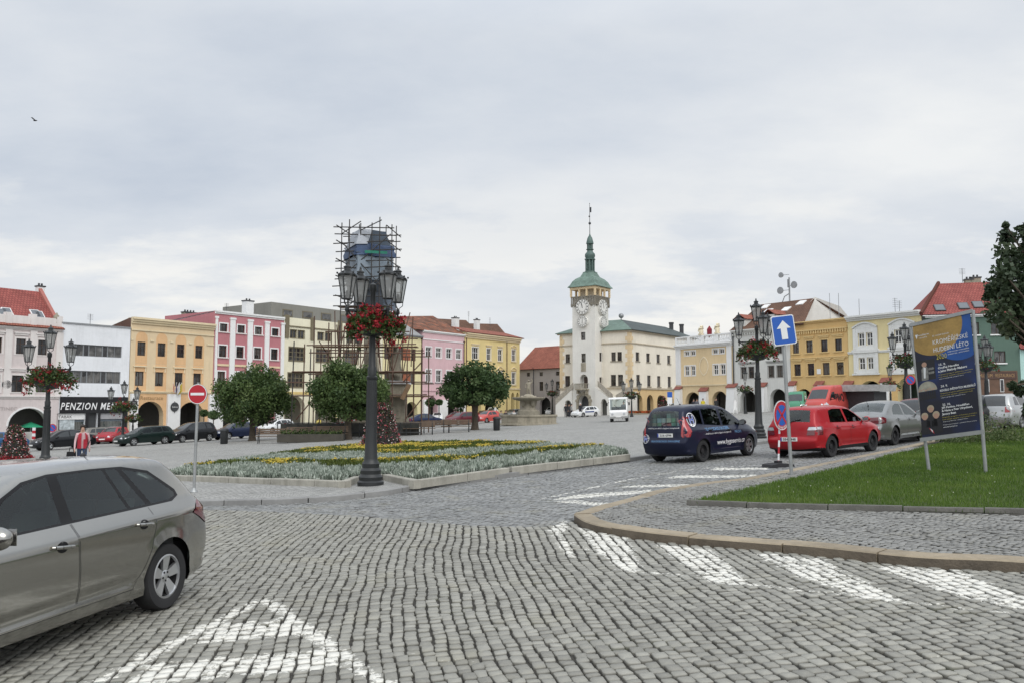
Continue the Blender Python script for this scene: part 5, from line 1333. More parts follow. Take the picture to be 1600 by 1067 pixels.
zz = lambda py: TF.loc(912, py, TW/2)[1]
hw = TW/2+.46
prof = [(hw*1.02, ze), (hw, ze+.10), (hw*.90, ze+.38), (hw*.80, ze+.9), (hw*.64, ze+1.32), (hw*.44, ze+1.62), (.85, zz(428.5)), (.85, zz(427))]
mb = MB(); mb.lathe([(r*math.sqrt(2) if i < 6 else r*1.25, z) for i, (r, z) in enumerate(prof)], 4, c0, 'z', math.pi/4); mb.build('dome', m_copper, th)
mb = MB(); mb.lathe([(.80,zz(428)),(.80,zz(426)),(.62,zz(425.5)),(.62,zz(425))], 8, c0); mb.lathe([(.45,zz(425.5)),(.45,zz(408))], 8, c0)
for i in range(8):
 t = math.pi*(i+.5)/4; q = (c0[0]+.58*math.cos(t), c0[1]+.58*math.sin(t)); mb.tube((*q, zz(426)), (*q, zz(407.5)), .10, 6)
mb.lathe([(.78,zz(408)),(.80,zz(406.5)),(.60,zz(405.5))], 8, c0)
mb.lathe([(.60,zz(406)),(.74,zz(402)),(.70,zz(398.5)),(.45,zz(395.5)),(.40,zz(393)),(.55,zz(392)),(.55,zz(391.3)),(.32,zz(391))], 12, c0); mb.lathe([(.30,zz(391.5)),(.30,zz(382.5))], 8, c0)
for i in range(6):
 t = math.pi*(i+.5)/3; q = (c0[0]+.36*math.cos(t), c0[1]+.36*math.sin(t)); mb.tube((*q, zz(391.5)), (*q, zz(382)), .07, 5)
mb.lathe([(.52,zz(383)),(.54,zz(382)),(.44,zz(378)),(.36,zz(374)),(.14,zz(370)),(.06,zz(367))], 10, c0)
mb.build('lantern', mat('lantern_copper', phc(72,92,86), .55, var=.35, scale=2), th, smooth=35)
mb = MB(); mb.tube((c0[0],c0[1],zz(369)), (c0[0],c0[1],zz(321)), .055, 6, .03); mb.ball((c0[0],c0[1],zz(350.8)), .2, n=8, m=6); mb.ball((c0[0]-.06,c0[1],zz(340)), .13, n=8, m=5)
mb.box(c0[0]-.01, c0[0]+.28, c0[1]-.02, c0[1]+.02, zz(334), zz(326)); mb.ball((c0[0],c0[1],zz(320)), .07, n=6, m=4); mb.build('spire', m_dkgrey, th, smooth=60)
def ramp(name, pts, y0, y1, holes=()):
 mb = MB(); wall_mesh(mb, pts, list(holes), y0, [.5]*len(holes)); mb.poly([(x, y1, z) for x, z in pts])
 for a, b in zip(pts, pts[1:]+pts[:1]): mb.poly([(a[0],y0,a[1]),(b[0],y0,b[1]),(b[0],y1,b[1]),(a[0],y1,a[1])])
 return mb.build(name, mtow, th, recalc=False)
yf = -.25; fx = lambda px: TF.loc(px, 600, yf)[0]; fz = lambda px, py: TF.loc(px, py, yf)[1]
xa, xb = fx(868), fx(894); hA = arch_pts(fx(882.5), fx(892), fz(887, 626)-.65+.3, fz(887, 624.5), z0=-1.49)
ramp('stair_wall', [(xa, -1.5), (xa, fz(868, 632)), (-TW-.02, fz(895, 607)), (-TW-.02, -1.5)], yf, S0-.01, [hA])
xe = fx(957); hB = arch_pts(fx(938.5), fx(948), fz(943, 626)-.4, fz(943, 622.5), z0=-1.49)
ramp('stair_wall', [(.02, -1.5), (.02, fz(934, 604)), (xe, fz(957, 625)), (xe, -1.5)], yf, S0-.01, [hB])
x1_ = fx(984); ramp('stair_wall', [(xe+.03, -1.5), (xe+.03, fz(957, 627)), (x1_, fz(984, 611)), (x1_, -1.5)], .6, S0-.02)
bm_ = mat('stair_balustrade', (.33,.30,.25), .85, var=.4, scale=4)
for (pa, pb) in (((868, 632), (895, 607)), ((934, 604), (957, 625))):
 a = (fx(pa[0]), fz(*pa)); b = (fx(pb[0]), fz(*pb))
 MB().add([(a[0],yf-.03,a[1]+.02),(b[0],yf-.03,b[1]+.02),(b[0],yf-.03,b[1]+.85),(a[0],yf-.03,a[1]+.85),(a[0],yf+.15,a[1]+.02),(b[0],yf+.15,b[1]+.02),(b[0],yf+.15,b[1]+.85),(a[0],yf+.15,a[1]+.85)], [(0,1,2,3),(4,7,6,5),(3,2,6,7),(0,4,5,1),(0,3,7,4),(1,5,6,2)]).build('balustrade', bm_, th)
a = (xe+.03, fz(957, 627)); b = (x1_, fz(984, 611)); mb = MB(); mb.add([(a[0],.55,a[1]+.02),(b[0],.55,b[1]+.02),(b[0],.55,b[1]+.9),(a[0],.55,a[1]+.9),(a[0],.7,a[1]+.02),(b[0],.7,b[1]+.02),(b[0],.7,b[1]+.9),(a[0],.7,a[1]+.9)], [(0,1,2,3),(4,7,6,5),(3,2,6,7),(0,3,7,4),(1,5,6,2)])
mb.build('balustrade', bm_, th)
m_tyre = mat('tyre_rubber', (.018,.018,.019), .85, var=.25, scale=8)
m_rim = mat('alloy_rim', (.55,.56,.57), .35, metal=.85, var=.06)
m_steel = mat('black_steel_rim', (.022,.022,.024), .5, metal=.2, var=.2)
m_under = mat('underbody_black', (.010,.010,.011), .9)
m_trim = mat('black_trim', (.010,.010,.011), .45, var=.1, spec=.25)
m_in = mat('cabin_grey', (.10,.105,.105), .9, var=.2)
m_seat = mat('car_seat_cloth', (.065,.068,.070), .9, var=.2)
m_tail = mat('tail_lamp_red', (.30,.008,.012), .12, coat=1, var=.15, scale=9)
m_taild = mat('tail_lamp_dark', (.12,.01,.015), .12, coat=1, var=.2, scale=9)
m_lens = mat('lamp_lens_clear', (.55,.56,.58), .12, metal=.5, coat=1, var=.25, scale=14)
m_plate = mat('number_plate', (.72,.72,.70), .5, var=.03)
m_ink = mat('plate_ink', (.012,.012,.014), .6)
m_chrome = mat('chrome', (.6,.6,.61), .15, metal=1, var=.03)
m_cglass = see_glass('car_glass', (.60,.70,.665))
m_cglass_dark = mat('dark_car_glass', (.018,.022,.024), .05, spec=.9, var=.5, scale=1.5)
def paint(name, col, metal=.25, rough=.38): return mat('paint_'+name, col, rough, metal=metal, var=.04, coat=.3, scale=.8, spec=.2)
def cr(pts, per=6, extra=None):
 p = np.array(pts, float); e = None if extra is None else np.array(extra, float)
 q = np.vstack([2*p[0]-p[1], p, 2*p[-1]-p[-2]]); out, oe = [], []
 for i in range(1, len(q)-2):
  a, b, c, d = q[i-1], q[i], q[i+1], q[i+2]
  for t in np.linspace(0, 1, per, endpoint=False):
   m1, m2 = (c-a)*.42, (d-b)*.42
   L = np.hypot(*(c-b)); m1 = m1/max(np.hypot(*m1), 1e-6)*L; m2 = m2/max(np.hypot(*m2), 1e-6)*L
   h = (2*t**3-3*t*t+1, t**3-2*t*t+t, -2*t**3+3*t*t, t**3-t*t)
   out.append(h[0]*b+h[1]*m1*.9+h[2]*c+h[3]*m2*.9)
   if e is not None: oe.append(e[i-1]*(1-t)+e[i]*t)
 out.append(p[-1]); oe.append(e[-1] if e is not None else 0)
 return np.array(out), np.array(oe)
CAR = {}
CAR['spaceback'] = dict(L=4.30, W=.853, xr=.82, xf=3.42, r=.312, belt=[(0,1.04),(.6,1.035),(2,1.0),(3.1,.985),(4.3,.82)],
 sil=[(.42,.20,.02),(.14,.245,.06),(.03,.38,.09),(0,.54,.10),(.03,.70,.09),(.08,.86,.08),(.15,1.0,.07),(.34,1.22,.06),(.55,1.395,.05),(.75,1.435,.04),(1.3,1.465,.03),(1.9,1.46,.03),(2.35,1.42,.04),(2.62,1.34,.06),(3.0,1.13,.07),(3.22,1.02,.05),(3.5,.96,.04),(3.85,.87,.04),(4.10,.76,.05),(4.22,.64,.08),(4.28,.48,.09),(4.26,.32,.08),(4.15,.235,.05),(3.95,.20,.02)],
 win=[[(2.12,1.0),(3.00,.985),(2.86,1.065),(2.58,1.245),(2.36,1.335),(2.11,1.372)], [(1.31,1.015),(1.99,1.003),(2.0,1.374),(1.46,1.378)], [(1.04,1.018),(1.265,1.016),(1.42,1.377),(1.28,1.370)], [(.96,1.02),(.70,1.026),(.57,1.058),(.585,1.095),(.88,1.30),(1.20,1.360)]],
 trim=[(3.06,.968),(2.0,.984),(1.0,1.0),(.66,1.006),(.52,1.05),(.54,1.11),(.85,1.322),(1.2,1.388),(1.6,1.398),(2.1,1.394),(2.38,1.357),(2.62,1.258),(2.92,1.05)],
 doors=[[(2.03,.30),(3.02,.30),(3.14,.5),(3.12,.962),(2.04,.980)], [(2.015,.30),(2.025,.980),(1.04,.994),(1.02,.82),(1.10,.62),(1.22,.43),(1.34,.30)]],
 handle=[(2.22,.825),(1.20,.855)], ws=(1.04,1.40), rw=(1.04,1.36), tail_s=[(.40,.86),(.30,.93),(.17,1.0),(.09,.95),(.03,.72),(.10,.72),(.26,.80)], tail_r=[(.52,.93),(.55,.76),(.84,.72),(.84,1.0),(.70,1.0)],
 head_s=[(3.75,.78),(4.05,.68),(4.2,.66),(4.15,.73),(3.85,.86)], head_f=[(.42,.66),(.80,.62),(.80,.78),(.5,.74)], plate_r=(.0,.62), mir=(2.98,.98))
CAR['roomster'] = dict(L=4.205, W=.842, xr=.80, xf=3.41, r=.312, belt=[(0,1.06),(1,1.04),(2,.98),(3.1,.96),(4.2,.84)], tumble=.30,
 sil=[(.40,.21,.02),(.12,.26,.06),(.03,.42,.09),(0,.58,.10),(.04,.72,.07),(.05,.95,.06),(.10,1.22,.06),(.20,1.46,.05),(.38,1.575,.04),(.8,1.615,.03),(1.4,1.625,.03),(2.0,1.60,.03),(2.4,1.52,.05),(2.75,1.36,.07),(3.2,1.09,.06),(3.42,1.01,.04),(3.75,.93,.04),(4.0,.80,.05),(4.12,.64,.09),(4.18,.45,.10),(4.15,.30,.08),(3.95,.21,.02)],
 win=[[(.48,1.12),(.96,1.07),(1.0,1.49),(.66,1.475),(.52,1.40)], [(1.05,1.06),(1.95,1.0),(1.93,1.49),(1.5,1.51),(1.09,1.50)], [(2.06,1.0),(3.10,.975),(2.68,1.30),(2.40,1.44),(2.06,1.485)]], trim=None,
 doors=[[(2.03,.32),(3.04,.32),(3.18,.6),(3.15,.95),(2.04,.985)], [(2.015,.32),(2.02,.985),(1.03,1.045),(1.01,.85),(1.08,.65),(1.22,.45),(1.34,.32)]],
 handle=[(2.22,.86),(1.20,.90)], ws=(1.12,1.54), rw=(1.06,1.46), tail_s=[(.04,.74),(.20,.74),(.28,.9),(.27,1.12),(.17,1.33),(.08,1.2)], tail_r=[(.60,.78),(.84,.72),(.86,1.2),(.74,1.32),(.62,1.18)],
 head_s=[(3.7,.80),(4.0,.70),(4.12,.70),(3.95,.86),(3.75,.93)], head_f=[(.42,.70),(.8,.66),(.8,.84),(.5,.80)], plate_r=(-.1,.80), mir=(2.98,1.02))
CAR['hatch'] = dict(L=4.15, W=.867, xr=.78, xf=3.29, r=.31, belt=[(0,1.0),(1,.97),(2,.945),(3,.93),(4.15,.78)],
 sil=[(.40,.22,.02),(.12,.26,.06),(.03,.38,.09),(0,.50,.09),(.05,.60,.06),(.07,.80,.05),(.11,.97,.05),(.24,1.20,.05),(.38,1.365,.04),(.58,1.425,.03),(1.4,1.444,.03),(1.9,1.435,.03),(2.25,1.39,.05),(2.6,1.24,.07),(2.95,1.02,.05),(3.12,.96,.04),(3.5,.90,.04),(3.85,.80,.05),(4.02,.68,.08),(4.12,.50,.09),(4.11,.36,.08),(3.9,.22,.02)],
 win=[[(.90,.985),(1.82,.96),(1.82,1.35),(1.30,1.36),(1.06,1.31)], [(1.93,.958),(2.92,.94),(2.56,1.18),(2.28,1.325),(1.93,1.35)]], trim=None,
 doors=[[(1.88,.30),(2.88,.30),(2.98,.55),(2.95,.92),(1.89,.945)], [(1.865,.30),(1.875,.945),(.98,.97),(1.0,.75),(1.12,.52),(1.28,.30)]],
 handle=[(2.05,.82),(1.14,.84)], ws=(1.04,1.38), rw=(1.0,1.35), tail_s=[(.05,.66),(.32,.66),(.34,.90),(.12,.90)], tail_r=[(.50,.66),(.9,.66),(.9,.90),(.55,.90)],
 head_s=[(3.7,.66),(4.0,.58),(4.05,.66),(3.8,.80)], head_f=[(.42,.60),(.84,.58),(.84,.74),(.45,.72)], plate_r=(.0,.55), mir=(2.80,.97))
CAR['liftback'] = dict(L=4.48, W=.853, xr=.98, xf=3.58, r=.315, belt=[(0,1.04),(1,1.02),(2,.97),(3.2,.945),(4.48,.80)],
 sil=[(.45,.21,.02),(.14,.25,.06),(.03,.40,.09),(0,.56,.09),(.05,.74,.06),(.06,.90,.05),(.11,1.0,.04),(.30,1.045,.03),(.58,1.10,.05),(.95,1.27,.06),(1.30,1.395,.04),(1.7,1.455,.03),(2.2,1.455,.03),(2.58,1.40,.05),(2.9,1.275,.07),(3.35,1.02,.05),(3.6,.96,.04),(4.0,.87,.04),(4.27,.75,.06),(4.40,.6,.09),(4.46,.45,.09),(4.42,.28,.06),(4.2,.20,.02)],
 win=[[(1.12,1.025),(2.0,.985),(2.02,1.365),(1.66,1.372),(1.36,1.285),(1.20,1.16)], [(2.10,.98),(3.14,.955),(2.80,1.18),(2.5,1.315),(2.11,1.365)]], trim=None,
 doors=[[(2.05,.30),(3.10,.30),(3.22,.55),(3.20,.93),(2.06,.955)], [(2.035,.30),(2.045,.955),(1.10,.995),(1.08,.80),(1.2,.58),(1.45,.30)]],
 handle=[(2.22,.83),(1.26,.86)], ws=(1.04,1.39), rw=(1.105,1.385), tail_s=[(.04,.74),(.30,.78),(.36,.92),(.24,.98),(.08,.96)], tail_r=[(.46,.74),(.9,.74),(.9,.97),(.40,.96)],
 head_s=[(3.95,.76),(4.25,.66),(4.36,.66),(4.1,.84)], head_f=[(.42,.64),(.84,.62),(.84,.78),(.45,.76)], plate_r=(.0,.84), mir=(3.02,.98))
CAR['estate'] = dict(L=4.56, W=.88, xr=.98, xf=3.58, r=.315, belt=[(0,1.03),(1,1.0),(2,.965),(3.2,.94),(4.56,.78)],
 sil=[(.42,.21,.02),(.12,.26,.06),(.02,.42,.09),(0,.58,.09),(.05,.80,.06),(.10,1.0,.05),(.28,1.26,.05),(.46,1.41,.04),(.85,1.465,.03),(1.6,1.475,.03),(2.25,1.45,.04),(2.65,1.355,.07),(3.05,1.14,.07),(3.33,1.0,.05),(3.6,.94,.04),(4.1,.84,.04),(4.35,.72,.06),(4.48,.55,.09),(4.52,.40,.09),(4.42,.24,.05),(4.2,.20,.02)],
 win=[[(.56,1.04),(1.06,1.015),(1.12,1.385),(.80,1.36)], [(1.14,1.01),(2.02,.98),(2.02,1.39),(1.20,1.39)], [(2.10,.978),(3.12,.95),(2.72,1.22),(2.42,1.345),(2.11,1.388)]], trim=None,
 doors=[], handle=[(2.25,.83),(1.30,.86)], ws=(1.03,1.39), rw=(1.04,1.40), tail_s=[(.05,.76),(.28,.80),(.32,.98),(.10,.98)], tail_r=[(.55,.76),(.9,.76),(.9,.98),(.55,.98)],
 head_s=[(3.95,.72),(4.3,.60),(4.42,.62),(4.15,.82)], head_f=[(.42,.60),(.84,.58),(.84,.76),(.45,.74)], plate_r=(.0,.75), mir=(3.0,.98))
CAR['mpv'] = dict(L=4.45, W=.90, xr=.90, xf=3.60, r=.32, belt=[(0,1.08),(2,1.02),(3.3,.98),(4.45,.8)], tumble=.30,
 sil=[(.42,.22,.02),(.10,.27,.06),(.01,.5,.09),(.02,.85,.07),(.14,1.2,.06),(.30,1.47,.05),(.55,1.59,.04),(1.1,1.635,.03),(1.9,1.63,.03),(2.4,1.55,.05),(2.9,1.30,.07),(3.35,1.06,.05),(3.7,.96,.04),(4.1,.84,.05),(4.32,.66,.09),(4.40,.45,.09),(4.3,.25,.04),(4.1,.21,.02)],
 win=[[(.52,1.12),(1.05,1.08),(1.12,1.50),(.72,1.47)], [(1.16,1.08),(2.05,1.03),(2.05,1.52),(1.22,1.51)], [(2.13,1.03),(3.2,.99),(2.75,1.30),(2.4,1.46),(2.14,1.515)]], trim=None,
 doors=[], handle=[(2.3,.9),(1.35,.92)], ws=(1.10,1.56), rw=(1.10,1.50), tail_s=[(.03,.84),(.22,.86),(.28,1.15),(.12,1.18)], tail_r=[(.6,.84),(.92,.84),(.92,1.18),(.66,1.18)],
 head_s=[(3.85,.80),(4.2,.66),(4.3,.66),(4.0,.90)], head_f=[(.42,.64),(.86,.62),(.86,.82),(.45,.78)], plate_r=(.0,.7), mir=(3.05,1.04))
CAR['van'] = dict(L=5.38, W=1.02, xr=1.0, xf=4.45, r=.34, belt=[(0,1.4),(3.2,1.36),(4.4,1.30),(5.38,1.0)], tumble=.10,
 sil=[(.45,.28,.02),(.10,.32,.03),(.02,.6,.03),(.01,1.5,.03),(.05,2.25,.03),(.20,2.46,.03),(1.5,2.52,.03),(3.2,2.50,.03),(3.72,2.40,.05),(4.15,2.05,.07),(4.68,1.50,.07),(4.9,1.32,.05),(5.15,1.18,.06),(5.30,.95,.09),(5.36,.6,.10),(5.30,.36,.06),(5.1,.28,.02)],
 win=[[(3.36,1.40),(4.38,1.33),(4.12,1.72),(3.84,1.98),(3.38,2.0)]], trim=None, doors=[], handle=[(3.5,1.15)], ws=(1.46,2.16), rw=None,
 tail_s=[(.03,.9),(.12,.9),(.12,1.5),(.03,1.5)], tail_r=[(.86,.9),(1,.9),(1,1.5),(.86,1.5)], head_s=[(4.75,.95),(5.15,.85),(5.25,.95),(4.95,1.2)], head_f=[(.55,.85),(.98,.85),(.98,1.12),(.6,1.1)], plate_r=(.0,.6), mir=(4.3,1.45))
CAR['small_van'] = dict(CAR['mpv'], sil=[(.42,.24,.02),(.10,.3,.05),(.02,.6,.05),(.03,1.2,.04),(.10,1.7,.04),(.3,1.82,.03),(1.2,1.86,.03),(2.2,1.84,.03),(2.6,1.74,.05),(3.0,1.42,.07),(3.4,1.12,.05),(3.7,1.0,.04),(4.1,.88,.05),(4.32,.7,.08),(4.40,.48,.09),(4.3,.27,.04),(4.1,.22,.02)],
 win=[[(2.13,1.08),(3.2,1.03),(2.8,1.40),(2.5,1.62),(2.14,1.68)]], ws=(1.16,1.74), rw=(1.15,1.66))
def patch2(poly, sp):
 P_ = np.array(poly, float); x0, z0 = P_.min(0); x1, z1 = P_.max(0)
 gx, gz_ = np.meshgrid(np.arange(x0+sp/2, x1, sp), np.arange(z0+sp/2, z1, sp)); gx, gz_ = gx.ravel(), gz_.ravel()
 per = []
 for a, b in zip(P_, np.roll(P_, -1, 0)):
  n = max(1, int(np.hypot(*(b-a))/sp)); per += [a+(b-a)*i/n for i in range(n)]
 per = np.array(per); k = inside(P_, gx, gz_) & (seg_dist(list(np.vstack([P_, P_[:1]])), gx, gz_) > sp*.35)
 pts = [Vector(p) for p in per]+[Vector((a, b)) for a, b in zip(gx[k], gz_[k])]
 v, _, f, *_r = delaunay_2d_cdt(pts, [(i, (i+1) % len(per)) for i in range(len(per))], [], 0, 1e-5)
 c = np.array([[sum(v[i].x for i in t)/3, sum(v[i].y for i in t)/3] for t in f]); ok = inside(P_, c[:,0], c[:,1])
 return [tuple(p) for p in v], [tuple(t) for t, q in zip(f, ok) if q]
class Car:
 def __init__(s, name, label, cat, kind, body, loc=None, heading=0, group=None, lod=1, scale=1.0, glass=None, wheels=('alloy','alloy'), trim_low=None, plate=None, tail=None, ref=None, h=0.0, split=None):
  sp = s.sp = CAR[kind]; s.lod = lod; s.L, s.W, s.r = sp['L'], sp['W'], sp['r']
  s.cx = (sp['xr']+sp['xf'])/2
  root = s.root = thing(name, label, cat, (0,0,0), 0, group)
  g = .16 if lod == 1 else (.075 if lod == 2 else .05); per = 3 if lod == 1 else (5 if lod == 2 else 7)
  key = (kind, lod)
  s.build_shell(g, per, body, glass or (m_cglass_dark if lod == 1 else m_cglass), trim_low)
  s.bvh = BVHTree.FromPolygons(s.allv, s.allf)
  s.lights(tail or m_tail); s.wheel_set(wheels)
  if lod > 1: s.interior(); s.fittings(body)
  else:
   for y in (-1, 1): MB().ball((sp['mir'][0]-s.cx, y*(s.W+.06), sp['mir'][1]), .07, .11, .07, 7, 5).build('mirror', body, root, smooth=180)
  s.plate(plate)
  root.scale = (scale,)*3
  if ref is not None:           # stand a given wheel's contact on a ground point
   pt, which = ref
   lx = (sp['xr'] if which[0] == 'r' else sp['xf'])-s.cx; ly = (1 if which[1] == 'l' else -1)*(s.W-.10)
   f = Vector((math.cos(heading), math.sin(heading), 0)); f = (f-GN*f.dot(GN)).normalized(); l = GN.cross(f)
   loc = Vector(pt)-(f*lx+l*ly)*scale
  loc = Vector(loc); loc.z = gz(loc.x, loc.y)+h
  on_slope(root, heading, loc)
 def Y(s, x, z, d=None):
  sp = s.sp; b = np.array(sp['belt']); zb = np.interp(x, b[:,0], b[:,1]); rel = z/zb
  off = np.interp(rel, [.15,.22,.30,.325,.345,.45,.60,.80,.865,.89,1.0], [-.085,-.045,-.026,-.024,-.040,-.013,0,-.003,-.004,-.020,-.105])
  off = np.where(rel > 1, -.105-(z-zb)*sp.get('tumble', .40), off)
  tf = np.clip((x-(s.L-.95))/.95, 0, 1); tr = np.clip((.75-x)/.75, 0, 1)
  y = (s.W+off)*(1-.20*tf**2.2-.13*tr**2.2)
  for xc in (sp['xr'], sp['xf']):
   q = np.hypot(x-xc, z-s.r); y = y+.022*np.clip(1-(q-s.r)/.16, 0, 1)*(z < zb)*(q > s.r*.9)
  if d is None: d = seg_dist(list(s.sil), x, z)
  r = np.where(z > .75*zb, .085, .06); u = np.clip(1-d/r, 0, 1)
  return y-r*(1-np.sqrt(np.clip(1-u*u, 0, 1)))
 def build_shell(s, g, per, body, glass, trim_low):
  sp = s.sp; lod = s.lod; raw = np.array(sp['sil'])
  s.sil, bul = cr(raw[:,:2], per, raw[:,2]); sil = s.sil
  ra = s.r+.055; zb0 = .21 if sp['L'] < 5 else .29
  lower = []
  for xc in (sp['xf'], sp['xr']):
   zc = s.r; t0 = math.asin(max(-1, (zb0-zc)/ra)); n = 10 if lod == 1 else 20
   lower += [(xc+ra*math.cos(t), zc+ra*math.sin(t)) for t in np.linspace(t0, math.pi-t0, n)]
  outline = [tuple(p) for p in sil]+[(sp['xf']+ra+.05, zb0)]*0+lower
  outline = np.array(outline)
  loops = [outline]+[np.array(w) for w in sp['win']]
  tags = ['out']+['win']*len(sp['win'])
  if lod > 1:
   if sp['trim']: loops.append(np.array(sp['trim']))
   doors = sp['doors']; loops += [np.array(d) for d in doors]
  pts, edges = [], []
  def addloop(lp, dens):
   b = len(pts); n0 = 0
   for a, c in zip(lp, np.roll(lp, -1, 0)):
    k = max(1, int(np.hypot(*(c-a))/dens));
    for i in range(k): pts.append(Vector(a+(c-a)*i/k)); n0 += 1
   for i in range(n0): edges.append((b+i, b+(i+1) % n0))
  addloop(outline, 9.0)
  for lp in loops[1:]: addloop(lp, g*1.2)
  x0, z0 = outline.min(0); x1, z1 = outline.max(0)
  gx, gzz = np.meshgrid(np.arange(x0, x1, g), np.arange(z0, z1, g)); gx, gzz = gx.ravel(), gzz.ravel()
  if lod > 1:                  # rows along the shoulder crease
   bx = np.arange(.3, s.L-.5, g*1.3); b = np.array(sp['belt'])
   gx = np.r_[gx, bx]; gzz = np.r_[gzz, np.interp(bx, b[:,0], b[:,1])]; lines = []
   for q in (.865, .89, .322, .348):
    bx_ = bx if q > .5 else bx[(bx > sp['xr']+.52) & (bx < sp['xf']-.52)]
    ln = np.c_[bx_, np.interp(bx_, b[:,0], b[:,1])*q]; ln = ln[inside(outline, ln[:,0], ln[:,1])]; o_ = len(pts); pts += [Vector(p) for p in ln]; edges += [(o_+i, o_+i+1) for i in range(len(ln)-1)]; lines.append(ln)
   nrm = np.gradient(sil, axis=0); nrm = np.c_[-nrm[:,1], nrm[:,0]]/np.hypot(nrm[:,0], nrm[:,1])[:,None]
   for q in (.012, .03, .055, .085):
    e = sil-nrm*q*-1 if False else sil+np.where(inside(outline, *(sil+nrm*.03).T)[:,None], nrm, -nrm)*q
    gx = np.r_[gx, e[:,0]]; gzz = np.r_[gzz, e[:,1]]
  else:
   nrm = np.gradient(sil, axis=0); nrm = np.c_[-nrm[:,1], nrm[:,0]]/np.hypot(nrm[:,0], nrm[:,1])[:,None]
   for q in (.03, .085):
    e = sil+np.where(inside(outline, *(sil+nrm*.03).T)[:,None], nrm, -nrm)*q
    gx = np.r_[gx, e[:,0]]; gzz = np.r_[gzz, e[:,1]]
  ok = inside(outline, gx, gzz)
  dd = np.full(gx.shape, 9.0)
  for lp in loops[1:]: dd = np.minimum(dd, seg_dist(list(np.vstack([lp, lp[:1]])), gx, gzz))
  if lod > 1:
   for ln in lines: dd = np.minimum(dd, seg_dist(list(ln), gx, gzz))
  ok &= (dd > g*.3) & (seg_dist(list(np.vstack([outline, outline[:1]])), gx, gzz) > .008)
  pts += [Vector((a, b)) for a, b in zip(gx[ok], gzz[ok])]
  v2, _, f2, *_r = delaunay_2d_cdt(pts, edges, [], 0, 1e-4)
  A = np.array([(p.x, p.y) for p in v2]); Fc = np.array([f for f in f2 if len(f) == 3]); C = A[Fc].mean(1)
  ok = inside(outline, C[:,0], C[:,1]); Fc, C = Fc[ok], C[ok]
  Yv = s.Y(A[:,0], A[:,1]); Yv = np.where(seg_dist(list(sil), A[:,0], A[:,1]) < 1e-4, s.Y(A[:,0], A[:,1], np.zeros(len(A))), Yv)
  cls = np.zeros(len(Fc), int)          # 0 body, 1 window, 2 trim, 10+ doors
  if lod > 1:
   for i, d in enumerate(doors): cls[inside(d, C[:,0], C[:,1])] = 10+i
   if sp['trim']: cls[inside(sp['trim'], C[:,0], C[:,1])] = 2
  wid = np.full(len(Fc), -1)
  for i, w in enumerate(sp['win']):
   q = inside(w, C[:,0], C[:,1]); cls[q] = 1; wid[q] = i
  if trim_low is not None and lod > 1: cls[(cls == 0) & (C[:,1] < trim_low)] = 3
  body_mb = MB(); s.allv, s.allf = [], []
  def tri_mb(mask, sgn, mb, m=0):
   idx = np.unique(Fc[mask]); mp = {k: i for i, k in enumerate(idx)}
   vs = [(A[k,0]-s.cx, sgn*Yv[k], A[k,1]) for k in idx]
   fs = [tuple(mp[k] for k in t) for t in Fc[mask]]
   out = []
   for t in fs:
    a, b, c = (Vector(vs[k]) for k in t); out.append(t if (b-a).cross(c-a).y*sgn > 0 else t[::-1])
   mb.cur = m; mb.add(vs, out)
   o = len(s.allv); s.allv += [Vector(v) for v in vs]; s.allf += [tuple(o+k for k in t) for t in out]
  s.parts = {}
  for sgn in (1, -1):
   tri_mb(cls == 0, sgn, body_mb, 0)
   if (cls == 2).any(): tri_mb(cls == 2, sgn, body_mb, 1)
   if (cls == 3).any(): tri_mb(cls == 3, sgn, body_mb, 1)
   for i in range(len(sp['win'])):
    mb = MB(); tri_mb(wid == i, sgn, mb); mb.build('side_window', glass, s.root, smooth=180, recalc=False)
   if lod > 1:
    for i, d in enumerate(doors):
     mb = MB(); tri_mb(cls == 10+i, sgn, mb); o = mb.build('door', body, s.root, smooth=60, recalc=False); s.parts[('door', i, sgn)] = o
  M_ = [-1,-.985,-.94,-.86,-.7,-.5,-.25,0,.25,.5,.7,.86,.94,.985,1] if lod > 1 else [-1,-.93,-.7,-.35,0,.35,.7,.93,1]
  ye = s.Y(sil[:,0], sil[:,1], np.zeros(len(sil)))
  t = np.gradient(sil, axis=0); n = np.c_[-t[:,1], t[:,0]]/np.hypot(t[:,0], t[:,1])[:,None]
  cen = sil.mean(0); flip = ((sil-cen)*n).sum(1) < 0;
  n = np.where((((sil-np.array([s.L/2, .7]))*n).sum(1) < 0)[:,None], -n, n)
  G_ = np.zeros((len(sil), len(M_), 3))
  for j, q in enumerate(M_):
   k = bul*(1-abs(q)**2.4)
   G_[:,j,0] = sil[:,0]+n[:,0]*k-s.cx; G_[:,j,2] = sil[:,1]+n[:,1]*k; G_[:,j,1] = q*ye
  nm = len(M_); V = [tuple(p) for p in G_.reshape(-1, 3)]
  fb, ff, fr, fl = [], [], [], []
  mz = (sil[1:]+sil[:-1])/2
  for i in range(len(sil)-1):
   for j in range(nm-1):
    q = (i*nm+j, (i+1)*nm+j, (i+1)*nm+j+1, i*nm+j+1); cy = abs(M_[j]+M_[j+1])/2
    f_ = mz[i,0] > s.L*.45 and sp['ws'][0] < mz[i,1] < sp['ws'][1] and cy < .95
    r_ = sp['rw'] and mz[i,0] < s.L*.4 and sp['rw'][0] < mz[i,1] < sp['rw'][1] and cy < (.93 if lod > 1 else .95)
    (ff if f_ else fr if r_ else fl if (trim_low is not None and mz[i,1] < trim_low) else fb).append(q)
  s.allf += [tuple(len(s.allv)+k for k in q) for q in fb+ff+fr+fl]; s.allv += [Vector(v) for v in V]
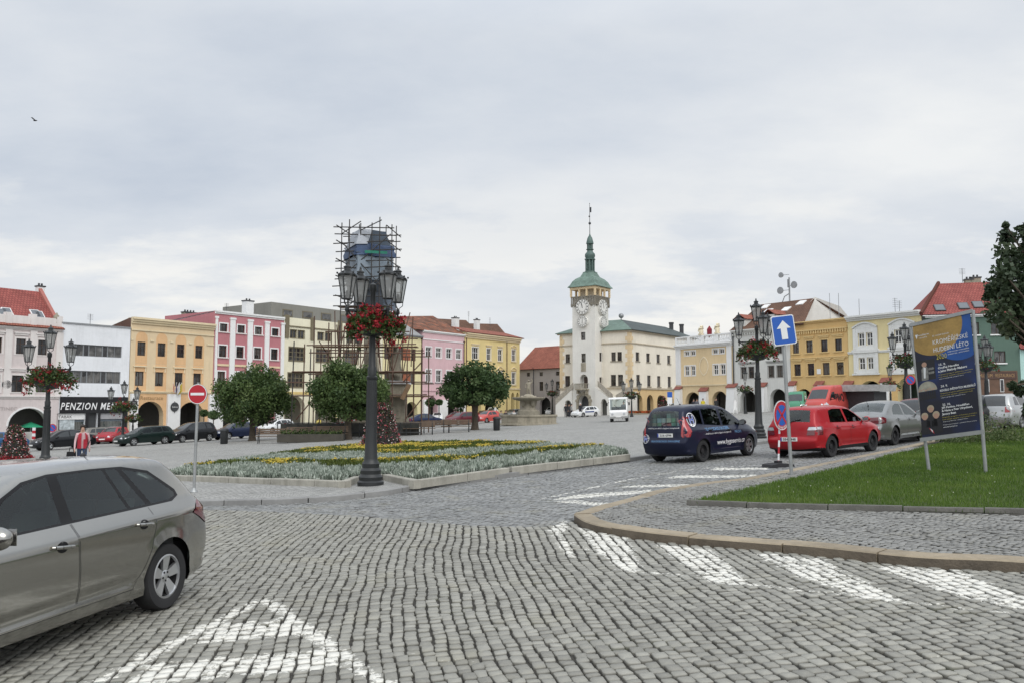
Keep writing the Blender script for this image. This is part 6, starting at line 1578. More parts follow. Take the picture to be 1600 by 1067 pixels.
  def sub(mb, fs, m=0):
   used = sorted({k for q in fs for k in q}); mp = {k: i for i, k in enumerate(used)}; mb.cur = m
   mb.add([V[k] for k in used], [tuple(mp[k] for k in q) for q in fs])
  sub(body_mb, fb, 0)
  if fl: sub(body_mb, fl, 1)
  for nme, fs in (('windscreen', ff), ('rear_window', fr)):
   if fs: mb = MB(); sub(mb, fs); mb.build(nme, glass, s.root, smooth=180, recalc=False)
  s.body = body_mb.build('body', [body, m_trim], s.root, smooth=48, recalc=True)
  w = s.W-.17; mb = MB(); mb.box(.28-s.cx, s.L-.34-s.cx, -w, w, .20, .58 if sp['L'] < 5 else .8)
  mb.build('underbody', m_under, s.root)
 def hit(s, o, d):
  h = s.bvh.ray_cast(Vector(o), Vector(d)); return h[0]
 def decal(s, name, m, face, V2, F, off=.005, parent=None, smooth=None):
  """lay a flat cut-out on the bodywork: face is 'l','r' side, 'b' rear or 'f' front"""
  vs = []
  for p in V2:
   a, z = p[0], p[1]
   if face in 'lr':
    sg = 1 if face == 'l' else -1; q = s.hit((a-s.cx, 3*sg, z), (0, -sg, 0)); vs.append((a-s.cx, (q.y if q else sg*s.W*.8)+sg*off, z))
   else:
    sg = -1 if face == 'b' else 1; x0 = -4 if face == 'b' else 4; q = s.hit((x0, a, z), (-sg, 0, 0)); x = q.x if q else (0-s.cx+.15 if face == 'b' else s.L-s.cx-.15)
    vs.append((x+sg*off, a, z))
  mb = MB(); mb.add(vs, F); return mb.build(name, m, parent or s.root, smooth=smooth, recalc=False)
 def lights(s, mt):
  sp = s.sp; sz = .12 if s.lod == 1 else .05
  for sg, fc in ((1, 'l'), (-1, 'r')):
   def two(name, m, side, flat, ff):
    v, f = patch2(side, sz); a = s.decal(name, m, fc, v, f, .008, smooth=180)
    v, f = patch2([(sg*p[0], p[1]) for p in flat], sz)
    v = [p for p in v]; b = s.decal(name, m, ff, v, f, .008, smooth=180)
    me = a.data; bm = bmesh.new(); bm.from_mesh(me); bm.from_mesh(b.data); bm.to_mesh(me); bm.free(); bpy.data.objects.remove(b)
    return a
   ye = float(s.Y(np.array([.05]), np.array([.85]))[0])-.02; yf = float(s.Y(np.array([s.L-.12]), np.array([.65]))[0])-.03
   two('tail_lamp', mt, sp['tail_s'], [(min(p[0], ye), p[1]) for p in sp['tail_r']], 'b')
   two('headlamp', m_lens, sp['head_s'], [(min(p[0], yf), p[1]) for p in sp['head_f']], 'f')
 def wheel_set(s, kinds):
  sp = s.sp; r = s.r; w = .20; n = 18 if s.lod == 1 else 40
  protos = {}
  for xi, kd in ((sp['xr'], kinds[0]), (sp['xf'], kinds[1])):
   for sg in (1, -1):
    if kd not in protos:
     rr = r*.66; mb = MB()
     mb.lathe([(rr-.005,-w/2+.01),(rr+.02,-w/2),(r-.018,-w/2+.004),(r,-w/2+.03),(r,w/2-.03),(r-.018,w/2-.004),(rr+.02,w/2),(rr-.005,w/2-.012)], n, (0,0,0), 'y', cap=(0,0))
     whl = MB().lathe([(r*.3,-w/2+.02),(r*.3,w/2-.09)], 10, (0,0,0), 'y').build('wheel', m_under, s.root)
     mb.build('tyre', m_tyre, whl, smooth=40)
     rb = MB(); rb.cur = 1 if kd == 'alloy' else 0
     rb.lathe([(rr,w/2-.012),(rr-.012,w/2-.012),(rr-.022,w/2-.075),(.02,w/2-.085)], n, (0,0,0), 'y', cap=(0,1)); rb.cur = 0
     rb.lathe([(rr,w/2-.010),(rr-.016,w/2-.006),(rr-.020,w/2-.03)], n, (0,0,0), 'y', cap=(0,0))
     if kd == 'alloy':
      k5 = 5
      for i in range(k5):
       t = 2*math.pi*(i+.3)/k5; d = Vector((math.cos(t), 0, math.sin(t))); e = Vector((-d.z, 0, d.x)); y0 = Vector((0, w/2-.055, 0)); y1 = Vector((0, w/2-.018, 0)); yh = Vector((0, w/2-.034, 0))
       a, b, c_, dd = d*.03-e*.032, d*.03+e*.032, d*(rr-.012)+e*.058, d*(rr-.012)-e*.058
       rb.add([a+y0,b+y0,c_+y0,dd+y0,a*.9+yh,b*.9+yh,c_*.985+y1,dd*.985+y1], [(4,5,6,7),(0,1,5,4),(1,2,6,5),(2,3,7,6),(3,0,4,7)])
      rb.lathe([(.062,w/2-.06),(.062,w/2-.034),(.05,w/2-.026),(.001,w/2-.024)], 14, (0,0,0), 'y')
      rb.cur = 1
      for i in range(5):
       t = 2*math.pi*(i+.8)/5; rb.lathe([(.011,w/2-.036),(.011,w/2-.022),(.001,w/2-.021)], 7, (.040*math.cos(t)*1.05,0,.040*math.sin(t)*1.05), 'y')
     else:
      for i in range(8):
       t = 2*math.pi*i/8; rb.cur = 1; rb.lathe([(.022,w/2-.084),(.022,w/2-.07),(.001,w/2-.07)], 8, (rr*.68*math.cos(t),0,rr*.68*math.sin(t)), 'y'); rb.cur = 0
      rb.lathe([(.075,w/2-.085),(.07,w/2-.035),(.04,w/2-.03),(.001,w/2-.03)], 14, (0,0,0), 'y')
     rb.build('rim', [m_rim, m_under] if kd != 'steel' else [m_steel, m_under], whl, smooth=35)
     protos[kd] = whl; o = whl
    else: o = copy_tree(protos[kd]); o.parent = s.root
    o.location = (xi-s.cx, sg*(s.W-.025-w/2), r); o.rotation_euler = (0, rnd.uniform(0, 1) if s.lod == 1 else 0, 0 if sg == 1 else math.pi)
 def interior(s):
  sp = s.sp; cx = s.cx; mb = MB(); w = s.W-.15; zb = .90; x0, x1 = .55-cx, 3.0-cx
  mb.box(x0, x1, -w, -w+.03, .55, zb); mb.box(x0, x1, w-.03, w, .55, zb); mb.box(x1, x1+.03, -w, w, .55, zb+.05); mb.box(x0-.02, x0, -w*.8, w*.8, .55, zb)
  mb.box(x1-.25, x1, -w+.02, w-.02, .75, zb+.02)
  mb.build('interior', m_in, s.root)
  fr = 2.12-cx if sp['L'] < 4.4 else 2.25-cx
  for nm, xs, ys in (('front_seat', fr, (-.37, .37)), ('rear_seat', fr-.95, (-.42, .0, .42))):
   for y in ys:
    q = MB(); hw = .23 if nm == 'front_seat' else .205
    q.add([(xs-.05,y-hw,.5),(xs+.09,y-hw,.5),(xs-.12,y-hw*.8,1.07),(xs-.20,y-hw*.8,1.07),(xs-.05,y+hw,.5),(xs+.09,y+hw,.5),(xs-.12,y+hw*.8,1.07),(xs-.20,y+hw*.8,1.07)], [(0,1,2,3),(4,7,6,5),(0,4,5,1),(1,5,6,2),(2,6,7,3),(3,7,4,0)])
    q.box(xs+.05, xs+.5, y-hw, y+hw, .5, .62)
    q.ball((xs-.17, y, 1.17), .055, .125, .095, 10, 7)
    q.build(nm, m_seat, s.root, smooth=40)
  mb = MB(); n = 18; c = Vector((fr+.52, .37, .88)); ax = Vector((-.85,0,.5)).normalized(); u = Vector((0,1,0)); v = ax.cross(u)
  mb.path([c+(u*math.cos(2*math.pi*i/n)+v*math.sin(2*math.pi*i/n))*.18 for i in range(n+1)], .016, 6); mb.build('steering_wheel', m_trim, s.root)
 def fittings(s, body):
  sp = s.sp
  for i, (hx, hz) in enumerate(sp['handle']):
   for sg, fc in ((1, 'l'), (-1, 'r')):
    par = s.parts.get(('door', i, sg))
    q = s.hit((hx-s.cx, 3*sg, hz), (0, -sg, 0)); y = q.y
    v, f = patch2([(hx+.06*math.cos(t), hz+.045*math.sin(t)) for t in np.linspace(0, 2*math.pi, 16, endpoint=False)], .04)
    s.decal('handle_recess_shade', m_trim, fc, v, f, .003, par)  # flat black disc paints the shade inside the handle cup
    mb = MB()
    pts = [(-.105,.000),(-.09,.022),(-.03,.036),(.05,.036),(.10,.018),(.115,.0)]
    for (xa, ya), (xb, yb) in zip(pts[:-1], pts[1:]): mb.tube((hx-s.cx+xa, y+sg*(ya+.004), hz+xa*.10), (hx-s.cx+xb, y+sg*(yb+.004), hz+xb*.10), .016, 8)
    mb.build('handle', body if body.name != 'paint_navy' else m_trim, par, smooth=60)
  for i, d in enumerate(sp['doors']):
   for sg, fc in ((1, 'l'), (-1, 'r')):
    V, F = [], []
    lp = [Vector(p) for p in d]; fine = []
    for a, b in zip(lp, lp[1:]+lp[:1]):
     if a.y > .9 and b.y > .9: fine.append(None); continue
     k = max(1, int((b-a).length/.05)); fine += [a+(b-a)*j/k for j in range(k+1)]
    for a, b in zip(fine[:-1], fine[1:]):
     if a is None or b is None or (b-a).length < 1e-6: continue
     e = (b-a).normalized(); nn = Vector((-e.y, e.x))*.0018; o = len(V); V += [tuple(a+nn), tuple(b+nn), tuple(b-nn), tuple(a-nn)]; F.append((o, o+1, o+2, o+3))
    s.decal('shut_line', m_ink, fc, V, F, .0025, s.parts[('door', i, sg)])
  mx, mz = sp['mir']
  for sg in (1, -1):
   y = float(s.Y(np.array([mx]), np.array([mz-.06]))[0])
   mb = MB(); mb.ball((mx-s.cx-.02, sg*(y+.14), mz+.03), .075, .12, .085, 14, 9); mb.tube((mx-s.cx+.02, sg*(y-.03), mz-.03), (mx-s.cx, sg*(y+.10), mz), .028, 8)
   m = mb.build('mirror', body if body.name != 'paint_navy' else m_trim, s.root, smooth=60)
   MB().obox((mx-s.cx-.093, sg*(y+.145), mz+.03), (.003,0,0), (0,.09,0), (0,0,.06)).build('mirror_glass', m_chrome, m)
  if s.sp['rw'] and s.L < 4.4:
   z = sp['rw'][0]+.03; p = [s.hit((-4, yy, zz), (1,0,0)) for yy, zz in ((.02, z-.06), (0, z), (-.12, z+.045), (-.30, z+.07))]
   if all(p): MB().path([q+Vector((-.02,0,0)) for q in p], .011, 6).build('wiper', m_ink, s.root)
  q = s.hit((.95-s.cx if s.L > 4.2 else .75-s.cx, 0, 4), (0,0,-1))
  if q: MB().tube(q, q+Vector((-.14,0,.20)), .007, 6, .004).ball(tuple(q), .03, n=8, m=5).build('aerial', m_ink, s.root)
 def plate(s, txt):
  y, z = s.sp['plate_r']; q = s.hit((-4, y, z), (1,0,0))
  if not q: return
  mb = MB().box(q.x-.022, q.x-.004, y-.26, y+.26, z-.055, z+.055); p = mb.build('number_plate', m_plate, s.root)
  if txt:
   V, F = text_fit(txt, .40, .07, bold=.02); mb = MB(); mb.add([(q.x-.024, y-.02-v[0], z+v[1]) for v in V], F); mb.build('plate_lettering', m_ink, p, recalc=False)
   MB().box(q.x-.0235, q.x-.0221, y+.215, y+.258, z-.053, z+.053).build('plate_band', mat('plate_blue', (.02,.05,.3), .5), p)
  q = s.hit((4, 0, .42), (-1,0,0))
  if q and s.sp['L'] < 6: MB().box(q.x+.002, q.x+.02, -.26, .26, .38, .48).build('number_plate', m_plate, s.root)
  if q and s.lod == 1:
   v, f = patch2([(-.5,.52),(.5,.52),(.55,.64),(-.55,.64)], .2); s.decal('grille', m_ink, 'f', v, f, .006)
   v, f = patch2([(-.6,.25),(.6,.25),(.55,.36),(-.55,.36)], .2); s.decal('lower_grille', m_ink, 'f', v, f, .006)
def heading(a, b): return math.atan2(b[1]-a[1], b[0]-a[0])
silver = mat('paint_champagne', (.31,.302,.278), .2, metal=1.0, var=.03, coat=1.0, scale=.8)
c = Car('hatchback', 'silver beige hatchback cut by the left frame edge, rear wheel nearest', 'car', 'spaceback', silver, heading=math.atan2(-.98, -.20), ref=(G(252, 951), 'rl'), lod=3, tail=m_taild)
navy = paint('navy', (.009,.012,.032), .2, .32)
hd = heading(G(1090, 720), G(1159, 710.5))
van = Car('lettered_van', 'dark navy blue compact van covered in cleaning supply lettering', 'van', 'roomster', navy, heading=hd, ref=(G(1097, 721), 'rr'), lod=2, wheels=('steel','alloy'), plate='2U6 6994')
def lettering(car, face, txt, x, z, w, h, m, name='lettering', bold=.0, shear=0):
 V, F = text_fit(txt, w, h, bold=bold, shear=shear)
 sg = {'l': -1, 'r': 1, 'b': -1, 'f': 1}[face]
 car.decal(name, m, face, [(x+sg*v[0], z+v[1]) for v in V], F, .004)
wht, lbl, blu = mat('vinyl_white', (.75,.75,.76), .5), mat('vinyl_pale_blue', (.14,.30,.52), .5), mat('vinyl_blue', (.02,.07,.42), .5)
lettering(van, 'r', 'www.hygoservis.cz', 2.30, .50, 1.55, .19, wht, bold=.01)
lettering(van, 'r', 'VELKOOBCHOD DROGERIE', 1.60, .92, 1.35, .085, lbl)
lettering(van, 'r', 'dodávky pro úklid a hygienu komplexně', 1.62, .79, 1.40, .07, wht)
lettering(van, 'r', 'PROFI', 2.72, .78, .36, .075, lbl)
lettering(van, 'b', 'dodávky pro úklid a hygienu komplexně', -.02, 1.0, 1.05, .055, wht)
lettering(van, 'b', 'VELKOOBCHOD DROGERIE', -.10, .635, .95, .05, lbl)
def roundel(car, face, x, z, r, name='emblem'):
 sg = {'l': -1, 'r': 1, 'b': -1, 'f': 1}[face]
 ring = [(x+r*math.cos(t), z+r*math.sin(t)) for t in np.linspace(0, 2*math.pi, 26, endpoint=False)]
 v, f = patch2(ring, r*.4); car.decal(name, wht, face, v, f, .004)
 v, f = patch2([(x+r*.88*math.cos(t), z+r*.88*math.sin(t)) for t in np.linspace(0, 2*math.pi, 26, endpoint=False)], r*.4); car.decal(name, navy, face, v, f, .006)
 V, F = text_fit('H', r*1.0, r*1.25, bold=.04); car.decal(name, wht, face, [(x+sg*q[0], z+q[1]) for q in V], F, .008)
 V, F = text_fit('H', r*.86, r*1.1, bold=.01); car.decal(name, blu, face, [(x+sg*q[0], z+q[1]) for q in V], F, .010)
roundel(van, 'r', .46, 1.22, .20); roundel(van, 'b', .60, .70, .13)
i = 0
for yy in np.linspace(-.52, .5, 7):
 for lv in range(2 if i % 3 else 3):
  c_ = [(.75,.8,.8),(.25,.5,.3),(.7,.15,.15),(.5,.68,.78),(.8,.75,.62),(.75,.4,.45),(.4,.6,.55)][(i*3+lv*2) % 7]
  mb = MB().box(.30-van.cx+.03*(i % 2), .55-van.cx, yy-.065, yy+.065, 1.02+lv*.135, 1.145+lv*.135)
  tag(mb.build('goods_box', mat('goods_%d' % ((i*3+lv*2) % 7), c_, .6)), None, None).parent = van.root
 i += 1
red = paint('red', (.33,.012,.018), .1, .3)
hd2 = heading(G(1297, 713), G(1357, 704.5))
golf = Car('hatchback', 'bright red five door hatchback parked behind the no stopping sign', 'car', 'hatch', red, heading=hd2, ref=(G(1298, 713.5), 'rr'), lod=2, wheels=('steel','steel'), plate='5B4 1448', trim_low=.30, tail=m_taild)
v, f = patch2([(-.52,.80),(-.80,.80),(-.80,.885),(-.56,.885)], .05); golf.decal('lamp_lens', m_lens, 'b', v, f, .011); v, f = patch2([(.52,.80),(.80,.80),(.80,.885),(.56,.885)], .05); golf.decal('lamp_lens', m_lens, 'b', v, f, .011)
v, f = patch2([(.11,.81),(.26,.81),(.27,.885),(.13,.885)], .05); golf.decal('lamp_lens', m_lens, 'r', v, f, .011)
grey = paint('silver_grey', (.27,.275,.27), .8, .28)
hd3 = heading(G(1396, 695), G(1438, 688.5))
Car('liftback_car', 'silver grey liftback car parked in front of the red hatchback, partly behind the poster', 'car', 'liftback', grey, heading=hd3, ref=(G(1397, 695), 'rr'), lod=2, plate=None, wheels=('steel','steel'), tail=m_taild)
dkred = paint('dark_red', (.16,.012,.02), .2); black = paint('black', (.010,.011,.013), .1, .28); white = paint('white', (.66,.67,.67), 0, .3); dgreen = paint('black_green', (.010,.020,.018), .2, .28)
dblue = paint('dark_blue', (.012,.02,.055), .3, .3); sgrey = paint('light_silver', (.46,.47,.47), .5, .35); maroon = paint('maroon', (.10,.012,.02), .2); beige = paint('grey_beige', (.20,.19,.17), .4); yellow = paint('yellow', (.50,.40,.08), 0, .4); redp = paint('signal_red', (.45,.07,.06), 0, .35)
def at(px, py, h=0): return G(px, py, h)
kerb_grp = 'cars parked along the kerb on the right'
Car('estate_car', 'dark red estate car half hidden by the poster board', 'car', 'estate', dkred, loc=G(1462, 680), heading=hd3, group=kerb_grp, lod=1)
Car('hatchback', 'black hatchback just right of the poster board', 'car', 'hatch', black, loc=G(1533, 671), heading=hd3-.1, group=kerb_grp, lod=1, scale=1.02)
Car('estate_car', 'silver estate car with red tail lamps right of the poster board', 'car', 'estate', sgrey, loc=G(1580, 669), heading=hd3-.05, group=kerb_grp, lod=1)
Car('estate_car', 'white estate car at the right frame edge', 'car', 'estate', white, loc=G(1632, 655), heading=hd3-.1, group=kerb_grp, lod=1)
rv = Car('delivery_van', 'red high roof delivery van with dark side graphics near the orange house', 'van', 'van', redp, loc=G(1296, 650, .1), heading=heading((0,0), (-.72,-.69)), lod=1, h=.1, scale=.92)
lettering(rv, 'f', 'VLA', 0, 2.33, .8, .22, m_ink) if False else None
lettering(rv, 'l', 'PIVO', 2.6, 1.5, 1.5, .7, m_ink, bold=.04)
gvan = Car('delivery_van', 'green and white delivery van behind the signposts, near the grey arcade', 'van', 'van', paint('green', (.06,.22,.13), 0, .4), loc=G(1247, 646, .1), heading=heading((0,0), (-.42,-.9)), lod=1, h=.1, scale=.8)
lettering(gvan, 'l', 'BIO', 2.4, 1.7, 1.4, .6, wht, bold=.03)
LG = 'cars parked along the left row of houses'
HL = R(234)
def lcar(kind, label, col, px, py, hd=HL, cat='car', sc_=.9, name=None, grp=LG, ref='fl', **k):
 p_ = G(px, py, .095); ex = (p_.x-LP[0])*(-LD[1])+(p_.y-LP[1])*LD[0]+3.4
 if ex > 0 and px < 800: p_ = p_+Vector((LD[1], -LD[0], 0))*ex; p_.z = 0
 return Car(name or {'estate':'estate_car','hatch':'hatchback','mpv':'people_carrier','van':'delivery_van','small_van':'small_van','liftback':'saloon_car'}[kind], label, cat, kind, col, ref=(p_, ref), heading=hd, group=grp, lod=1, h=.095, scale=sc_, **k)
lcar('liftback', 'black saloon car behind the pedestrian in the red vest', black, 77, 703)
lcar('estate', 'beige grey estate car beyond the pedestrian, tail to the left', beige, 134, 693, R(55), ref='rl')
lcar('hatch', 'white hatchback in front of the black shop window', white, 160, 690, R(275))
lcar('hatch', 'red hatchback facing the viewer beside the small three lantern lamp', paint('crimson', (.33,.02,.03), .1), 180, 692, R(272))
lcar('estate', 'long black estate car right of the small three lantern lamp', dgreen, 209, 696)
lcar('small_van', 'yellow van at the foot of the restaurant arch', yellow, 214, 677, R(262), cat='van')
lcar('hatch', 'black hatchback parked between two restaurant arches', black, 258, 683, R(250))
lcar('mpv', 'black people carrier behind the no entry sign', black, 285, 691, R(240))
lcar('hatch', 'dark grey hatchback glimpsed behind the people carrier', paint('graphite', (.04,.042,.046), .4), 352, 672, R(250))
lcar('hatch', 'dark blue hatchback behind the first tree trunk', dblue, 357, 686, R(236))
lcar('hatch', 'small red car behind the first tree', dkred, 352, 668, R(245))
lcar('small_van', 'white small van beyond the white estate car', white, 436, 664, R(262), cat='van')
lcar('estate', 'white estate car in front of the white small van', white, 425, 676, R(240))
lcar('liftback', 'navy saloon car right of the scaffolding', dblue, 684, 664, R(35), ref='fr')
lcar('hatch', 'white hatchback in front of the lilac house arches', white, 692, 659, R(275))
lcar('estate', 'maroon estate car left of the third tree trunk', maroon, 716, 664, R(228))
lcar('hatch', 'grey hatchback behind the maroon estate car', paint('steel_grey', (.16,.17,.18), .4), 712, 655, R(240))
lcar('hatch', 'dark red hatchback right behind the third tree trunk', dkred, 752, 655, R(262))
lcar('hatch', 'bright red hatchback beside the stone fountain', redp, 760, 660, R(236))
lcar('hatch', 'small white car in front of the straw yellow house', white, 655, 655, R(262))
lcar('hatch', 'blue hatchback cut by the left frame edge behind the flower pyramid', paint('mid_blue', (.03,.10,.22), .2), -14, 702, R(60), ref='rr')
CG = 'cars near the town hall'
lcar('hatch', 'white hatchback behind the fountain basin', white, 841, 648, R(215), grp=CG)
pol = lcar('estate', 'white patrol car with dark stripe in front of the town hall portal', white, 911, 651, R(222), grp=CG)
v, f = patch2([(1.3,.62),(3.2,.62),(3.2,.80),(1.3,.80)], .3); pol.decal('stripe', mat('stripe_blue', (.03,.06,.2), .5), 'l', v, f, .006); pol.decal('stripe', mat('stripe_blue', (.03,.06,.2), .5), 'r', v, f, .006)
lcar('liftback', 'white saloon car by the ochre town hall arcade', white, 1004, 643, R(222), grp=CG)
lcar('small_van', 'white small van at the end of the town hall arcade', white, 1046, 643, R(250), cat='van', grp=CG)
lcar('hatch', 'pale silver hatchback in front of the balustrade house, behind the navy van', sgrey, 1060, 644, R(240), grp=CG)
m_iron = mat('black_iron', (.016,.018,.019), .45, var=.25, scale=4)
def frosted(name):
 t = NT(name); n = t.n; n.remove(t.b); tr = t.new('ShaderNodeBsdfTransparent'); tr.inputs['Color'].default_value = (.85,.86,.85,1); d = t.new('ShaderNodeBsdfTranslucent'); d.inputs['Color'].default_value = (.75,.75,.73,1); e = t.new('ShaderNodeBsdfDiffuse'); e.inputs['Color'].default_value = (.55,.55,.54,1)
 a = t.new('ShaderNodeMixShader'); a.inputs[0].default_value = .5; t.l(d.outputs[0], a.inputs[1]); t.l(e.outputs[0], a.inputs[2]); b = t.new('ShaderNodeMixShader'); b.inputs[0].default_value = .45; t.l(tr.outputs[0], b.inputs[1]); t.l(a.outputs[0], b.inputs[2])
 t.l(b.outputs[0], [x for x in n if x.type == 'OUTPUT_MATERIAL'][0].inputs['Surface']); return t.m
m_lamp_glass = frosted('lantern_glass')
m_geran = foliage_mat('geranium_leaf', [(.018,.035,.010), (.04,.07,.018), (.08,.11,.03)], .55, .2)
m_redfl = foliage_mat('geranium_flower', [(.13,.008,.014), (.29,.016,.024), (.46,.05,.06)], .6, .2)
def leaves(name, Pn, size, m, parent=None, tone=None, asp=.6, flat=0.0, droop=None):
 """small single leaves scattered at the given points"""
 Pn = np.asarray(Pn, float); n = len(Pn); size = np.broadcast_to(size, n)
 d = nprng.normal(size=(n, 3)); d[:,2] *= (1-flat)
 if droop is not None: d[:,2] -= droop
 d /= np.linalg.norm(d, axis=1)[:,None]
 q = nprng.normal(size=(n, 3)); s = np.cross(d, q); s /= np.linalg.norm(s, axis=1)[:,None]
 L = size[:,None]; V = np.stack([Pn-d*L*.5, Pn+s*L*asp*.5-d*L*.05, Pn+d*L*.5, Pn-s*L*asp*.5-d*L*.05], 1).reshape(-1, 3)
 F = (np.array([(0,1,2),(0,2,3)])[None]+(np.arange(n)*4)[:,None,None]).reshape(-1, 3)
 t = np.clip((tone if tone is not None else np.full(n, .5))+nprng.normal(0, .12, n), 0, 1)
 return np_mesh(name, V, F, m, parent, {'tone': ('POINT', np.repeat(t, 4))})
def lantern(parent, loc, sc_=1.0):
 n = 6; mb = MB(); r0, r1, z0, z1 = .12, .215, .24, .80
 ring = lambda r, z: [(r*math.cos(2*math.pi*(i+.25)/n), r*math.sin(2*math.pi*(i+.25)/n), z) for i in range(n)]
 a, b = ring(r0, z0), ring(r1, z1)
 for i in range(n):
  j = (i+1) % n; mb.tube(a[i], b[i], .015, 5); mb.tube(a[i], a[j], .016, 5); mb.tube(b[i], b[j], .018, 5)
  mb.path([(0,0,.06), (a[i][0]*.95, a[i][1]*.95, .15), a[i]], .012, 4) if i % 2 == 0 else None
  mb.ball((b[i][0]*1.12, b[i][1]*1.12, z1+.06), .026, n=5, m=4)
 mb.lathe([(.03,0),(.04,.05),(.025,.08)], 8); mb.lathe([(.06,z0+.01),(.04,z0+.06),(.03,z0+.2),(.0,z0+.21)], 8)
 mb.lathe([(.235,z1),(.24,z1+.03),(.18,z1+.065),(.12,z1+.11),(.085,z1+.13),(.08,z1+.19),(.105,z1+.205),(.095,z1+.22),(.04,z1+.25),(.025,z1+.29),(.03,z1+.31),(0,z1+.36)], n, (0,0,0), 'z', math.pi/6)
 l = mb.build('lantern', m_iron, parent, loc=loc); l.scale = (sc_,)*3
 g = MB()
 k = .985
 for i in range(n):
  j = (i+1) % n; g.poly([Vector(a[i])*k+Vector((0,0,.002)), Vector(a[j])*k+Vector((0,0,.002)), Vector((b[j][0]*k,b[j][1]*k,z1)), Vector((b[i][0]*k,b[i][1]*k,z1))])
 g.build('glass', m_lamp_glass, l); return l
def lamp(label, base, H, arms, ls, group, scale=1.0, detail=True):
 """cast iron lamp post: tapered shaft with stepped foot, arms and lanterns"""
 t = thing('street_lamp', label, 'street lamp', base, 0, group)
 k = H/4.95
 prof = [(.31,0),(.31,.08),(.27,.12),(.285,.2),(.235,.27),(.245,.36),(.20,.42),(.21,.52),(.17,.58),(.155,.64),(.125,1.5),(.112,2.55),(.132,2.58),(.132,2.63),(.10,2.66),(.106,2.85),(.082,2.9),(.076,3.5),(.07,4.0),(.10,4.1),(.07,4.2),(.06,4.7),(.085,4.75),(.085,4.9),(.0,4.96)]
 mb = MB(); mb.lathe([(r*scale, z*k) for r, z in prof], 18 if detail else 10)
 if detail:
  for i in range(14):
   a = 2*math.pi*i/14; mb.tube((.132*scale*math.cos(a), .132*scale*math.sin(a), .72*k), (.112*scale*math.cos(a), .112*scale*math.sin(a), 2.5*k), .012, 4)
 mb.build('post', m_iron, t, smooth=35)
 for (dx, dy, zl) in arms:
  if abs(dx)+abs(dy) > .01:
   b = MB(); d = Vector((dx, dy, 0)); z0 = 4.22*k; e = d.normalized()
   b.tube((0,0,z0), (dx, dy, z0), .028*scale, 6); b.path([(0,0,z0-.30*scale), tuple(d*.35+Vector((0,0,z0-.30*scale))), tuple(d*.7+Vector((0,0,z0-.16*scale))), (dx, dy, z0)], .02*scale, 5)
   b.path([tuple(d*.45+e*.10*scale*math.cos(a)+Vector((0,0,z0-.13*scale+.10*scale*math.sin(a)))) for a in np.linspace(0, 5.5, 9)], .013*scale, 4)
   b.lathe([(.0,-.16),(.035,-.10),(.02,-.04),(.05,0),(.045,.06)], 8, (dx, dy, z0)); b.build('arm', m_iron, t, smooth=50)
  lantern(t, (dx, dy, zl*k), ls)
 return t
def basket(label, loc, r, group, n=1500, col=None, lf=.10):
 t = thing('flower_basket', label, 'flower basket', loc, 0, group)
 MB().lathe([(.10*r,-.40*r),(.35*r,-.34*r),(.54*r,-.16*r),(.60*r,.02*r),(.55*r,.02*r)], 18).build('bowl', m_iron, t, smooth=50)
 def pts(k, bias):
  a = nprng.uniform(0, 2*np.pi, k); rr = r*nprng.uniform(.15, 1.0, k)**.6; z = r*(.50-.58*(rr/r)**2+nprng.normal(0, .13, k)); z = np.where(nprng.random(k) < bias, z-r*.5*(rr/r)**3*nprng.random(k), z)
  lump = 1+.16*np.sin(a*3+1)+.1*np.sin(a*7)
  return np.c_[rr*np.cos(a)*lump, rr*np.sin(a)*lump, z]
 leaves('foliage', pts(n, .3), nprng.uniform(lf*.7, lf*1.3, n), m_geran, t, nprng.uniform(.2, .8, n), .8)
 c = []                                            # blossoms in round heads
 for p in pts(max(16, n//21), .5): c.append(p+nprng.normal(0, lf*.45, (max(6, n//90), 3))+np.array([0, 0, .03]))
 c = np.vstack(c); leaves('blossoms', c, nprng.uniform(lf*.45, lf*.8, len(c)), col or m_redfl, t, nprng.uniform(.2, .9, len(c)), .9)
 return t
LG_ = 'cast iron street lamps round the square'; BG_ = 'flower baskets on the street lamps'
b0 = G(579, 757, .1); H0 = (757-443)/1280*b0.y*1.0
ca = math.radians(29); r_ = .68
arms4 = [(-.55,-.33,4.26), (.55,.33,4.26), (.42,-.42,4.26), (-.38,.42,4.26)]
lamp('tall black lamp with four lanterns at the corner of the flower bed', b0, H0, arms4, .98, LG_)
basket('big basket of red geraniums under the four lanterns', b0+Vector((0,0,3.86*H0/4.95)), .62, BG_, 2600)
def lamp3(label, blabel, px, pyb, pyt, yaw=0.0, side=.75, h=.095, r=.72, n=900, two=3, depth=None, bz=3.72, ls=1.0, detail=True):
 p = G(px, pyb, h)
 if depth: p = P(px, pyb, depth); p.z = gz(p.x, p.y)+h
 top = P(px, pyt, p.y).z-p.z; H = top-1.02*ls*(.9)          # top lantern stands on the post
 k = H/4.95
 c, s_ = math.cos(yaw), math.sin(yaw)
 arms = [(0, 0, 4.85), (side*c, side*s_, 4.26), (-side*c, -side*s_, 4.26)] if two == 3 else [(0, 0, 4.85)]
 if two == 4: arms = [(0,0,4.85)]+[(side*math.cos(yaw+2.094*i), side*math.sin(yaw+2.094*i), 4.26) for i in range(3)]
 lamp(label, p, H, arms, ls, LG_, detail=detail, scale=1.0 if H > 3.6 else .7)
 if blabel: basket(blabel, p+Vector((0,0,bz*k)), r, BG_, n, lf=.10 if n > 500 else .16)
lamp3('black three lantern lamp behind the silver hatchback', 'red geranium basket on the lamp behind the silver hatchback', 70, 733, 513, .1, .78, r=.86, n=1700)
lamp3('black three lantern lamp across the road from the navy van', 'red geranium basket on the lamp beside the blue arrow sign', 1186, 684, 472, .6, .72, r=.80, n=1600, two=4, ls=1.05)
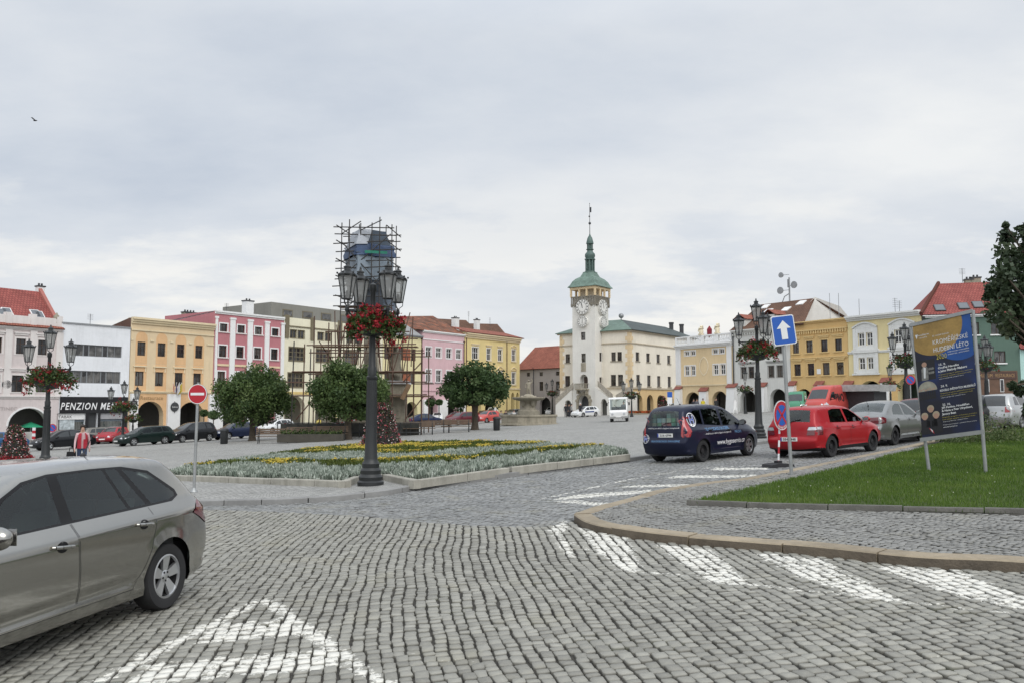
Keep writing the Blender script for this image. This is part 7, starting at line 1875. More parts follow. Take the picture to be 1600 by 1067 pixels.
lamp3('small three lantern lamp in front of the black shop front', 'dark red flower basket on the lamp before the black shop front', 191, 696, 597, 0, .95, r=.85, n=500, ls=1.05, detail=False)
lamp3('little single lantern lamp between the black shop and the restaurant arch', 'small red flower basket on the single lantern lamp by the restaurant', 207, 682, 624, two=1, r=.7, n=260, depth=72, ls=1.2, detail=False)
lamp3('three lantern lamp between fountain and town hall', 'pink flower basket on the lamp between fountain and town hall', 863, 649, 593, 0, .9, r=.9, n=320, ls=1.2, detail=False)
lamp3('three lantern lamp at the corner of the town hall', 'dark flower basket on the lamp at the town hall corner', 987, 645, 592, 0, .9, r=.9, n=320, ls=1.2, depth=92, detail=False)
lamp3('single lantern lamp in front of the grey arcade', 'small flower basket on the lamp in front of the grey arcade', 1165, 641, 580, two=1, r=.8, n=260, depth=84, ls=1.2, detail=False)
lamp3('single lantern lamp in front of the orange arches of the pale yellow house', 'small flower basket on the lamp by the orange arches', 1392, 634, 571, two=1, r=.7, n=260, depth=66, ls=1.1, detail=False)
lamp3('black three lantern lamp left of the poster board', 'red flower basket on the lamp left of the poster board', 1418, 652, 508, .9, .6, r=.75, n=700, depth=42, two=4)
lamp3('black lamp in front of the green house right of the poster board', 'pink red flower basket on the lamp in front of the green house', 1543, 640, 527, .2, .35, r=.78, n=600, depth=52, two=4)
m_post = mat('galvanised_post', (.33,.34,.34), .45, metal=.5, var=.15, scale=6)
s_red, s_white, s_blue = mat('sign_red', (.42,.012,.025), .4, var=.06), mat('sign_white', (.70,.71,.72), .4, var=.04), mat('sign_blue', (.012,.09,.40), .4, var=.06)
m_signback = mat('sign_back_grey', (.30,.31,.32), .5, metal=.3)
def disc(mb, r, y, n=36, rx=1.0, r0=0):
 if r0 == 0: mb.poly([(rx*r*math.cos(2*math.pi*i/n), y, r*math.sin(2*math.pi*i/n)) for i in range(n)][::-1])
 else:
  for i in range(n):
   a, b = 2*math.pi*i/n, 2*math.pi*(i+1)/n
   mb.poly([(rx*r*math.cos(a), y, r*math.sin(a)), (rx*r*math.cos(b), y, r*math.sin(b)), (rx*r0*math.cos(b), y, r0*math.sin(b)), (rx*r0*math.cos(a), y, r0*math.sin(a))])
 return mb
def sign_frame(root, p, yaw, tilt=0):
 o = bpy.data.objects.new('x', None)
 return Matrix.Translation(p) @ Matrix.Rotation(yaw, 4, 'Z') @ Matrix.Rotation(tilt, 4, 'Y')
pb = G(303, 768, .1); pt = P(310, 597, pb.y); cS = P(309, 615, pb.y-.05)
ne = thing('no_entry_sign', 'round red no entry sign with white bar on a grey post', 'road sign', pb)
mb = MB(); mb.tube((0,0,0), pt-pb, .034, 10); mb.lathe([(.09,0),(.085,.02),(.05,.06),(.035,.10)], 10); mb.build('post', m_post, ne, smooth=50)
r = 15.3/1280*pb.y
M_ = Matrix.Translation(cS-pb) @ Matrix.Rotation(R(-6), 4, 'Z')
mb = MB().lathe([(r,-.015),(r,.015)], 40, (0,0,0), 'y'); mb.xform(M_); pl = mb.build('sign_plate', m_signback, ne)
mb = MB(); disc(mb, r, -.017, r0=r*.93); mb.xform(M_); mb.build('rim', s_white, pl, recalc=False)
mb = MB(); disc(mb, r*.93, -.0175); mb.xform(M_); mb.build('face', s_red, pl, recalc=False)
MB().box(-r*.72, r*.72, -.021, -.018, -r*.13, r*.13).xform(M_).build('bar', s_white, pl)
pb = G(1237, 741, .1); pt = P(1222, 496, pb.y)
ow = thing('one_way_sign', 'square blue one way sign with white arrow on a leaning grey post', 'road sign', pb)
MB().tube((0,0,-.1), pt-pb, .038, 12).build('post', m_post, ow, smooth=50)
c = P(1224.5, 516, pb.y-.06)-pb; ax = (P(1245, 514, pb.y+.05)-P(1204, 519, pb.y-.12)); ax.normalize(); up = (pt-pb).normalized(); ny = up.cross(ax).normalized(); up = ax.cross(ny).normalized()
if ny.y < 0: ny = -ny
M_ = Matrix((ax, ny, up)).transposed().to_4x4(); M_.translation = c
hw, hh = 20.5/1280*pb.y, 23/1280*pb.y
def rrect(w, h, rad, n=5): return [(sx*(w-rad)+rad*math.cos(a), sz*(h-rad)+rad*math.sin(a)) for sx, sz, a0 in ((1,1,0),(-1,1,math.pi/2),(-1,-1,math.pi),(1,-1,1.5*math.pi)) for a in np.linspace(a0, a0+math.pi/2, n)]
pl = MB().prism(rrect(hw, hh, .05), 0, .02).xform(M_).build('sign_plate', m_signback, ow)
MB().prism(rrect(hw, hh, .05), -.004, -.001).xform(M_).build('rim', s_white, pl); MB().prism(rrect(hw*.92, hh*.93, .04), -.008, -.0045).xform(M_).build('face', s_blue, pl)
MB().prism([(-.075*hw/.28,-.62*hh),(.075*hw/.28,-.62*hh),(.075*hw/.28,.12*hh),(.17*hw/.28,.12*hh),(0,.66*hh),(-.17*hw/.28,.12*hh),(-.075*hw/.28,.12*hh)], -.012, -.0085).xform(M_).build('arrow', s_white, pl)
pb = G(1216, 729, .0); cs = P(1220.5, 648, pb.y)
ns = thing('no_stopping_sign', 'oval looking no stopping sign on red and white striped pole in black foot', 'road sign', pb)
tp = cs+Vector((0,.06,.2))-pb
mb = MB();
for i in range(9):
 mb.cur = i % 2; mb.tube(tp*(i/9), tp*((i+1)/9), .024, 10, caps=(i in (0, 8)))
mb.build('pole', [s_red, s_white], ns)
fb = MB(); fb.prism([(-.36,0),(.36,0),(.33,.07),(.12,.10),(-.12,.10),(-.33,.07)], -.2, .2); fb.box(-.07,.07,-.07,.07,.101,.16); fb.xform(Matrix.Rotation(R(20), 4, 'Z')); fb.build('rubber_foot', mat('foot_rubber', (.02,.02,.022), .8, var=.3), ns)
rr = 23/1280*pb.y; M_ = Matrix.Translation(cs-pb+Vector((0,-.03,0))) @ Matrix.Rotation(R(41), 4, 'Z')
pl = MB().lathe([(rr,-.006),(rr,.012)], 40, (0,0,0), 'y').xform(M_).build('sign_plate', m_signback, ns)
mb = MB(); disc(mb, rr, -.0075, r0=rr*.95); disc(mb, rr*.95, -.0075, r0=0) ; mb.xform(M_); mb.build('rim', s_white, pl, recalc=False)
mb = MB(); disc(mb, rr*.94, -.0095, r0=rr*.70); mb.xform(M_); mb.build('ring', s_red, pl, recalc=False)
mb = MB(); disc(mb, rr*.70, -.0105); mb.xform(M_); mb.build('face', s_blue, pl, recalc=False)
mb = MB()
for a in (R(45), R(-45)): mb.obox((0,-.013,0), (math.cos(a)*rr*.72,0,math.sin(a)*rr*.72), (0,.0012,0), (-math.sin(a)*rr*.085,0,math.cos(a)*rr*.085))
mb.xform(M_); mb.build('cross', s_red, pl)
V, F = text_fit('ZÁSOBOVÁNÍ', 1.0, rr*.16, bold=.02)
vs = []
for v in V:
 a = -math.pi/2+v[0]*1.35; q = rr*.82+v[1]*-1*-1; q = rr*.82-v[1]
 vs.append((q*math.cos(a), -.012, q*math.sin(a)))
MB().add(vs, F).xform(M_).build('lettering', s_white, pl, recalc=False)
def small_round(name, label, px, py, d, r, pyb, h=.095):
 p = P(px, py, d); g = Vector((p.x, p.y, gz(p.x, p.y)+h)); t = thing(name, label, 'road sign', g)
 MB().tube((0,.03,0), p-g+Vector((0,.03,.1)), .03, 6).build('post', m_post, t)
 pl = MB().lathe([(r,-.01),(r,.01)], 24, tuple(p-g), 'y').build('sign_plate', m_signback, t)
 q = p-g; mb = MB(); disc(mb, r, -.014, 24, r0=r*.76); mb.xform(Matrix.Translation(q)); mb.build('ring', s_red, pl, recalc=False)
 mb = MB(); disc(mb, r*.76, -.016, 24); mb.xform(Matrix.Translation(q)); mb.build('face', s_blue, pl, recalc=False)
 mb = MB().obox((0,-.02,0), (r*.55,0,-r*.55), (0,.002,0), (r*.07,0,r*.07)); mb.xform(Matrix.Translation(q)); mb.build('cross', s_red, pl)
small_round('no_parking_sign', 'small round blue and red sign left of the poster board', 1422.5, 593, 41, .24, 650)
small_round('no_parking_sign', 'small purple looking round sign by the big pink arch', 82, 668, 60, .30, 690)
p = P(1046.5, 621, 90); g = Vector((p.x, p.y, gz(p.x, p.y)+.095)); t = thing('parking_sign', 'tall blue and white parking sign by the town hall arcade', 'road sign', g)
MB().tube((0,.03,0), (0,.03,p.z-g.z+.7), .04, 6).build('post', m_post, t); pl = MB().box(-.27,.27,-.02,.01,p.z-g.z-.65,p.z-g.z+.05).build('sign_plate', s_white, t); MB().box(-.27,.27,-.025,.01,p.z-g.z+.06,p.z-g.z+.65).build('sign_plate', s_blue, t)
p = G(52, 697, .095); t = thing('barrier_board', 'red and white striped warning board in front of the pink arch', 'barrier', p, R(-15))
mb = MB()
for i in range(5): mb.cur = i % 2; mb.add([(-.16,-.02,.35+.24*i),(.16,-.02,.35+.24*i+.0),(.16,-.02,.35+.24*(i+1)),(-.16,-.02,.35+.24*(i+1))], [(0,1,2,3)]); mb.add([(-.16,.02,.35+.24*i),(.16,.02,.35+.24*i),(.16,.02,.35+.24*(i+1)),(-.16,.02,.35+.24*(i+1))], [(0,1,2,3)])
mb.build('board', [s_white, s_red], t, recalc=False); MB().box(-.3,.3,-.2,.2,0,.12).box(-.03,.03,-.015,.015,.121,.4).build('foot', m_trim, t)
fl, fr = G(1453, 735, .11), G(1541, 738, .11); dl, dr = fl.y, fr.y
TL, TR, BL, BR = P(1430.5, 512, dl), P(1511, 488, dr), P(1441.5, 683, dl), P(1533, 671, dr)
ps = thing('poster_board', 'tall blue concert poster in a leaning grey frame on the lawn', 'poster', fl)
toP = lambda v: Vector(v)-fl
nrm = ((BR-BL).cross(TL-BL)).normalized()
if nrm.y > 0: nrm = -nrm
UP_ = ((TL-BL)+(TR-BR))*.5
def pp(u, v, o=0): return toP(BL+(BR-BL)*u+UP_*v+nrm*o)
for a, b in ((pp(-.045,1.0,-.02), toP(fl)), (pp(1.045,1.0,-.02), toP(fr))):
 MB().tube(b-Vector((0,0,.2)), a+(a-b).normalized()*.05, .034, 10).build('post', m_post, ps, smooth=50)
for v0, v1 in ((-.035, 0), (1.0, 1.03)):
 mb = MB(); vs = [pp(-.045,v0,.02), pp(1.045,v0,.02), pp(1.045,v1,.02), pp(-.045,v1,.02), pp(-.045,v0,-.03), pp(1.045,v0,-.03), pp(1.045,v1,-.03), pp(-.045,v1,-.03)]
 mb.add(vs, [(0,1,2,3),(4,7,6,5),(0,4,5,1),(1,5,6,2),(2,6,7,3),(3,7,4,0)]); mb.build('rail', m_post, ps)
def pmat(name):
 t = NT(name); b = t.b; b.inputs['Roughness'].default_value = .35
 co = t.coord('Object'); n = t.noise(co, 1.15, 2, .4)
 t.l(t.ramp(n, [(.42, (.010,.011,.022)), (.52, (.010,.016,.05)), (.68, (.012,.045,.20))]), b.inputs['Base Color']); return t.m
mb = MB(); N = 8; vs = [pp(i/N, j/N, 0) for j in range(N+1) for i in range(N+1)]; mb.add(vs, [(j*(N+1)+i, j*(N+1)+i+1, (j+1)*(N+1)+i+1, (j+1)*(N+1)+i) for j in range(N) for i in range(N)])
vb = [pp(i, j, -.012) for i, j in ((0,0),(1,0),(1,1),(0,1))]; mb.add(vb, [(0,3,2,1)])
panel = mb.build('panel', pmat('poster_print'), ps, recalc=False)
AS = (TL-BL).length/(BR-BL).length
def pshape(name, m, pts, o):
 mb = MB(); tri = tessellate_polygon([[Vector((u, v, 0)) for u, v in pts]])
 mb.add([pp(min(1, max(0, u)), min(1, max(0, v)), o) for u, v in pts], [tuple(t) for t in tri]); return mb.build(name, m, panel, recalc=False)
def circ(cx, cy, r, n=40, a0=0, a1=2*math.pi): return [(cx+r*math.cos(a), cy+r*math.sin(a)/AS) for a in np.linspace(a0, a1, n, endpoint=a1-a0 < 6)]
def ptext(txt, u0, u1, v, h, m, bold=0, o=.007):
 V, F = text_fit(txt, u1-u0, h, bold=bold); mb = MB(); mb.add([pp((u0+u1)/2+a[0], v+a[1], o) for a in V], F); return mb.build('poster_text', m, panel, recalc=False)
p_or = mat('poster_orange', (.30,.19,.055), .4, var=.35, scale=2.5); p_bl = mat('poster_blue', (.012,.07,.27), .4, var=.2); p_wh = mat('poster_white', (.62,.63,.64), .4, var=.05); p_ye = mat('poster_yellow', (.45,.38,.06), .4)
p_gr = mat('poster_grey', (.17,.17,.16), .5, var=.5, scale=14); p_sk = mat('poster_skin', (.36,.22,.16), .5, var=.15); p_dk = mat('poster_dark', (.012,.012,.016), .5, var=.3); p_hair = mat('poster_fair_hair', (.34,.28,.2), .5)
pshape('poster_disc', p_bl, circ(.80, .87, .50), .002); pshape('poster_disc', p_or, circ(.36, .955, .50), .004)
ptext('KROMĚŘÍŽSKÉ', .33, .93, .825, .052, p_wh); ptext('HUDEBNÍ LÉTO', .33, .93, .755, .050, p_wh, .006); ptext('2020', .37, .55, .685, .042, p_ye)
ptext('DŮM KULTURY V KROMĚŘÍŽI', .57, .93, .712, .013, p_wh, .01); ptext('ZAHRADNÍ SÁL, 1. ROK U KASÁREN', .57, .93, .690, .013, p_wh, .01)
ptext('52. ročník festivalu', .33, .62, .875, .015, p_wh); ptext('kroměřížské léto', .09, .28, .905, .015, p_wh, .01); ptext('v Kroměříži', .09, .24, .882, .013, p_wh)
pshape('poster_mark', p_wh, [(.03,.915),(.08,.915),(.055,.875)], .007)
ptext('15. 9.', .40, .52, .615, .020, p_wh, .02); ptext('Ondřej Havelka', .38, .74, .585, .026, p_wh, .03); ptext('a jeho Melody Makers', .38, .87, .555, .026, p_wh, .03)
ptext('24. 9.', .40, .52, .425, .020, p_wh, .02); ptext('KOUZLO SVĚTOVÝCH MUZIKÁLŮ', .38, .98, .392, .026, p_wh, .03)
ptext('22. 10.', .40, .54, .262, .020, p_wh, .02); ptext('Jiří Pavlica, Hradišťan', .38, .85, .235, .024, p_wh, .03); ptext('& Hana a Petr Ulrychovi,', .38, .90, .207, .024, p_wh, .03); ptext('Javory Beat', .38, .62, .178, .024, p_wh, .03)
for v, k in ((.525,3), (.360,3), (.150,3)):
 for i in range(k): ptext(('Originální program oblíbeného orchestru', 'host večera, začátek v devatenáct hodin', 'vstupné a předprodej v pokladně domu')[i], .38, (.96, .93, .80)[i], v-.018*i, .010, p_ye if i < 2 else p_wh)
ptext('Předprodej vstupenek v pokladně Domu kultury', .38, .95, .085, .010, p_wh); ptext('www.dk-kromeriz.cz', .38, .62, .066, .011, p_wh, .01)
pshape('poster_picture', p_dk, [(.0,.50),(.33,.50),(.33,.68),(.0,.68)], .003)
pshape('poster_picture', p_gr, [(.08,.50),(.20,.50),(.21,.60),(.15,.645),(.09,.60)], .005); pshape('poster_picture', p_wh, [(.12,.52),(.15,.52),(.17,.61),(.13,.62)], .006); pshape('poster_picture', p_sk, circ(.145, .640, .045, 14), .0065)
for i in range(6): pshape('poster_picture', p_gr, circ(.23+.03*(i % 3), .56+.035*(i//3), .022, 10), .006)
pshape('poster_picture', mat('poster_stone', (.28,.27,.22), .5, var=.3, scale=10), circ(.165, .405, .17, 18, 0, math.pi)+[(-.005,.405)], .005)
for i in range(8):
 x = .02+.038*i; pshape('poster_picture', p_dk, [(x-.018,.33),(x+.02,.33),(x+.016,.40),(x-.012,.40)], .006); pshape('poster_picture', p_sk, circ(x, .412+.006*(i % 3), .014, 8), .0065)
for cx, cy in ((.19,.235), (.075,.175), (.275,.175)):
 pshape('poster_picture', p_dk, [(cx-.10,cy-.15),(cx+.10,cy-.15),(cx+.08,cy-.04),(cx,cy-.015),(cx-.08,cy-.04)], .006); pshape('poster_picture', p_hair, circ(cx, cy+.012, .062, 14), .0063); pshape('poster_picture', p_sk, circ(cx, cy, .048, 14), .0068);
pshape('poster_picture', s_red, [(.13,.08),(.20,.05),(.22,.02),(.16,.05)], .0075); pshape('poster_picture', p_wh, [(.15,.075),(.19,.055),(.20,.03),(.17,.05)], .0078)
m_bark = mat('bark', (.075,.06,.045), .95, var=.35, scale=6, bump=.6, bscale=22)
def tree(label, base, H, rx, rz, zc, n, cols, size, group, name='round_tree', droop=None, clusters=60, trunk_r=.22, seed=1, lean=0, asp=.55, ry=None):
 t = thing(name, label, 'tree', base, 0, group); rg = np.random.default_rng(seed); ry = ry or rx
 mb = MB(); fork = zc-rz*.75
 mb.lathe([(trunk_r*1.7,-.1),(trunk_r*1.25,.12),(trunk_r,.5),(trunk_r*.9,fork*.7),(trunk_r*1.05,fork)], 10)
 cen = []
 while len(cen) < clusters:
  v = rg.normal(size=3); v /= np.linalg.norm(v); q = rg.uniform(.5, 1.0)**.55;
  if v[2] < -.88: continue
  cen.append(np.array([v[0]*rx*q, v[1]*ry*q, zc+v[2]*rz*q]))
 for i in range(min(16, clusters)):
  c = cen[i]; m1 = Vector((c[0]*.35, c[1]*.35, fork+(c[2]-fork)*.5)); mb.path([(0,0,fork-.15), tuple(m1), tuple(c*np.array([.9,.9,1]))], [trunk_r*.5, trunk_r*.24, trunk_r*.07], 6)
 mb.build('trunk', m_bark, t, smooth=60)
 Pn, tone, sz = [], [], []
 per = n//clusters
 for c in cen:
  rad = rg.uniform(.24, .36)*min(rx, rz)*1.05; k = int(per*rg.uniform(.6, 1.4)); d = rg.normal(size=(k, 3)); d /= np.linalg.norm(d, axis=1)[:,None]
  q = c+d*rad*(rg.random(k)**.45)[:,None]*np.array([1.15,1.15,.85])
  if droop: q[:,2] -= droop*rg.random(k)**2*.8
  Pn.append(q); tone.append(np.full(k, np.clip(rg.normal(.45, .2), .05, .95)));
 k = n//4; d = rg.normal(size=(k, 3)); d /= np.linalg.norm(d, axis=1)[:,None]; Pn.append(np.array([0,0,zc])+d*np.array([rx,ry,rz])*.82*(rg.random(k)**.4)[:,None]); tone.append(rg.uniform(.1, .5, k))
 Pn = np.vstack(Pn); tone = np.concatenate(tone)
 leaves('crown', Pn, rg.uniform(size*.65, size*1.35, len(Pn)), foliage_mat('leaf_'+str(seed), cols, .55, .22), t, tone, asp, 0, droop)
 return t
TG = 'round trees on the square'
G1 = [(.026,.050,.017), (.060,.100,.030), (.10,.145,.046), (.15,.19,.07)]
G2 = [(.018,.038,.015), (.042,.078,.027), (.072,.116,.042), (.115,.16,.065)]
def tree_px(label, px, pyb, pxl, pxr, pyt, pybot, n, cols, size, seed, **k):
 b = G(px, pyb, .095); s_ = b.y/1280; rx = (pxr-pxl)/2*s_; top = (632-pyt)*s_+CAMZ-b.z; bot = (632-pybot)*s_+CAMZ-b.z; off = ((pxl+pxr)/2-px)*s_
 t = tree(label, b, top, rx*.98, (top-bot)/2*.98, (top+bot)/2, n, cols, size, TG, seed=seed, **k); return t
tree_px('drooping round tree left of the scaffolding, nearest the rose house', 394, 688, 338, 447, 574, 664, 18000, G1, .21, 3, droop=.5, clusters=105, asp=.45, trunk_r=.22)
tree_px('round tree in front of the scaffolding, left of the four lantern lamp', 543, 686, 477, 602, 567, 655, 18000, G1, .20, 5, clusters=105, trunk_r=.24, droop=.15)
tree_px('dense round tree in front of the yellow corner house', 742, 671, 692, 794, 569, 643, 9500, G2, .27, 8, clusters=66, trunk_r=.25)
bt = P(1690, 640, 27); bt.z = gz(bt.x, bt.y)+.1
t = thing('broadleaf_tree', 'big dark leaved tree leaning in at the right edge', 'tree', bt)
rg = np.random.default_rng(4); MB().lathe([(.5,-.1),(.34,.3),(.28,2),(.24,4.5),(.14,7)], 12).build('trunk', m_bark, t, smooth=60)
cl = []; lim = MB()
for px, py, rad in [(1572,372,.34),(1568,395,.40),(1586,412,.6),(1566,425,.42),(1560,445,.5),(1582,450,.75),(1553,468,.42),(1560,486,.5),(1578,492,.65),(1598,362,.34),(1603,388,.5),(1602,420,.9),(1598,470,.9),(1590,510,.6),(1606,515,.6),(1577,512,.4),(1592,610,.22),(1602,604,.3),(1582,602,.15),(1612,640,.35),(1620,440,1.2),(1640,420,1.3),(1650,480,1.4),(1680,410,1.5),(1690,450,1.6),(1632,378,.6),(1660,372,1.0),(1700,372,1.2),(1640,545,.8),(1730,420,1.6),(1760,480,1.4),(1572,352,.10),(1570,362,.14),(1548,452,.2),(1545,462,.16)]:
 d = 27+rg.uniform(-1.2, 1.2); c = P(px, py, d)-bt; cl.append((c, rad*.9)); m1 = Vector((c.x*.5, c.y*.5, max(1.8, c.z*.72))); lim.path([(0,0,min(c.z*.6, 5)), tuple(m1), tuple(c)], [.12,.06,.02], 6)
lim.build('limbs', m_bark, t, smooth=60)
Pn, tone = [], []
for c, rad in cl:
 k = int(620*max(rad, .22)**2.0)+30; d = rg.normal(size=(k, 3)); d /= np.linalg.norm(d, axis=1)[:,None]; q = np.array(c)+d*rad*(rg.random(k)**.5)[:,None]; Pn.append(q); tone.append(np.full(k, np.clip(rg.normal(.4, .2), .05, .9)))
leaves('crown', np.vstack(Pn), rg.uniform(.12, .24, sum(map(len, Pn))), foliage_mat('leaf_dark', [(.022,.037,.02), (.040,.062,.032), (.066,.092,.048), (.11,.135,.075)], .55, .15), t, np.concatenate(tone), .75)
sb = G(1530, 690, .1); t = thing('shrub', 'loose green shrub behind the right foot of the poster board', 'shrub', sb); rg = np.random.default_rng(9)
s_ = sb.y/1280; n = 3800; a = rg.uniform(-1, 1, n)
Pn = np.c_[a*62*s_, rg.normal(0, .6, n), np.abs(rg.normal(0, 1, n))*16*s_*(1.15-a*a*.6+.25*np.sin(a*9))]; leaves('foliage', Pn, rg.uniform(.05, .12, n), foliage_mat('shrub_leaf', [(.03,.05,.015),(.06,.095,.028),(.10,.14,.05),(.2,.22,.11)], .6, .25), t, rg.uniform(.2, .8, n), .4)
mb = MB()
for i in range(46):
 x = rg.uniform(-60, 66)*s_; y = rg.normal(0, .5); z = rg.uniform(18, 40)*s_; mb.path([(x,y,0),(x+rg.normal(0,.05),y,z*.6),(x+rg.normal(0,.12),y,z)], [.006,.005,.003], 4)
mb.build('dry_grass', mat('dry_stem', (.16,.17,.08), .8), t)['kind'] = 'stuff'
m_wfl = foliage_mat('white_begonia', [(.50,.38,.38),(.68,.58,.56),(.74,.70,.67)], .6, .1); m_pink = foliage_mat('pink_begonia', [(.28,.03,.05),(.42,.09,.11),(.52,.22,.24)], .6, .15); m_dkleaf = foliage_mat('begonia_leaf', [(.02,.018,.012),(.045,.030,.022),(.04,.055,.022),(.075,.085,.04)], .5, .15)
def pyramid(label, px, pyb, pyt, wpx, n, seed, h=.1, redbase=True):
 b = G(px, pyb, h); s_ = b.y/1280; H = (pyb-pyt)*s_; rb = wpx/2*s_; rg = np.random.default_rng(seed); t = thing('flower_pyramid', label, 'flower display', b, 0, 'flower pyramids')
 MB().lathe([(rb*.9,0),(rb*.8,H*.25),(rb*.55,H*.6),(rb*.32,H*.88),(.02,H*.97)], 14).build('frame', m_dirt, t)
 def pts(k, lo=0, hi=1):
  v = rg.uniform(lo, hi, k)**1.25; a = rg.uniform(0, 2*np.pi, k); r = rb*np.interp(v, [0,.12,.3,.6,.88,1], [1,.86,.72,.56,.40,.08])+rg.normal(0, .05*rb, k); return np.c_[r*np.cos(a), r*np.sin(a), v*H]
 sz = max(.08, 2.6*s_)
 leaves('foliage', pts(n), rg.uniform(sz*.8, sz*1.5, n), m_dkleaf, t, rg.uniform(.1, .9, n), .8)
 c = pts(n//3); c[:,:2] *= 1.06; leaves('pink_blossoms', c, rg.uniform(sz*.6, sz*1.1, len(c)), m_pink, t, rg.uniform(.1, .9, len(c)), .9)
 c = pts(n//9, .1, .95); c[:,:2] *= 1.09; leaves('white_blossoms', c, rg.uniform(sz*.7, sz*1.1, len(c)), m_wfl, t, rg.uniform(.1, .9, len(c)), .9)
 if redbase: c = pts(n//4, 0, .16); c[:,:2] *= 1.1; leaves('red_blossoms', c, rg.uniform(sz*.7, sz*1.1, len(c)), m_redfl, t, rg.uniform(.3, 1, len(c)), .9)
 return t
pyramid('pyramid of pink, red and white begonias in the flower bed behind the four lantern lamp', 596, 700, 629, 68, 2600, 31, .15)
pyramid('dark red flower pyramid with white dots behind the silver hatchback at far left', 22, 716, 663, 46, 2200, 32)
pyramid('purple flower pyramid seen above the navy van roof', 1035, 644, 618, 20, 500, 33, redbase=False)
b = G(992, 647, .1); t = thing('flower_planter', 'low round planter of orange red flowers near the white shuttle', 'planter', b); s_ = b.y/1280; rg = np.random.default_rng(5)
MB().lathe([(28*s_,0),(28*s_,2.4*s_),(26*s_,2.4*s_),(26*s_,1.8*s_),(.01,1.8*s_)], 24).build('kerb', m_stone, t); n = 900; a = rg.uniform(0, 2*np.pi, n); r = 26*s_*np.sqrt(rg.random(n)); leaves('blossoms', np.c_[r*np.cos(a), r*np.sin(a), 2.2*s_+rg.random(n)*2.6*s_], .32, foliage_mat('orange_flower', [(.10,.06,.02),(.35,.06,.02),(.50,.13,.03)], .6, .1), t, rg.random(n), .8)
def potted(label, px, pyb, pyt, r_px, depth):
 b = P(px, pyb, depth); b.z = gz(b.x, b.y)+.095; s_ = b.y/1280; H = (632-pyt)*s_+CAMZ-b.z; r = r_px*s_; rg = np.random.default_rng(int(px)); t = thing('potted_tree', label, 'potted tree', b, 0, 'clipped trees in pots')
 MB().lathe([(.22,0),(.30,.5),(.27,.5),(.25,.42),(.01,.42)], 12).build('pot', m_stone, t, smooth=40); MB().tube((0,0,.4),(0,0,H-r),.05,6).build('stem', m_bark, t)
 n = 420; d = rg.normal(size=(n,3)); d /= np.linalg.norm(d, axis=1)[:,None]; leaves('crown', np.array([0,0,H-r])+d*r*np.array([1,1,.8])*(rg.random(n)**.35)[:,None], .3, foliage_mat('box_leaf', G2, .6, .15), t, rg.uniform(.1,.8,n), .8)
potted('clipped ball tree in a pot in front of the rose house pier', 333, 676, 641, 8, 76); potted('clipped ball tree in a pot beside the second restaurant arch', 318, 677, 640, 6, 77)
potted('bushy tree in a pot by the lilac arcade, left one', 672, 660, 622, 8, 100); potted('smaller ball tree in a pot by the lilac arcade, right one', 686, 658, 624, 5.5, 101)
def bench(label, px, py, heading_, L=1.9):
 b = G(px, py, .095); t = thing('park_bench', label, 'bench', b, heading_, 'benches under the trees')
 mw = mat('bench_wood', (.10,.065,.04), .7, var=.25); s = MB()
 for i in range(4): s.box(-L/2, L/2, -.22+i*.115, -.12+i*.115, .43, .465)
 s.build('seat', mw, t); k = MB()
 for i in range(3): k.add([(-L/2,.245+.03*i,.56+.13*i),(L/2,.245+.03*i,.56+.13*i),(L/2,.27+.03*i,.66+.13*i),(-L/2,.27+.03*i,.66+.13*i),(-L/2,.275+.03*i,.55+.13*i),(L/2,.275+.03*i,.55+.13*i),(L/2,.30+.03*i,.65+.13*i),(-L/2,.30+.03*i,.65+.13*i)], [(0,1,2,3),(4,7,6,5),(0,4,5,1),(1,5,6,2),(2,6,7,3),(3,7,4,0)])
 k.build('backrest', mw, t)
 for x in (-L/2+.2, L/2-.2):
  MB().path([(x,-.28,0),(x,-.2,.42),(x,.2,.42),(x,.36,.95)], .028, 6).path([(x,.2,.42),(x,.33,0)], .028, 6).path([(x,-.22,.42),(x,-.24,.64),(x,.24,.66)], .022, 6).build('leg', m_iron, t)
for lab, px, py, hd_ in [('bench left of the second tree, nearest the white estate car', 427, 692, .15), ('bench behind the dark planter box', 474, 689, .15), ('bench just left of the second tree trunk', 516, 688, .15), ('bench by the scaffolding right of the flower pyramid', 655, 679, .15), ('bench between scaffolding and third tree', 682, 676, .15), ('bench just left of the third tree trunk', 713, 675, .12)]: bench(lab, px, py, hd_, 2.2)
def bin_(label, px, py):
 b = G(px, py, .095); t = thing('litter_bin', label, 'litter bin', b, 0, 'litter bins'); MB().lathe([(.20,0),(.24,.05),(.25,.8),(.27,.82)], 14).build('body', m_iron, t, smooth=40); MB().lathe([(.29,.82),(.29,.9),(.18,1.0),(.03,1.02)], 14).build('lid', m_iron, t, smooth=40)
bin_('dark bin beside the first tree', 350, 693); bin_('dark bin between the third tree and the fountain', 776, 672)
b = G(486, 690, .095); t = thing('planter_box', 'long low dark planter box between the first two trees', 'planter', b, .1); MB().box(-2.0,2.0,-.4,.4,0,.5).build('box', mat('planter_wood', (.05,.045,.035), .8, var=.3), t); n = 500; leaves('foliage', np.c_[nprng.uniform(-1.9,1.9,n), nprng.uniform(-.35,.35,n), .5+np.abs(nprng.normal(0,.12,n))], .15, m_geran, t, nprng.random(n), .6)
fb = G(826, 663, .095); s_ = fb.y/1280; ft = thing('fountain', 'stone fountain with wide basin, bowl and a standing figure', 'fountain', fb); rb = 47*s_
mb = MB(); mb.lathe([(rb*1.05,0),(rb*1.05,.12),(rb*.97,.16),(rb*.97,.7),(rb*1.01,.78),(rb*1.01,.92),(rb*.92,.92),(rb*.92,.5),(rb*.0,.5)], 8, (0,0,0), 'z', math.pi/8); mb.build('basin', m_stone, ft)
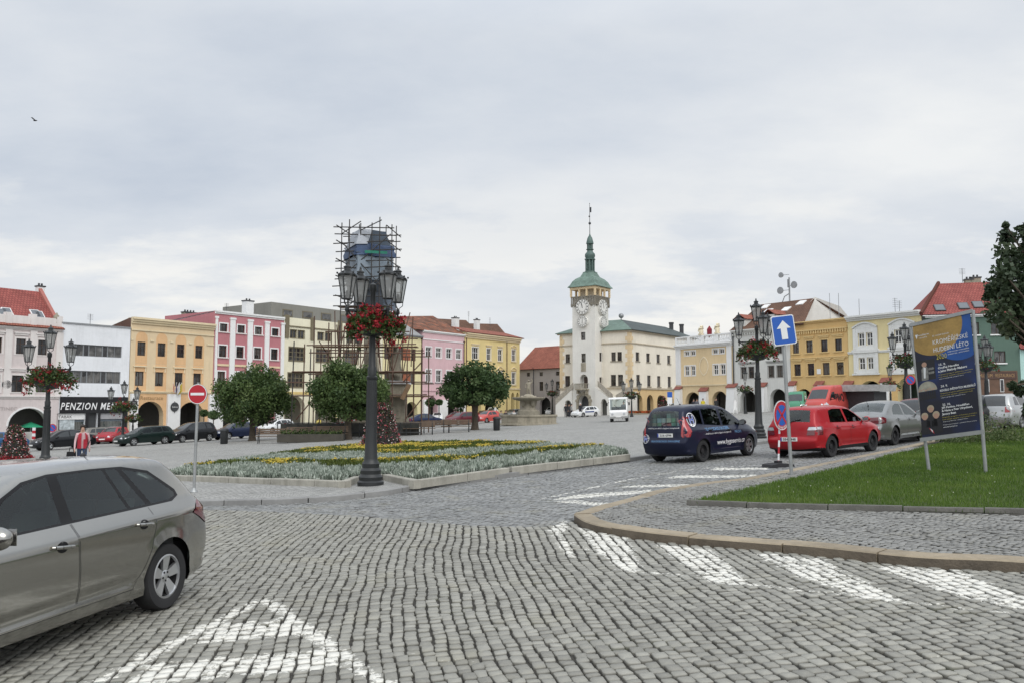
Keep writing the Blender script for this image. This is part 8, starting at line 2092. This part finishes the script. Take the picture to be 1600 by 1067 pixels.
MB().lathe([(rb*.915,.72),(.01,.72)], 8, (0,0,0), 'z', math.pi/8, cap=(0,0)).build('water', mat('fountain_water', (.03,.045,.04), .08, var=.2), ft)
zb = (663-622)*s_
mb = MB(); mb.lathe([(1.0,.4),(1.0,1.25),(.8,1.35),(.62,1.5),(.55,1.9),(.62,zb-.35),(.85,zb-.2)], 10); mb.lathe([(.5,zb-.3),(1.35,zb-.12),(1.5,zb+.02),(1.5,zb+.1),(1.3,zb+.1),(.3,zb+.02)], 16); mb.build('pedestal', m_stone, ft, smooth=35)
mb = MB()
for a in range(4): mb.ball((.62*math.cos(a*1.57+.6), .62*math.sin(a*1.57+.6), 2.0), .25, .25, .42, 8, 6); mb.ball((.72*math.cos(a*1.57+.6), .72*math.sin(a*1.57+.6), 2.45), .16, n=8, m=6)
mb.build('carved_figures', m_stone, ft, smooth=180)
m_skin = mat('skin', (.42,.25,.18), .6, var=.08); m_hair = mat('dark_hair', (.025,.017,.012), .7, var=.3)
def skin_mesh(J, E, name):
 me = bpy.data.meshes.new(name); me.from_pydata([j[:3] for j in J], E, []); o = bpy.data.objects.new(name, me); COL.objects.link(o)
 md = o.modifiers.new('s', 'SKIN'); md.use_smooth_shade = True
 for i, j in enumerate(J): me.skin_vertices[0].data[i].radius = (j[3], j[4] if len(j) > 4 else j[3]); me.skin_vertices[0].data[i].use_root = i == 0
 sb = o.modifiers.new('d', 'SUBSURF'); sb.levels = sb.render_levels = 1
 dg = bpy.context.evaluated_depsgraph_get(); m2 = bpy.data.meshes.new_from_object(o.evaluated_get(dg)); bpy.data.objects.remove(o); m2.name = name; return m2
def person(label, loc, face, h, top, legs, pose='stand', hair=None, vest=None, bag=None, sleeve=None, hat=None, group=None, face_up=None):
 """one continuous body, clothing colours by zone; faces +x"""
 t = thing('person', label, 'person', loc, face, group); k = h/1.7
 st = {'stand': (0, 0), 'walk': (.20, -.18), 'sit': (0, 0)}[pose]
 z0 = -.42 if pose == 'sit' else 0
 J = [(0,0,.95,.13,.155)]; E = []
 def add(par, *p): J.append(p); E.append((par, len(J)-1)); return len(J)-1
 a = add(0, .0, 0, 1.12, .105, .14); c = add(a, .01, 0, 1.32, .115, .17); n = add(c, 0, 0, 1.45, .06); hd = add(n, .02, 0, 1.56, .085, .075); add(hd, .02, 0, 1.66, .075, .068); add(hd, .10, 0, 1.555, .018)
 for sg, f in ((1, st[0]), (-1, st[1])):
  if pose == 'sit': q = add(0, .05, sg*.1, .92, .085); q = add(q, .45, sg*.12, .93, .062); q = add(q, .47, sg*.12, .52, .045); add(q, .60, sg*.12, .47, .036)
  else: q = add(0, .0, sg*.095, .86, .088); q = add(q, f*.5+.03, sg*.10, .49, .060); q = add(q, f*1.1-(.06 if f < 0 else 0), sg*.10, .09, .042); add(q, f*1.1+.14, sg*.115, .035, .034)
  s_ = add(c, 0, sg*.18, 1.38, .058); e = add(s_, -.02-f*.3, sg*.235, 1.12, .043); w = add(e, .07-f*.6, sg*.245, .88, .030); hn = add(w, .10-f*.6, sg*.245, .81, .032, .018)
  for i in range(4): g = add(hn, .125-f*.6-.024*i+.01, sg*(.25-.004*i), .745-.004*(i in (1,2)), .009); add(g, .13-f*.6-.024*i, sg*(.238-.004*i), .70+.01*abs(i-1.5), .0075)
  g = add(hn, .145-f*.6, sg*.235, .79, .010); add(g, .155-f*.6, sg*.228, .755, .008)
 me = skin_mesh(J, E, 'body')
 V = np.array([v.co for v in me.vertices]); mi = []
 for p in me.polygons:
  c_ = V[list(p.vertices)].mean(0); arm = abs(c_[1]) > .185 and c_[2] < 1.36
  z = c_[2]; mi.append(0 if (z > 1.43 or (arm and z < .86) or (sleeve == 'short' and arm and z < 1.12)) else (1 if z > .92 else 2) if not (arm and z > .86) else 1)
  if z < .07 and pose != 'sit': mi[-1] = 3
  if pose == 'sit' and z < .56: mi[-1] = 2
 for m in (m_skin, mat('cloth_'+str(top), top, .85, var=.15), mat('cloth_'+str(legs), legs, .85, var=.15), m_trim): me.materials.append(m)
 me.polygons.foreach_set('material_index', mi); me.polygons.foreach_set('use_smooth', [True]*len(mi))
 b = link(me, 'body', t); b.scale = (k,)*3; b.location.z = z0*k
 mb = MB(); mb.ball((-.008, 0, 1.632), .108, .098, .112, 12, 8); v = [(x, y, z) for x, y, z in mb.v]; mb.v = [(x if x < .045 or z > 1.66 else .045, y, max(z, 1.54 if x > -.02 else 1.49)) for x, y, z in v]
 hr = mb.build('hair' if not hat else 'hat', mat('hair_'+str(hat or hair), hat or hair, .7, var=.3) if (hat or hair) else m_hair, b, smooth=60)
 f = MB();
 for sg in (1, -1): f.ball((.100, sg*.030, 1.60), .008, .012, .008, 6, 5)
 f.build('eyes', m_ink, b); MB().ball((.102, 0, 1.52), .006, .022, .007, 8, 5).build('mouth', mat('lips', (.28,.09,.08), .6), b)
 if vest:
  q = MB(); n_ = 16; rings = []
  for z, rx, ry in ((.86,.150,.185),(1.0,.142,.170),(1.2,.150,.175),(1.34,.150,.175),(1.42,.10,.12)):
   rings.append([(rx*math.cos(2*math.pi*(i+.5)/n_), ry*math.sin(2*math.pi*(i+.5)/n_), z) for i in range(n_)])
  vs = [p for r in rings for p in r]; fs = []
  for j in range(4):
   for i in range(n_):
    if i == n_-1 or (i == 0 and j > 1): continue      # open down the front
    fs.append((j*n_+i, j*n_+(i+1) % n_, (j+1)*n_+(i+1) % n_, (j+1)*n_+i))
  q.add(vs, fs); q.build('vest', mat('vest_'+str(vest), vest, .8, var=.2, scale=8), b, smooth=60, recalc=False)
 return t
def pg(px, depth, h=.095): p = P(px, 632, depth); return Vector((p.x, p.y, gz(p.x, p.y)+h))
tow = lambda p: math.atan2(-p.y, -p.x)          # facing the viewer
p = pg(131, 29.5); person('pedestrian in a red vest and jeans walking towards the silver hatchback', p, tow(p), 1.64, (.52,.36,.37), (.03,.05,.10), 'walk', vest=(.34,.015,.03))
tb = p+Vector((-.42,-.35,0)); t = thing('shopping_bag', 'dark bag carried beside the pedestrian in the red vest', 'bag', tb+Vector((.12,.2,.40)), 0)
MB().prism([(-.16,0),(.16,0),(.13,.32),(-.13,.32)], -.06, .06).build('body', m_trim, t); MB().path([(-.08,0,.32),(-.06,0,.46),(.06,0,.46),(.08,0,.32)], .012, 5).build('handle', m_trim, t)
p = pg(974.5, 80.5); person('person in grey standing beside the white shuttle', p, tow(p), 1.75, (.12,.12,.13), (.10,.10,.11))
p = pg(907, 104); person('officer in black with white cap in front of the patrol car', p, tow(p)+.5, 1.8, (.012,.013,.018), (.012,.013,.02), hat=(.6,.6,.6))
PG = 'people by the town hall steps'
for i, (px, d, c, lb) in enumerate([(884, 107, (.015,.015,.02), 'person in black by the left town hall stair'), (889, 108, (.03,.03,.035), 'person in dark clothes close to the left town hall stair, middle one'), (893, 106, (.35,.34,.33), 'person in a pale top by the left town hall stair')]):
 p = pg(px, d); person(lb, p, tow(p)+i, 1.72, c, (.02,.02,.03), group=PG)
for px, d, c, lb, ps in [(1098.5, 93, (.55,.45,.03), 'person in a yellow jacket by the middle buttress of the balustrade house', 'stand'), (1084, 96, (.03,.03,.04), 'dark dressed person in the left arch of the balustrade house', 'stand'), (1119, 90, (.02,.02,.022), 'person in black at the right arch of the balustrade house', 'walk'),
      (1089, 95, (.10,.10,.12), 'person in grey in the left arch of the balustrade house, right one', 'stand'), (1358, 76, (.015,.015,.02), 'person in black by the left orange arch', 'stand'), (1370, 77, (.45,.38,.05), 'person in yellow by the left orange arch', 'stand')]:
 p = pg(px, d); person(lb, p, tow(p)+.3, 1.72, c, (.02,.025,.04), ps, hat=(.6,.6,.58) if px == 1358 else None)
for px, d, c, lb in [(783, 92, (.20,.19,.18), 'grey haired person sitting behind the fountain, left one'), (790, 92, (.02,.02,.025), 'person in black sitting behind the fountain'), (803, 93, (.5,.49,.47), 'person in a white top sitting behind the fountain')]:
 p = pg(px, d); person(lb, p, tow(p)+.4, 1.7, c, (.03,.03,.05), 'sit', group='people sitting behind the fountain')
p = pg(1148.5, 88); t = thing('notice_board', 'small white pavement board near the grey arcade', 'sign', p); MB().prism([(-.25,0),(-.18,0),(-.1,.4),(.1,.4),(.18,0),(.25,0),(.13,.9),(.2,1.2),(.05,1.45),(-.1,1.3),(-.15,.8)], -.04, .04).build('board', m_white, t)
J = [(0,0,.95,.16,.18)]; E = []
for par, q in [(0,(0,.02,1.2,.15,.17)),(1,(.03,.0,1.4,.14,.19)),(2,(.03,0,1.52,.07)),(3,(.05,0,1.66,.105)),(4,(.05,0,1.74,.08)),(0,(0,.12,.85,.11)),(6,(.06,.16,.45,.085)),(7,(.0,.2,.02,.07)),(0,(0,-.12,.85,.11)),(9,(-.03,-.14,.45,.085)),(10,(-.05,-.16,.02,.07)),(2,(.0,.24,1.42,.075)),(12,(.02,.36,1.65,.055)),(13,(.05,.26,1.86,.045)),(2,(.0,-.24,1.38,.075)),(15,(.03,-.36,1.1,.055)),(16,(.12,-.26,.92,.045))]: J.append(q); E.append((par, len(J)-1))
me = skin_mesh(J, E, 'statue'); me.materials.append(m_stone); s = link(me, 'statue', ft, (0,0,zb+.05)); s.rotation_euler.z = -math.pi/2; s.scale = (.92,)*3
MB().ball((0,0,zb+.1), .55, .5, .3, 10, 6).build('rock', m_stone, ft, smooth=60)
sg_ = G(966, 658.5, .095); sh = thing('shuttle_bus', 'white open sided electric shuttle bus standing on the square', 'shuttle bus'); on_slope(sh, heading((0,0), (-.17,-.98)), sg_+Vector((.3,1.4,0)))
wp = mat('shuttle_white', (.72,.72,.71), .35, var=.04, coat=.4)
mb = MB(); mb.prism([(-1.9,.32),(1.75,.32),(1.95,.5),(1.98,.85),(1.80,1.05),(1.2,1.0),(1.15,.55),(-1.2,.55),(-1.25,1.0),(-1.9,1.0)], -.74, .74); mb.build('body', wp, sh)
MB().prism([(-1.95,2.02),(1.25,2.02),(1.42,1.97),(1.40,2.06),(1.2,2.13),(-1.9,2.13)], -.80, .80).build('roof', wp, sh)
for x, xt in ((-1.85,-1.85),(-.75,-.75),(.35,.35)):
 for y in (-.72,.72): MB().tube((x,y,.55 if x > -1.3 else 1.0),(xt,y,2.02),.035,6).build('pillar', wp, sh)
for y in (-.72,.72): MB().tube((1.78,y,1.05),(1.34,y,2.0),.05,6).build('pillar', wp, sh)
MB().add([(1.80,-.68,1.08),(1.80,.68,1.08),(1.37,.68,1.97),(1.37,-.68,1.97)], [(0,1,2,3)]).build('windscreen', m_cglass, sh, recalc=False)
MB().path([(1.83,.1,1.06),(1.62,-.35,1.5)], .015, 5).build('wiper', m_ink, sh)
for x in (-1.4,-.5,.45):
 q = MB(); q.box(x-.25,x+.25,-.65,.65,.56,.85); q.box(x-.3,x-.2,-.65,.65,.86,1.3); q.build('seat', m_seat, sh)
for sy_ in (-1,1):
 MB().lathe([(.11,-.02),(.11,.02),(.01,.03)], 12, (1.965,sy_*.5,.72), 'x').build('headlamp', m_lens, sh)
 for x in (-1.25,1.3):
  w = MB().lathe([(.13,-.08),(.13,.08)], 12, (x,sy_*.66,.29), 'y').build('wheel', m_rim, sh); MB().lathe([(.17,-.09),(.29,-.08),(.29,.08),(.17,.09)], 16, (x,sy_*.66,.29), 'y').build('tyre', m_tyre, w)
 MB().obox((1.55,sy_*.95,1.55),(.04,0,0),(0,.06,0),(0,0,.13)).tube((1.5,sy_*.76,1.75),(1.55,sy_*.95,1.6),.015,5).build('mirror', m_trim, sh)
MB().box(1.985,2.0,-.25,.25,.42,.52).build('number_plate', m_plate, sh)
p = G(1338, 648, .1); t = thing('market_trailer', 'dark grey market trailer with pale canopy beside the red delivery van', 'trailer', p, R(-56))
MB().box(-2.2,2.0,-.8,.8,.55,1.75).build('body', mat('trailer_dark', (.03,.03,.033), .6, var=.4, scale=5), t); mb = MB()
mb.prism([(-2.5,1.78),(2.6,1.78),(2.75,2.25),(-2.4,2.3)], -1.3, 1.0); mb.build('canopy', mat('trailer_canopy', (.36,.36,.35), .7, var=.35, scale=3), t)
for x in (-1.2,1.0): MB().lathe([(.3,-.9),(.3,.9)], 14, (x,0,.3), 'y').build('wheel', m_tyre, t)
sb = G(578, 680, .095); sc_t = thing('scaffolding', 'tall tube scaffolding with blue tarpaulins round the plague column', 'scaffolding', sb); S_ = sb.y/1280
m_tube = mat('scaffold_tube', (.045,.042,.040), .55, metal=.3, var=.3); m_rust = mat('rusty_tube', (.085,.045,.028), .7, var=.35); m_deck = mat('deck_board', (.16,.10,.055), .85, var=.3)
zy = lambda py: (632-py)*S_+CAMZ-sb.z; xx = lambda px: (px-578)*S_
rg = random.Random(12)
for y in (-1.5,1.5):
 for px in (536,551,566,582,597,612):
  j = rg.uniform(-3,3); MB().tube((xx(px+j),y,zy(560)),(xx(px+j)+rg.uniform(-.05,.05),y,zy(rg.uniform(342,360))),.042,5).build('upright', m_tube, sc_t)
lev = [361,372,384,396,412,424,438,452,468,481]
for py in lev:
 for y in (-1.5,1.5): MB().tube((xx(527-rg.uniform(0,6)),y+.06,zy(py+rg.uniform(-1,4))),(xx(616+rg.uniform(0,5)),y+.06,zy(py+rg.uniform(-4,2))),.042,5).build('ledger', m_tube, sc_t)
 if lev.index(py) % 2 == 0:
  for px in (536,612): MB().tube((xx(px-4),-2.4,zy(py)-.05),(xx(px+4),2.3,zy(py)+.05),.042,5).build('transom', m_tube, sc_t)
for a, b in (((536,440),(612,372)),((536,384),(597,452)),((551,481),(612,424)),((566,366),(598,350)),((536,372),(566,352))): MB().tube((xx(a[0]),-1.6,zy(a[1])),(xx(b[0]),-1.6,zy(b[1])),.04,5).build('brace', m_tube, sc_t)
for y in (-2.6,2.4):
 for px in (470,487,503,523,541,560,600,620,640,652,664):
  top = 510 if 500 < px < 630 else rg.uniform(535,560)
  MB().tube((xx(px),y,-.1),(xx(px)+rg.uniform(-.12,.12),y,zy(top+rg.uniform(-14,8))),.045,5).build('upright', m_rust if px > 480 else m_tube, sc_t)
for py, xa, xb in ((545,492,655),(556,500,668),(584,470,668),(600,465,672),(620,478,672),(525,520,645)):
 for y in (-2.65,2.45): MB().tube((xx(xa-rg.uniform(0,6)),y,zy(py)),(xx(xb),y,zy(py+rg.uniform(-2,2))),.045,5).build('ledger', m_rust, sc_t)
for i in range(22):
 a = rg.uniform(505,640); b = a+rg.uniform(-28,28); MB().tube((xx(a),rg.choice((-2.7,-1.4,1.8)),zy(rg.uniform(560,600))),(xx(b),rg.choice((-2.5,-1.3,1.6)),zy(rg.uniform(492,540))),.04,5).build('brace', m_rust, sc_t)
for a, b in (((478,655),(505,622)),((640,655),(668,620)),((636,600),(664,570)),((620,620),(600,656))): MB().tube((xx(a[0]),-2.7,zy(a[1])),(xx(b[0]),-2.7,zy(b[1])),.045,5).build('brace', m_rust, sc_t)
for py, xa, xb, y in ((585,470,668,-2.0),(621,600,672,-2.0),(546,498,655,-1.6),(483,530,610,-.8),(440,536,612,1.0)): MB().box(xx(xa),xx(xb),y-.6,y+.6,zy(py)-.03,zy(py)+.03).build('deck', m_deck, sc_t)
MB().obox((xx(641),-2.9,zy(614)),(.25,0,.52),(0,.03,0),(-.14,0,.06)).build('leaning_board', m_deck, sc_t)
def tarp(name, m, lo, hi, z0, z1, ang, c=(0,0), n=7):
 """a sagging sheet wrapped round the frame: two rings joined, slightly creased"""
 (ax, ay), (bx, by) = lo, hi; vs = []; per = [(-1,-1),(1,-1),(1,1),(-1,1)]; ca, sa = math.cos(ang), math.sin(ang); K = 5
 ring = []
 for (x0,y0),(x1,y1) in zip(per, per[1:]+per[:1]):
  for i in range(6): ring.append((x0+(x1-x0)*i/6, y0+(y1-y0)*i/6))
 for j in range(K+1):
  q = j/K; wx, wy = ax+(bx-ax)*q, ay+(by-ay)*q
  for x, y in ring:
   k = 1+rg.uniform(-.035,.035); X, Y = x*wx*k, y*wy*k; vs.append((c[0]+X*ca-Y*sa, c[1]+X*sa+Y*ca, z0+(z1-z0)*q+rg.uniform(-.06,.06)))
 N = len(ring); fs = [(j*N+i, j*N+(i+1) % N, (j+1)*N+(i+1) % N, (j+1)*N+i) for j in range(K) for i in range(N)]; fs.append(tuple(K*N+i for i in range(N)))
 return MB().add(vs, fs).build(name, m, sc_t, smooth=40)
tg = lambda nm, c: mat(nm, c, .5, var=.22, scale=1.2, bump=.3, bscale=3)
tc = (xx(571), 0)
T_ = .76; tc = (xx(573), 0); sz2 = lambda a: (a[0]*T_, a[1]*T_)
for nm, c_, lo, hi, p0, p1, an in (('tarp_dark_blue', (.018,.036,.060), (1.95,1.7), (1.3,1.1), 402, 363, 32), ('tarp_mid_blue', (.030,.060,.13), (2.0,1.76), (1.9,1.66), 405, 386, 32), ('tarp_pale_grey', (.20,.245,.29), (1.85,1.6), (1.8,1.62), 441, 405, 32),
        ('tarp_slate', (.03,.04,.055), (1.5,1.4), (1.8,1.55), 458, 441.5, 32), ('tarp_slate', (.03,.04,.055), (1.2,1.2), (1.25,1.25), 492, 458.5, 20)): tarp('tarpaulin', tg(nm, c_), sz2(lo), sz2(hi), zy(p0), zy(p1), R(an), tc)
tarp('tarpaulin', tg('tarp_pale_blue', (.16,.20,.26)), (.95,.06), (1.0,.06), zy(484), zy(456), R(8), (xx(592), .9))
ca_, sa_ = math.cos(R(32)), math.sin(R(32)); q_ = lambda x, y, z: (tc[0]+(x*ca_-y*sa_)*T_, tc[1]+(x*sa_+y*ca_)*T_, z)
MB().add([q_(-2.06,-1.80,zy(389)), q_(-2.03,1.3,zy(392)), q_(-1.42,1.0,zy(364)), q_(-1.40,-1.18,zy(362.3)), q_(-.2,-1.22,zy(362)), q_(-.9,-1.78,zy(387))], [(0,1,2,3),(0,3,4,5)]).build('tarpaulin', tg('tarp_light_sheet', (.30,.32,.35)), sc_t, recalc=False)
MB().add([(xx(573),-1.75,zy(402)),(xx(606),-1.3,zy(402)),(xx(606),-1.35,zy(398)),(xx(573),-1.8,zy(398))], [(0,1,2,3)]).build('green_sheet', mat('tarp_green', (.03,.22,.15), .6), sc_t)
pc = thing('plague_column', 'stone plague column with pedestal behind the scaffolding tubes', 'monument', sb)
MB().lathe([(.75,3.6),(.6,4.2),(.52,5),(.46,zy(470)),(.75,zy(466)),(.8,zy(460))], 12).build('shaft', m_stone, pc, smooth=40)
mb = MB(); mb.box(-2.9,3.0,-1.2,1.2,0,.7); mb.box(-2.6,2.7,-1.0,1.0,.701,1.3); mb.lathe([(1.6,1.3),(1.45,1.6),(1.35,3.0),(1.6,3.2),(1.6,3.5),(.9,3.7)], 4, (0,0,0), 'z', math.pi/4); mb.build('pedestal', m_stone, pc)
px0, px1 = xx(604), xx(636)
mb = MB(); mb.box(px0-.1,px1+.1,-1.6,-.1,0,.9); mb.box(px0,px1,-1.5,-.2,.901,zy(602)); mb.box(px0+.3,px1-.3,-1.56,-1.501,1.3,zy(612)); mb.build('side_pedestal', m_stone, pc)
MB().prism([(px0-.28,zy(601.9)),(px1+.28,zy(601.9)),(px1+.15,zy(597)),(px0-.1,zy(596))], -1.8, .1).build('cover_sheet', mat('cover_sheet', (.5,.5,.5), .7), pc)
c = xx(619); MB().lathe([(.45,zy(596)),(.5,zy(585)),(.38,zy(570)),(.42,zy(560)),(.2,zy(552)),(.22,zy(545)),(.05,zy(540))], 9, (c,-.8,0)).build('figure', m_stone, pc, smooth=50)
for px in (520, 545):
 MB().lathe([(.5,0),(.5,1.4),(.35,1.5),(.3,2.6),(.2,3.0),(.05,3.3)], 9, (xx(px),-1.5,.3)).build('figure', m_stone, pc, smooth=50)
t = thing('barrier_tape', 'sagging red and white barrier tape left of the four lantern lamp', 'tape', sb); mb = MB(); A, B = (xx(458),-2.9,zy(661)), (xx(577),-2.9,zy(654)); n = 34
for i in range(n):
 q0, q1 = i/n, (i+1)/n; f = lambda q: (A[0]+(B[0]-A[0])*q, A[1], A[2]+(B[2]-A[2])*q-.42*math.sin(math.pi*q)**1.0*(1-q*.3)); a, b = f(q0), f(q1)
 mb.cur = i % 2; mb.add([a, b, (b[0],b[1]+.01,b[2]+.09), (a[0],a[1]+.01,a[2]+.09)], [(0,1,2,3)])
mb.build('tape', [mat('tape_white', (.7,.7,.7), .5), s_red], t, recalc=False)
fn = thing('site_fence', 'low dark railing round the foot of the scaffolding', 'fence', sb); mb = MB()
for z in (.35,1.0): mb.tube((xx(455),-3.4,z),(xx(665),-3.4,z),.035,5)
mb.build('rail', m_iron, fn)
for i in range(15): MB().tube((xx(455+i*15),-3.4,0),(xx(455+i*15),-3.4,1.05),.035,5).build('post', m_iron, fn)
MB().box(xx(458),xx(662),-3.2,-3.15,.05,.95).build('screen', mat('fence_screen', (.035,.035,.03), .8, var=.5, scale=3), fn)
p = P(48, 664, 71); t = thing('parasol', 'green parasol seen through the big pink arch', 'parasol', Vector((p.x, p.y, gz(p.x, p.y)))); zt = p.z-gz(p.x, p.y)+.3
MB().lathe([(1.1,zt-.45),(.02,zt)], 8).build('canopy', mat('parasol_green', (.03,.32,.17), .7), t); MB().tube((0,0,0),(0,0,zt),.03,6).build('pole', m_white, t)
for px, d, c, lb in [(36, 69, (.5,.5,.48), 'white cafe board under the green parasol, left one'), (46, 69.5, (.45,.44,.42), 'white cafe board under the green parasol, right one')]:
 p = P(px, 675, d); t = thing('cafe_board', lb, 'board', Vector((p.x, p.y, gz(p.x, p.y)))); MB().box(-.25,.25,-.03,.03,.6,1.3).build('board', mat('board_white', c, .6), t); MB().box(-.02,.02,-.02,.02,0,.6).build('stand', m_iron, t)
p = P(55, 189, 60); b = MB(); b.ball((0,0,0), .16,.05,.05,8,5); b.add([(.05,0,.02),(-.08,0,.02),(-.12,.38,.12),(.0,.36,.12)], [(0,1,2,3)]); b.add([(.05,0,.02),(-.08,0,.02),(-.12,-.38,.12),(.0,-.36,.12)], [(0,1,2,3)])
o = b.build('bird', m_ink); o.location = p; tag(o, 'tiny dark bird flying high in the cloudy sky at left', 'bird')
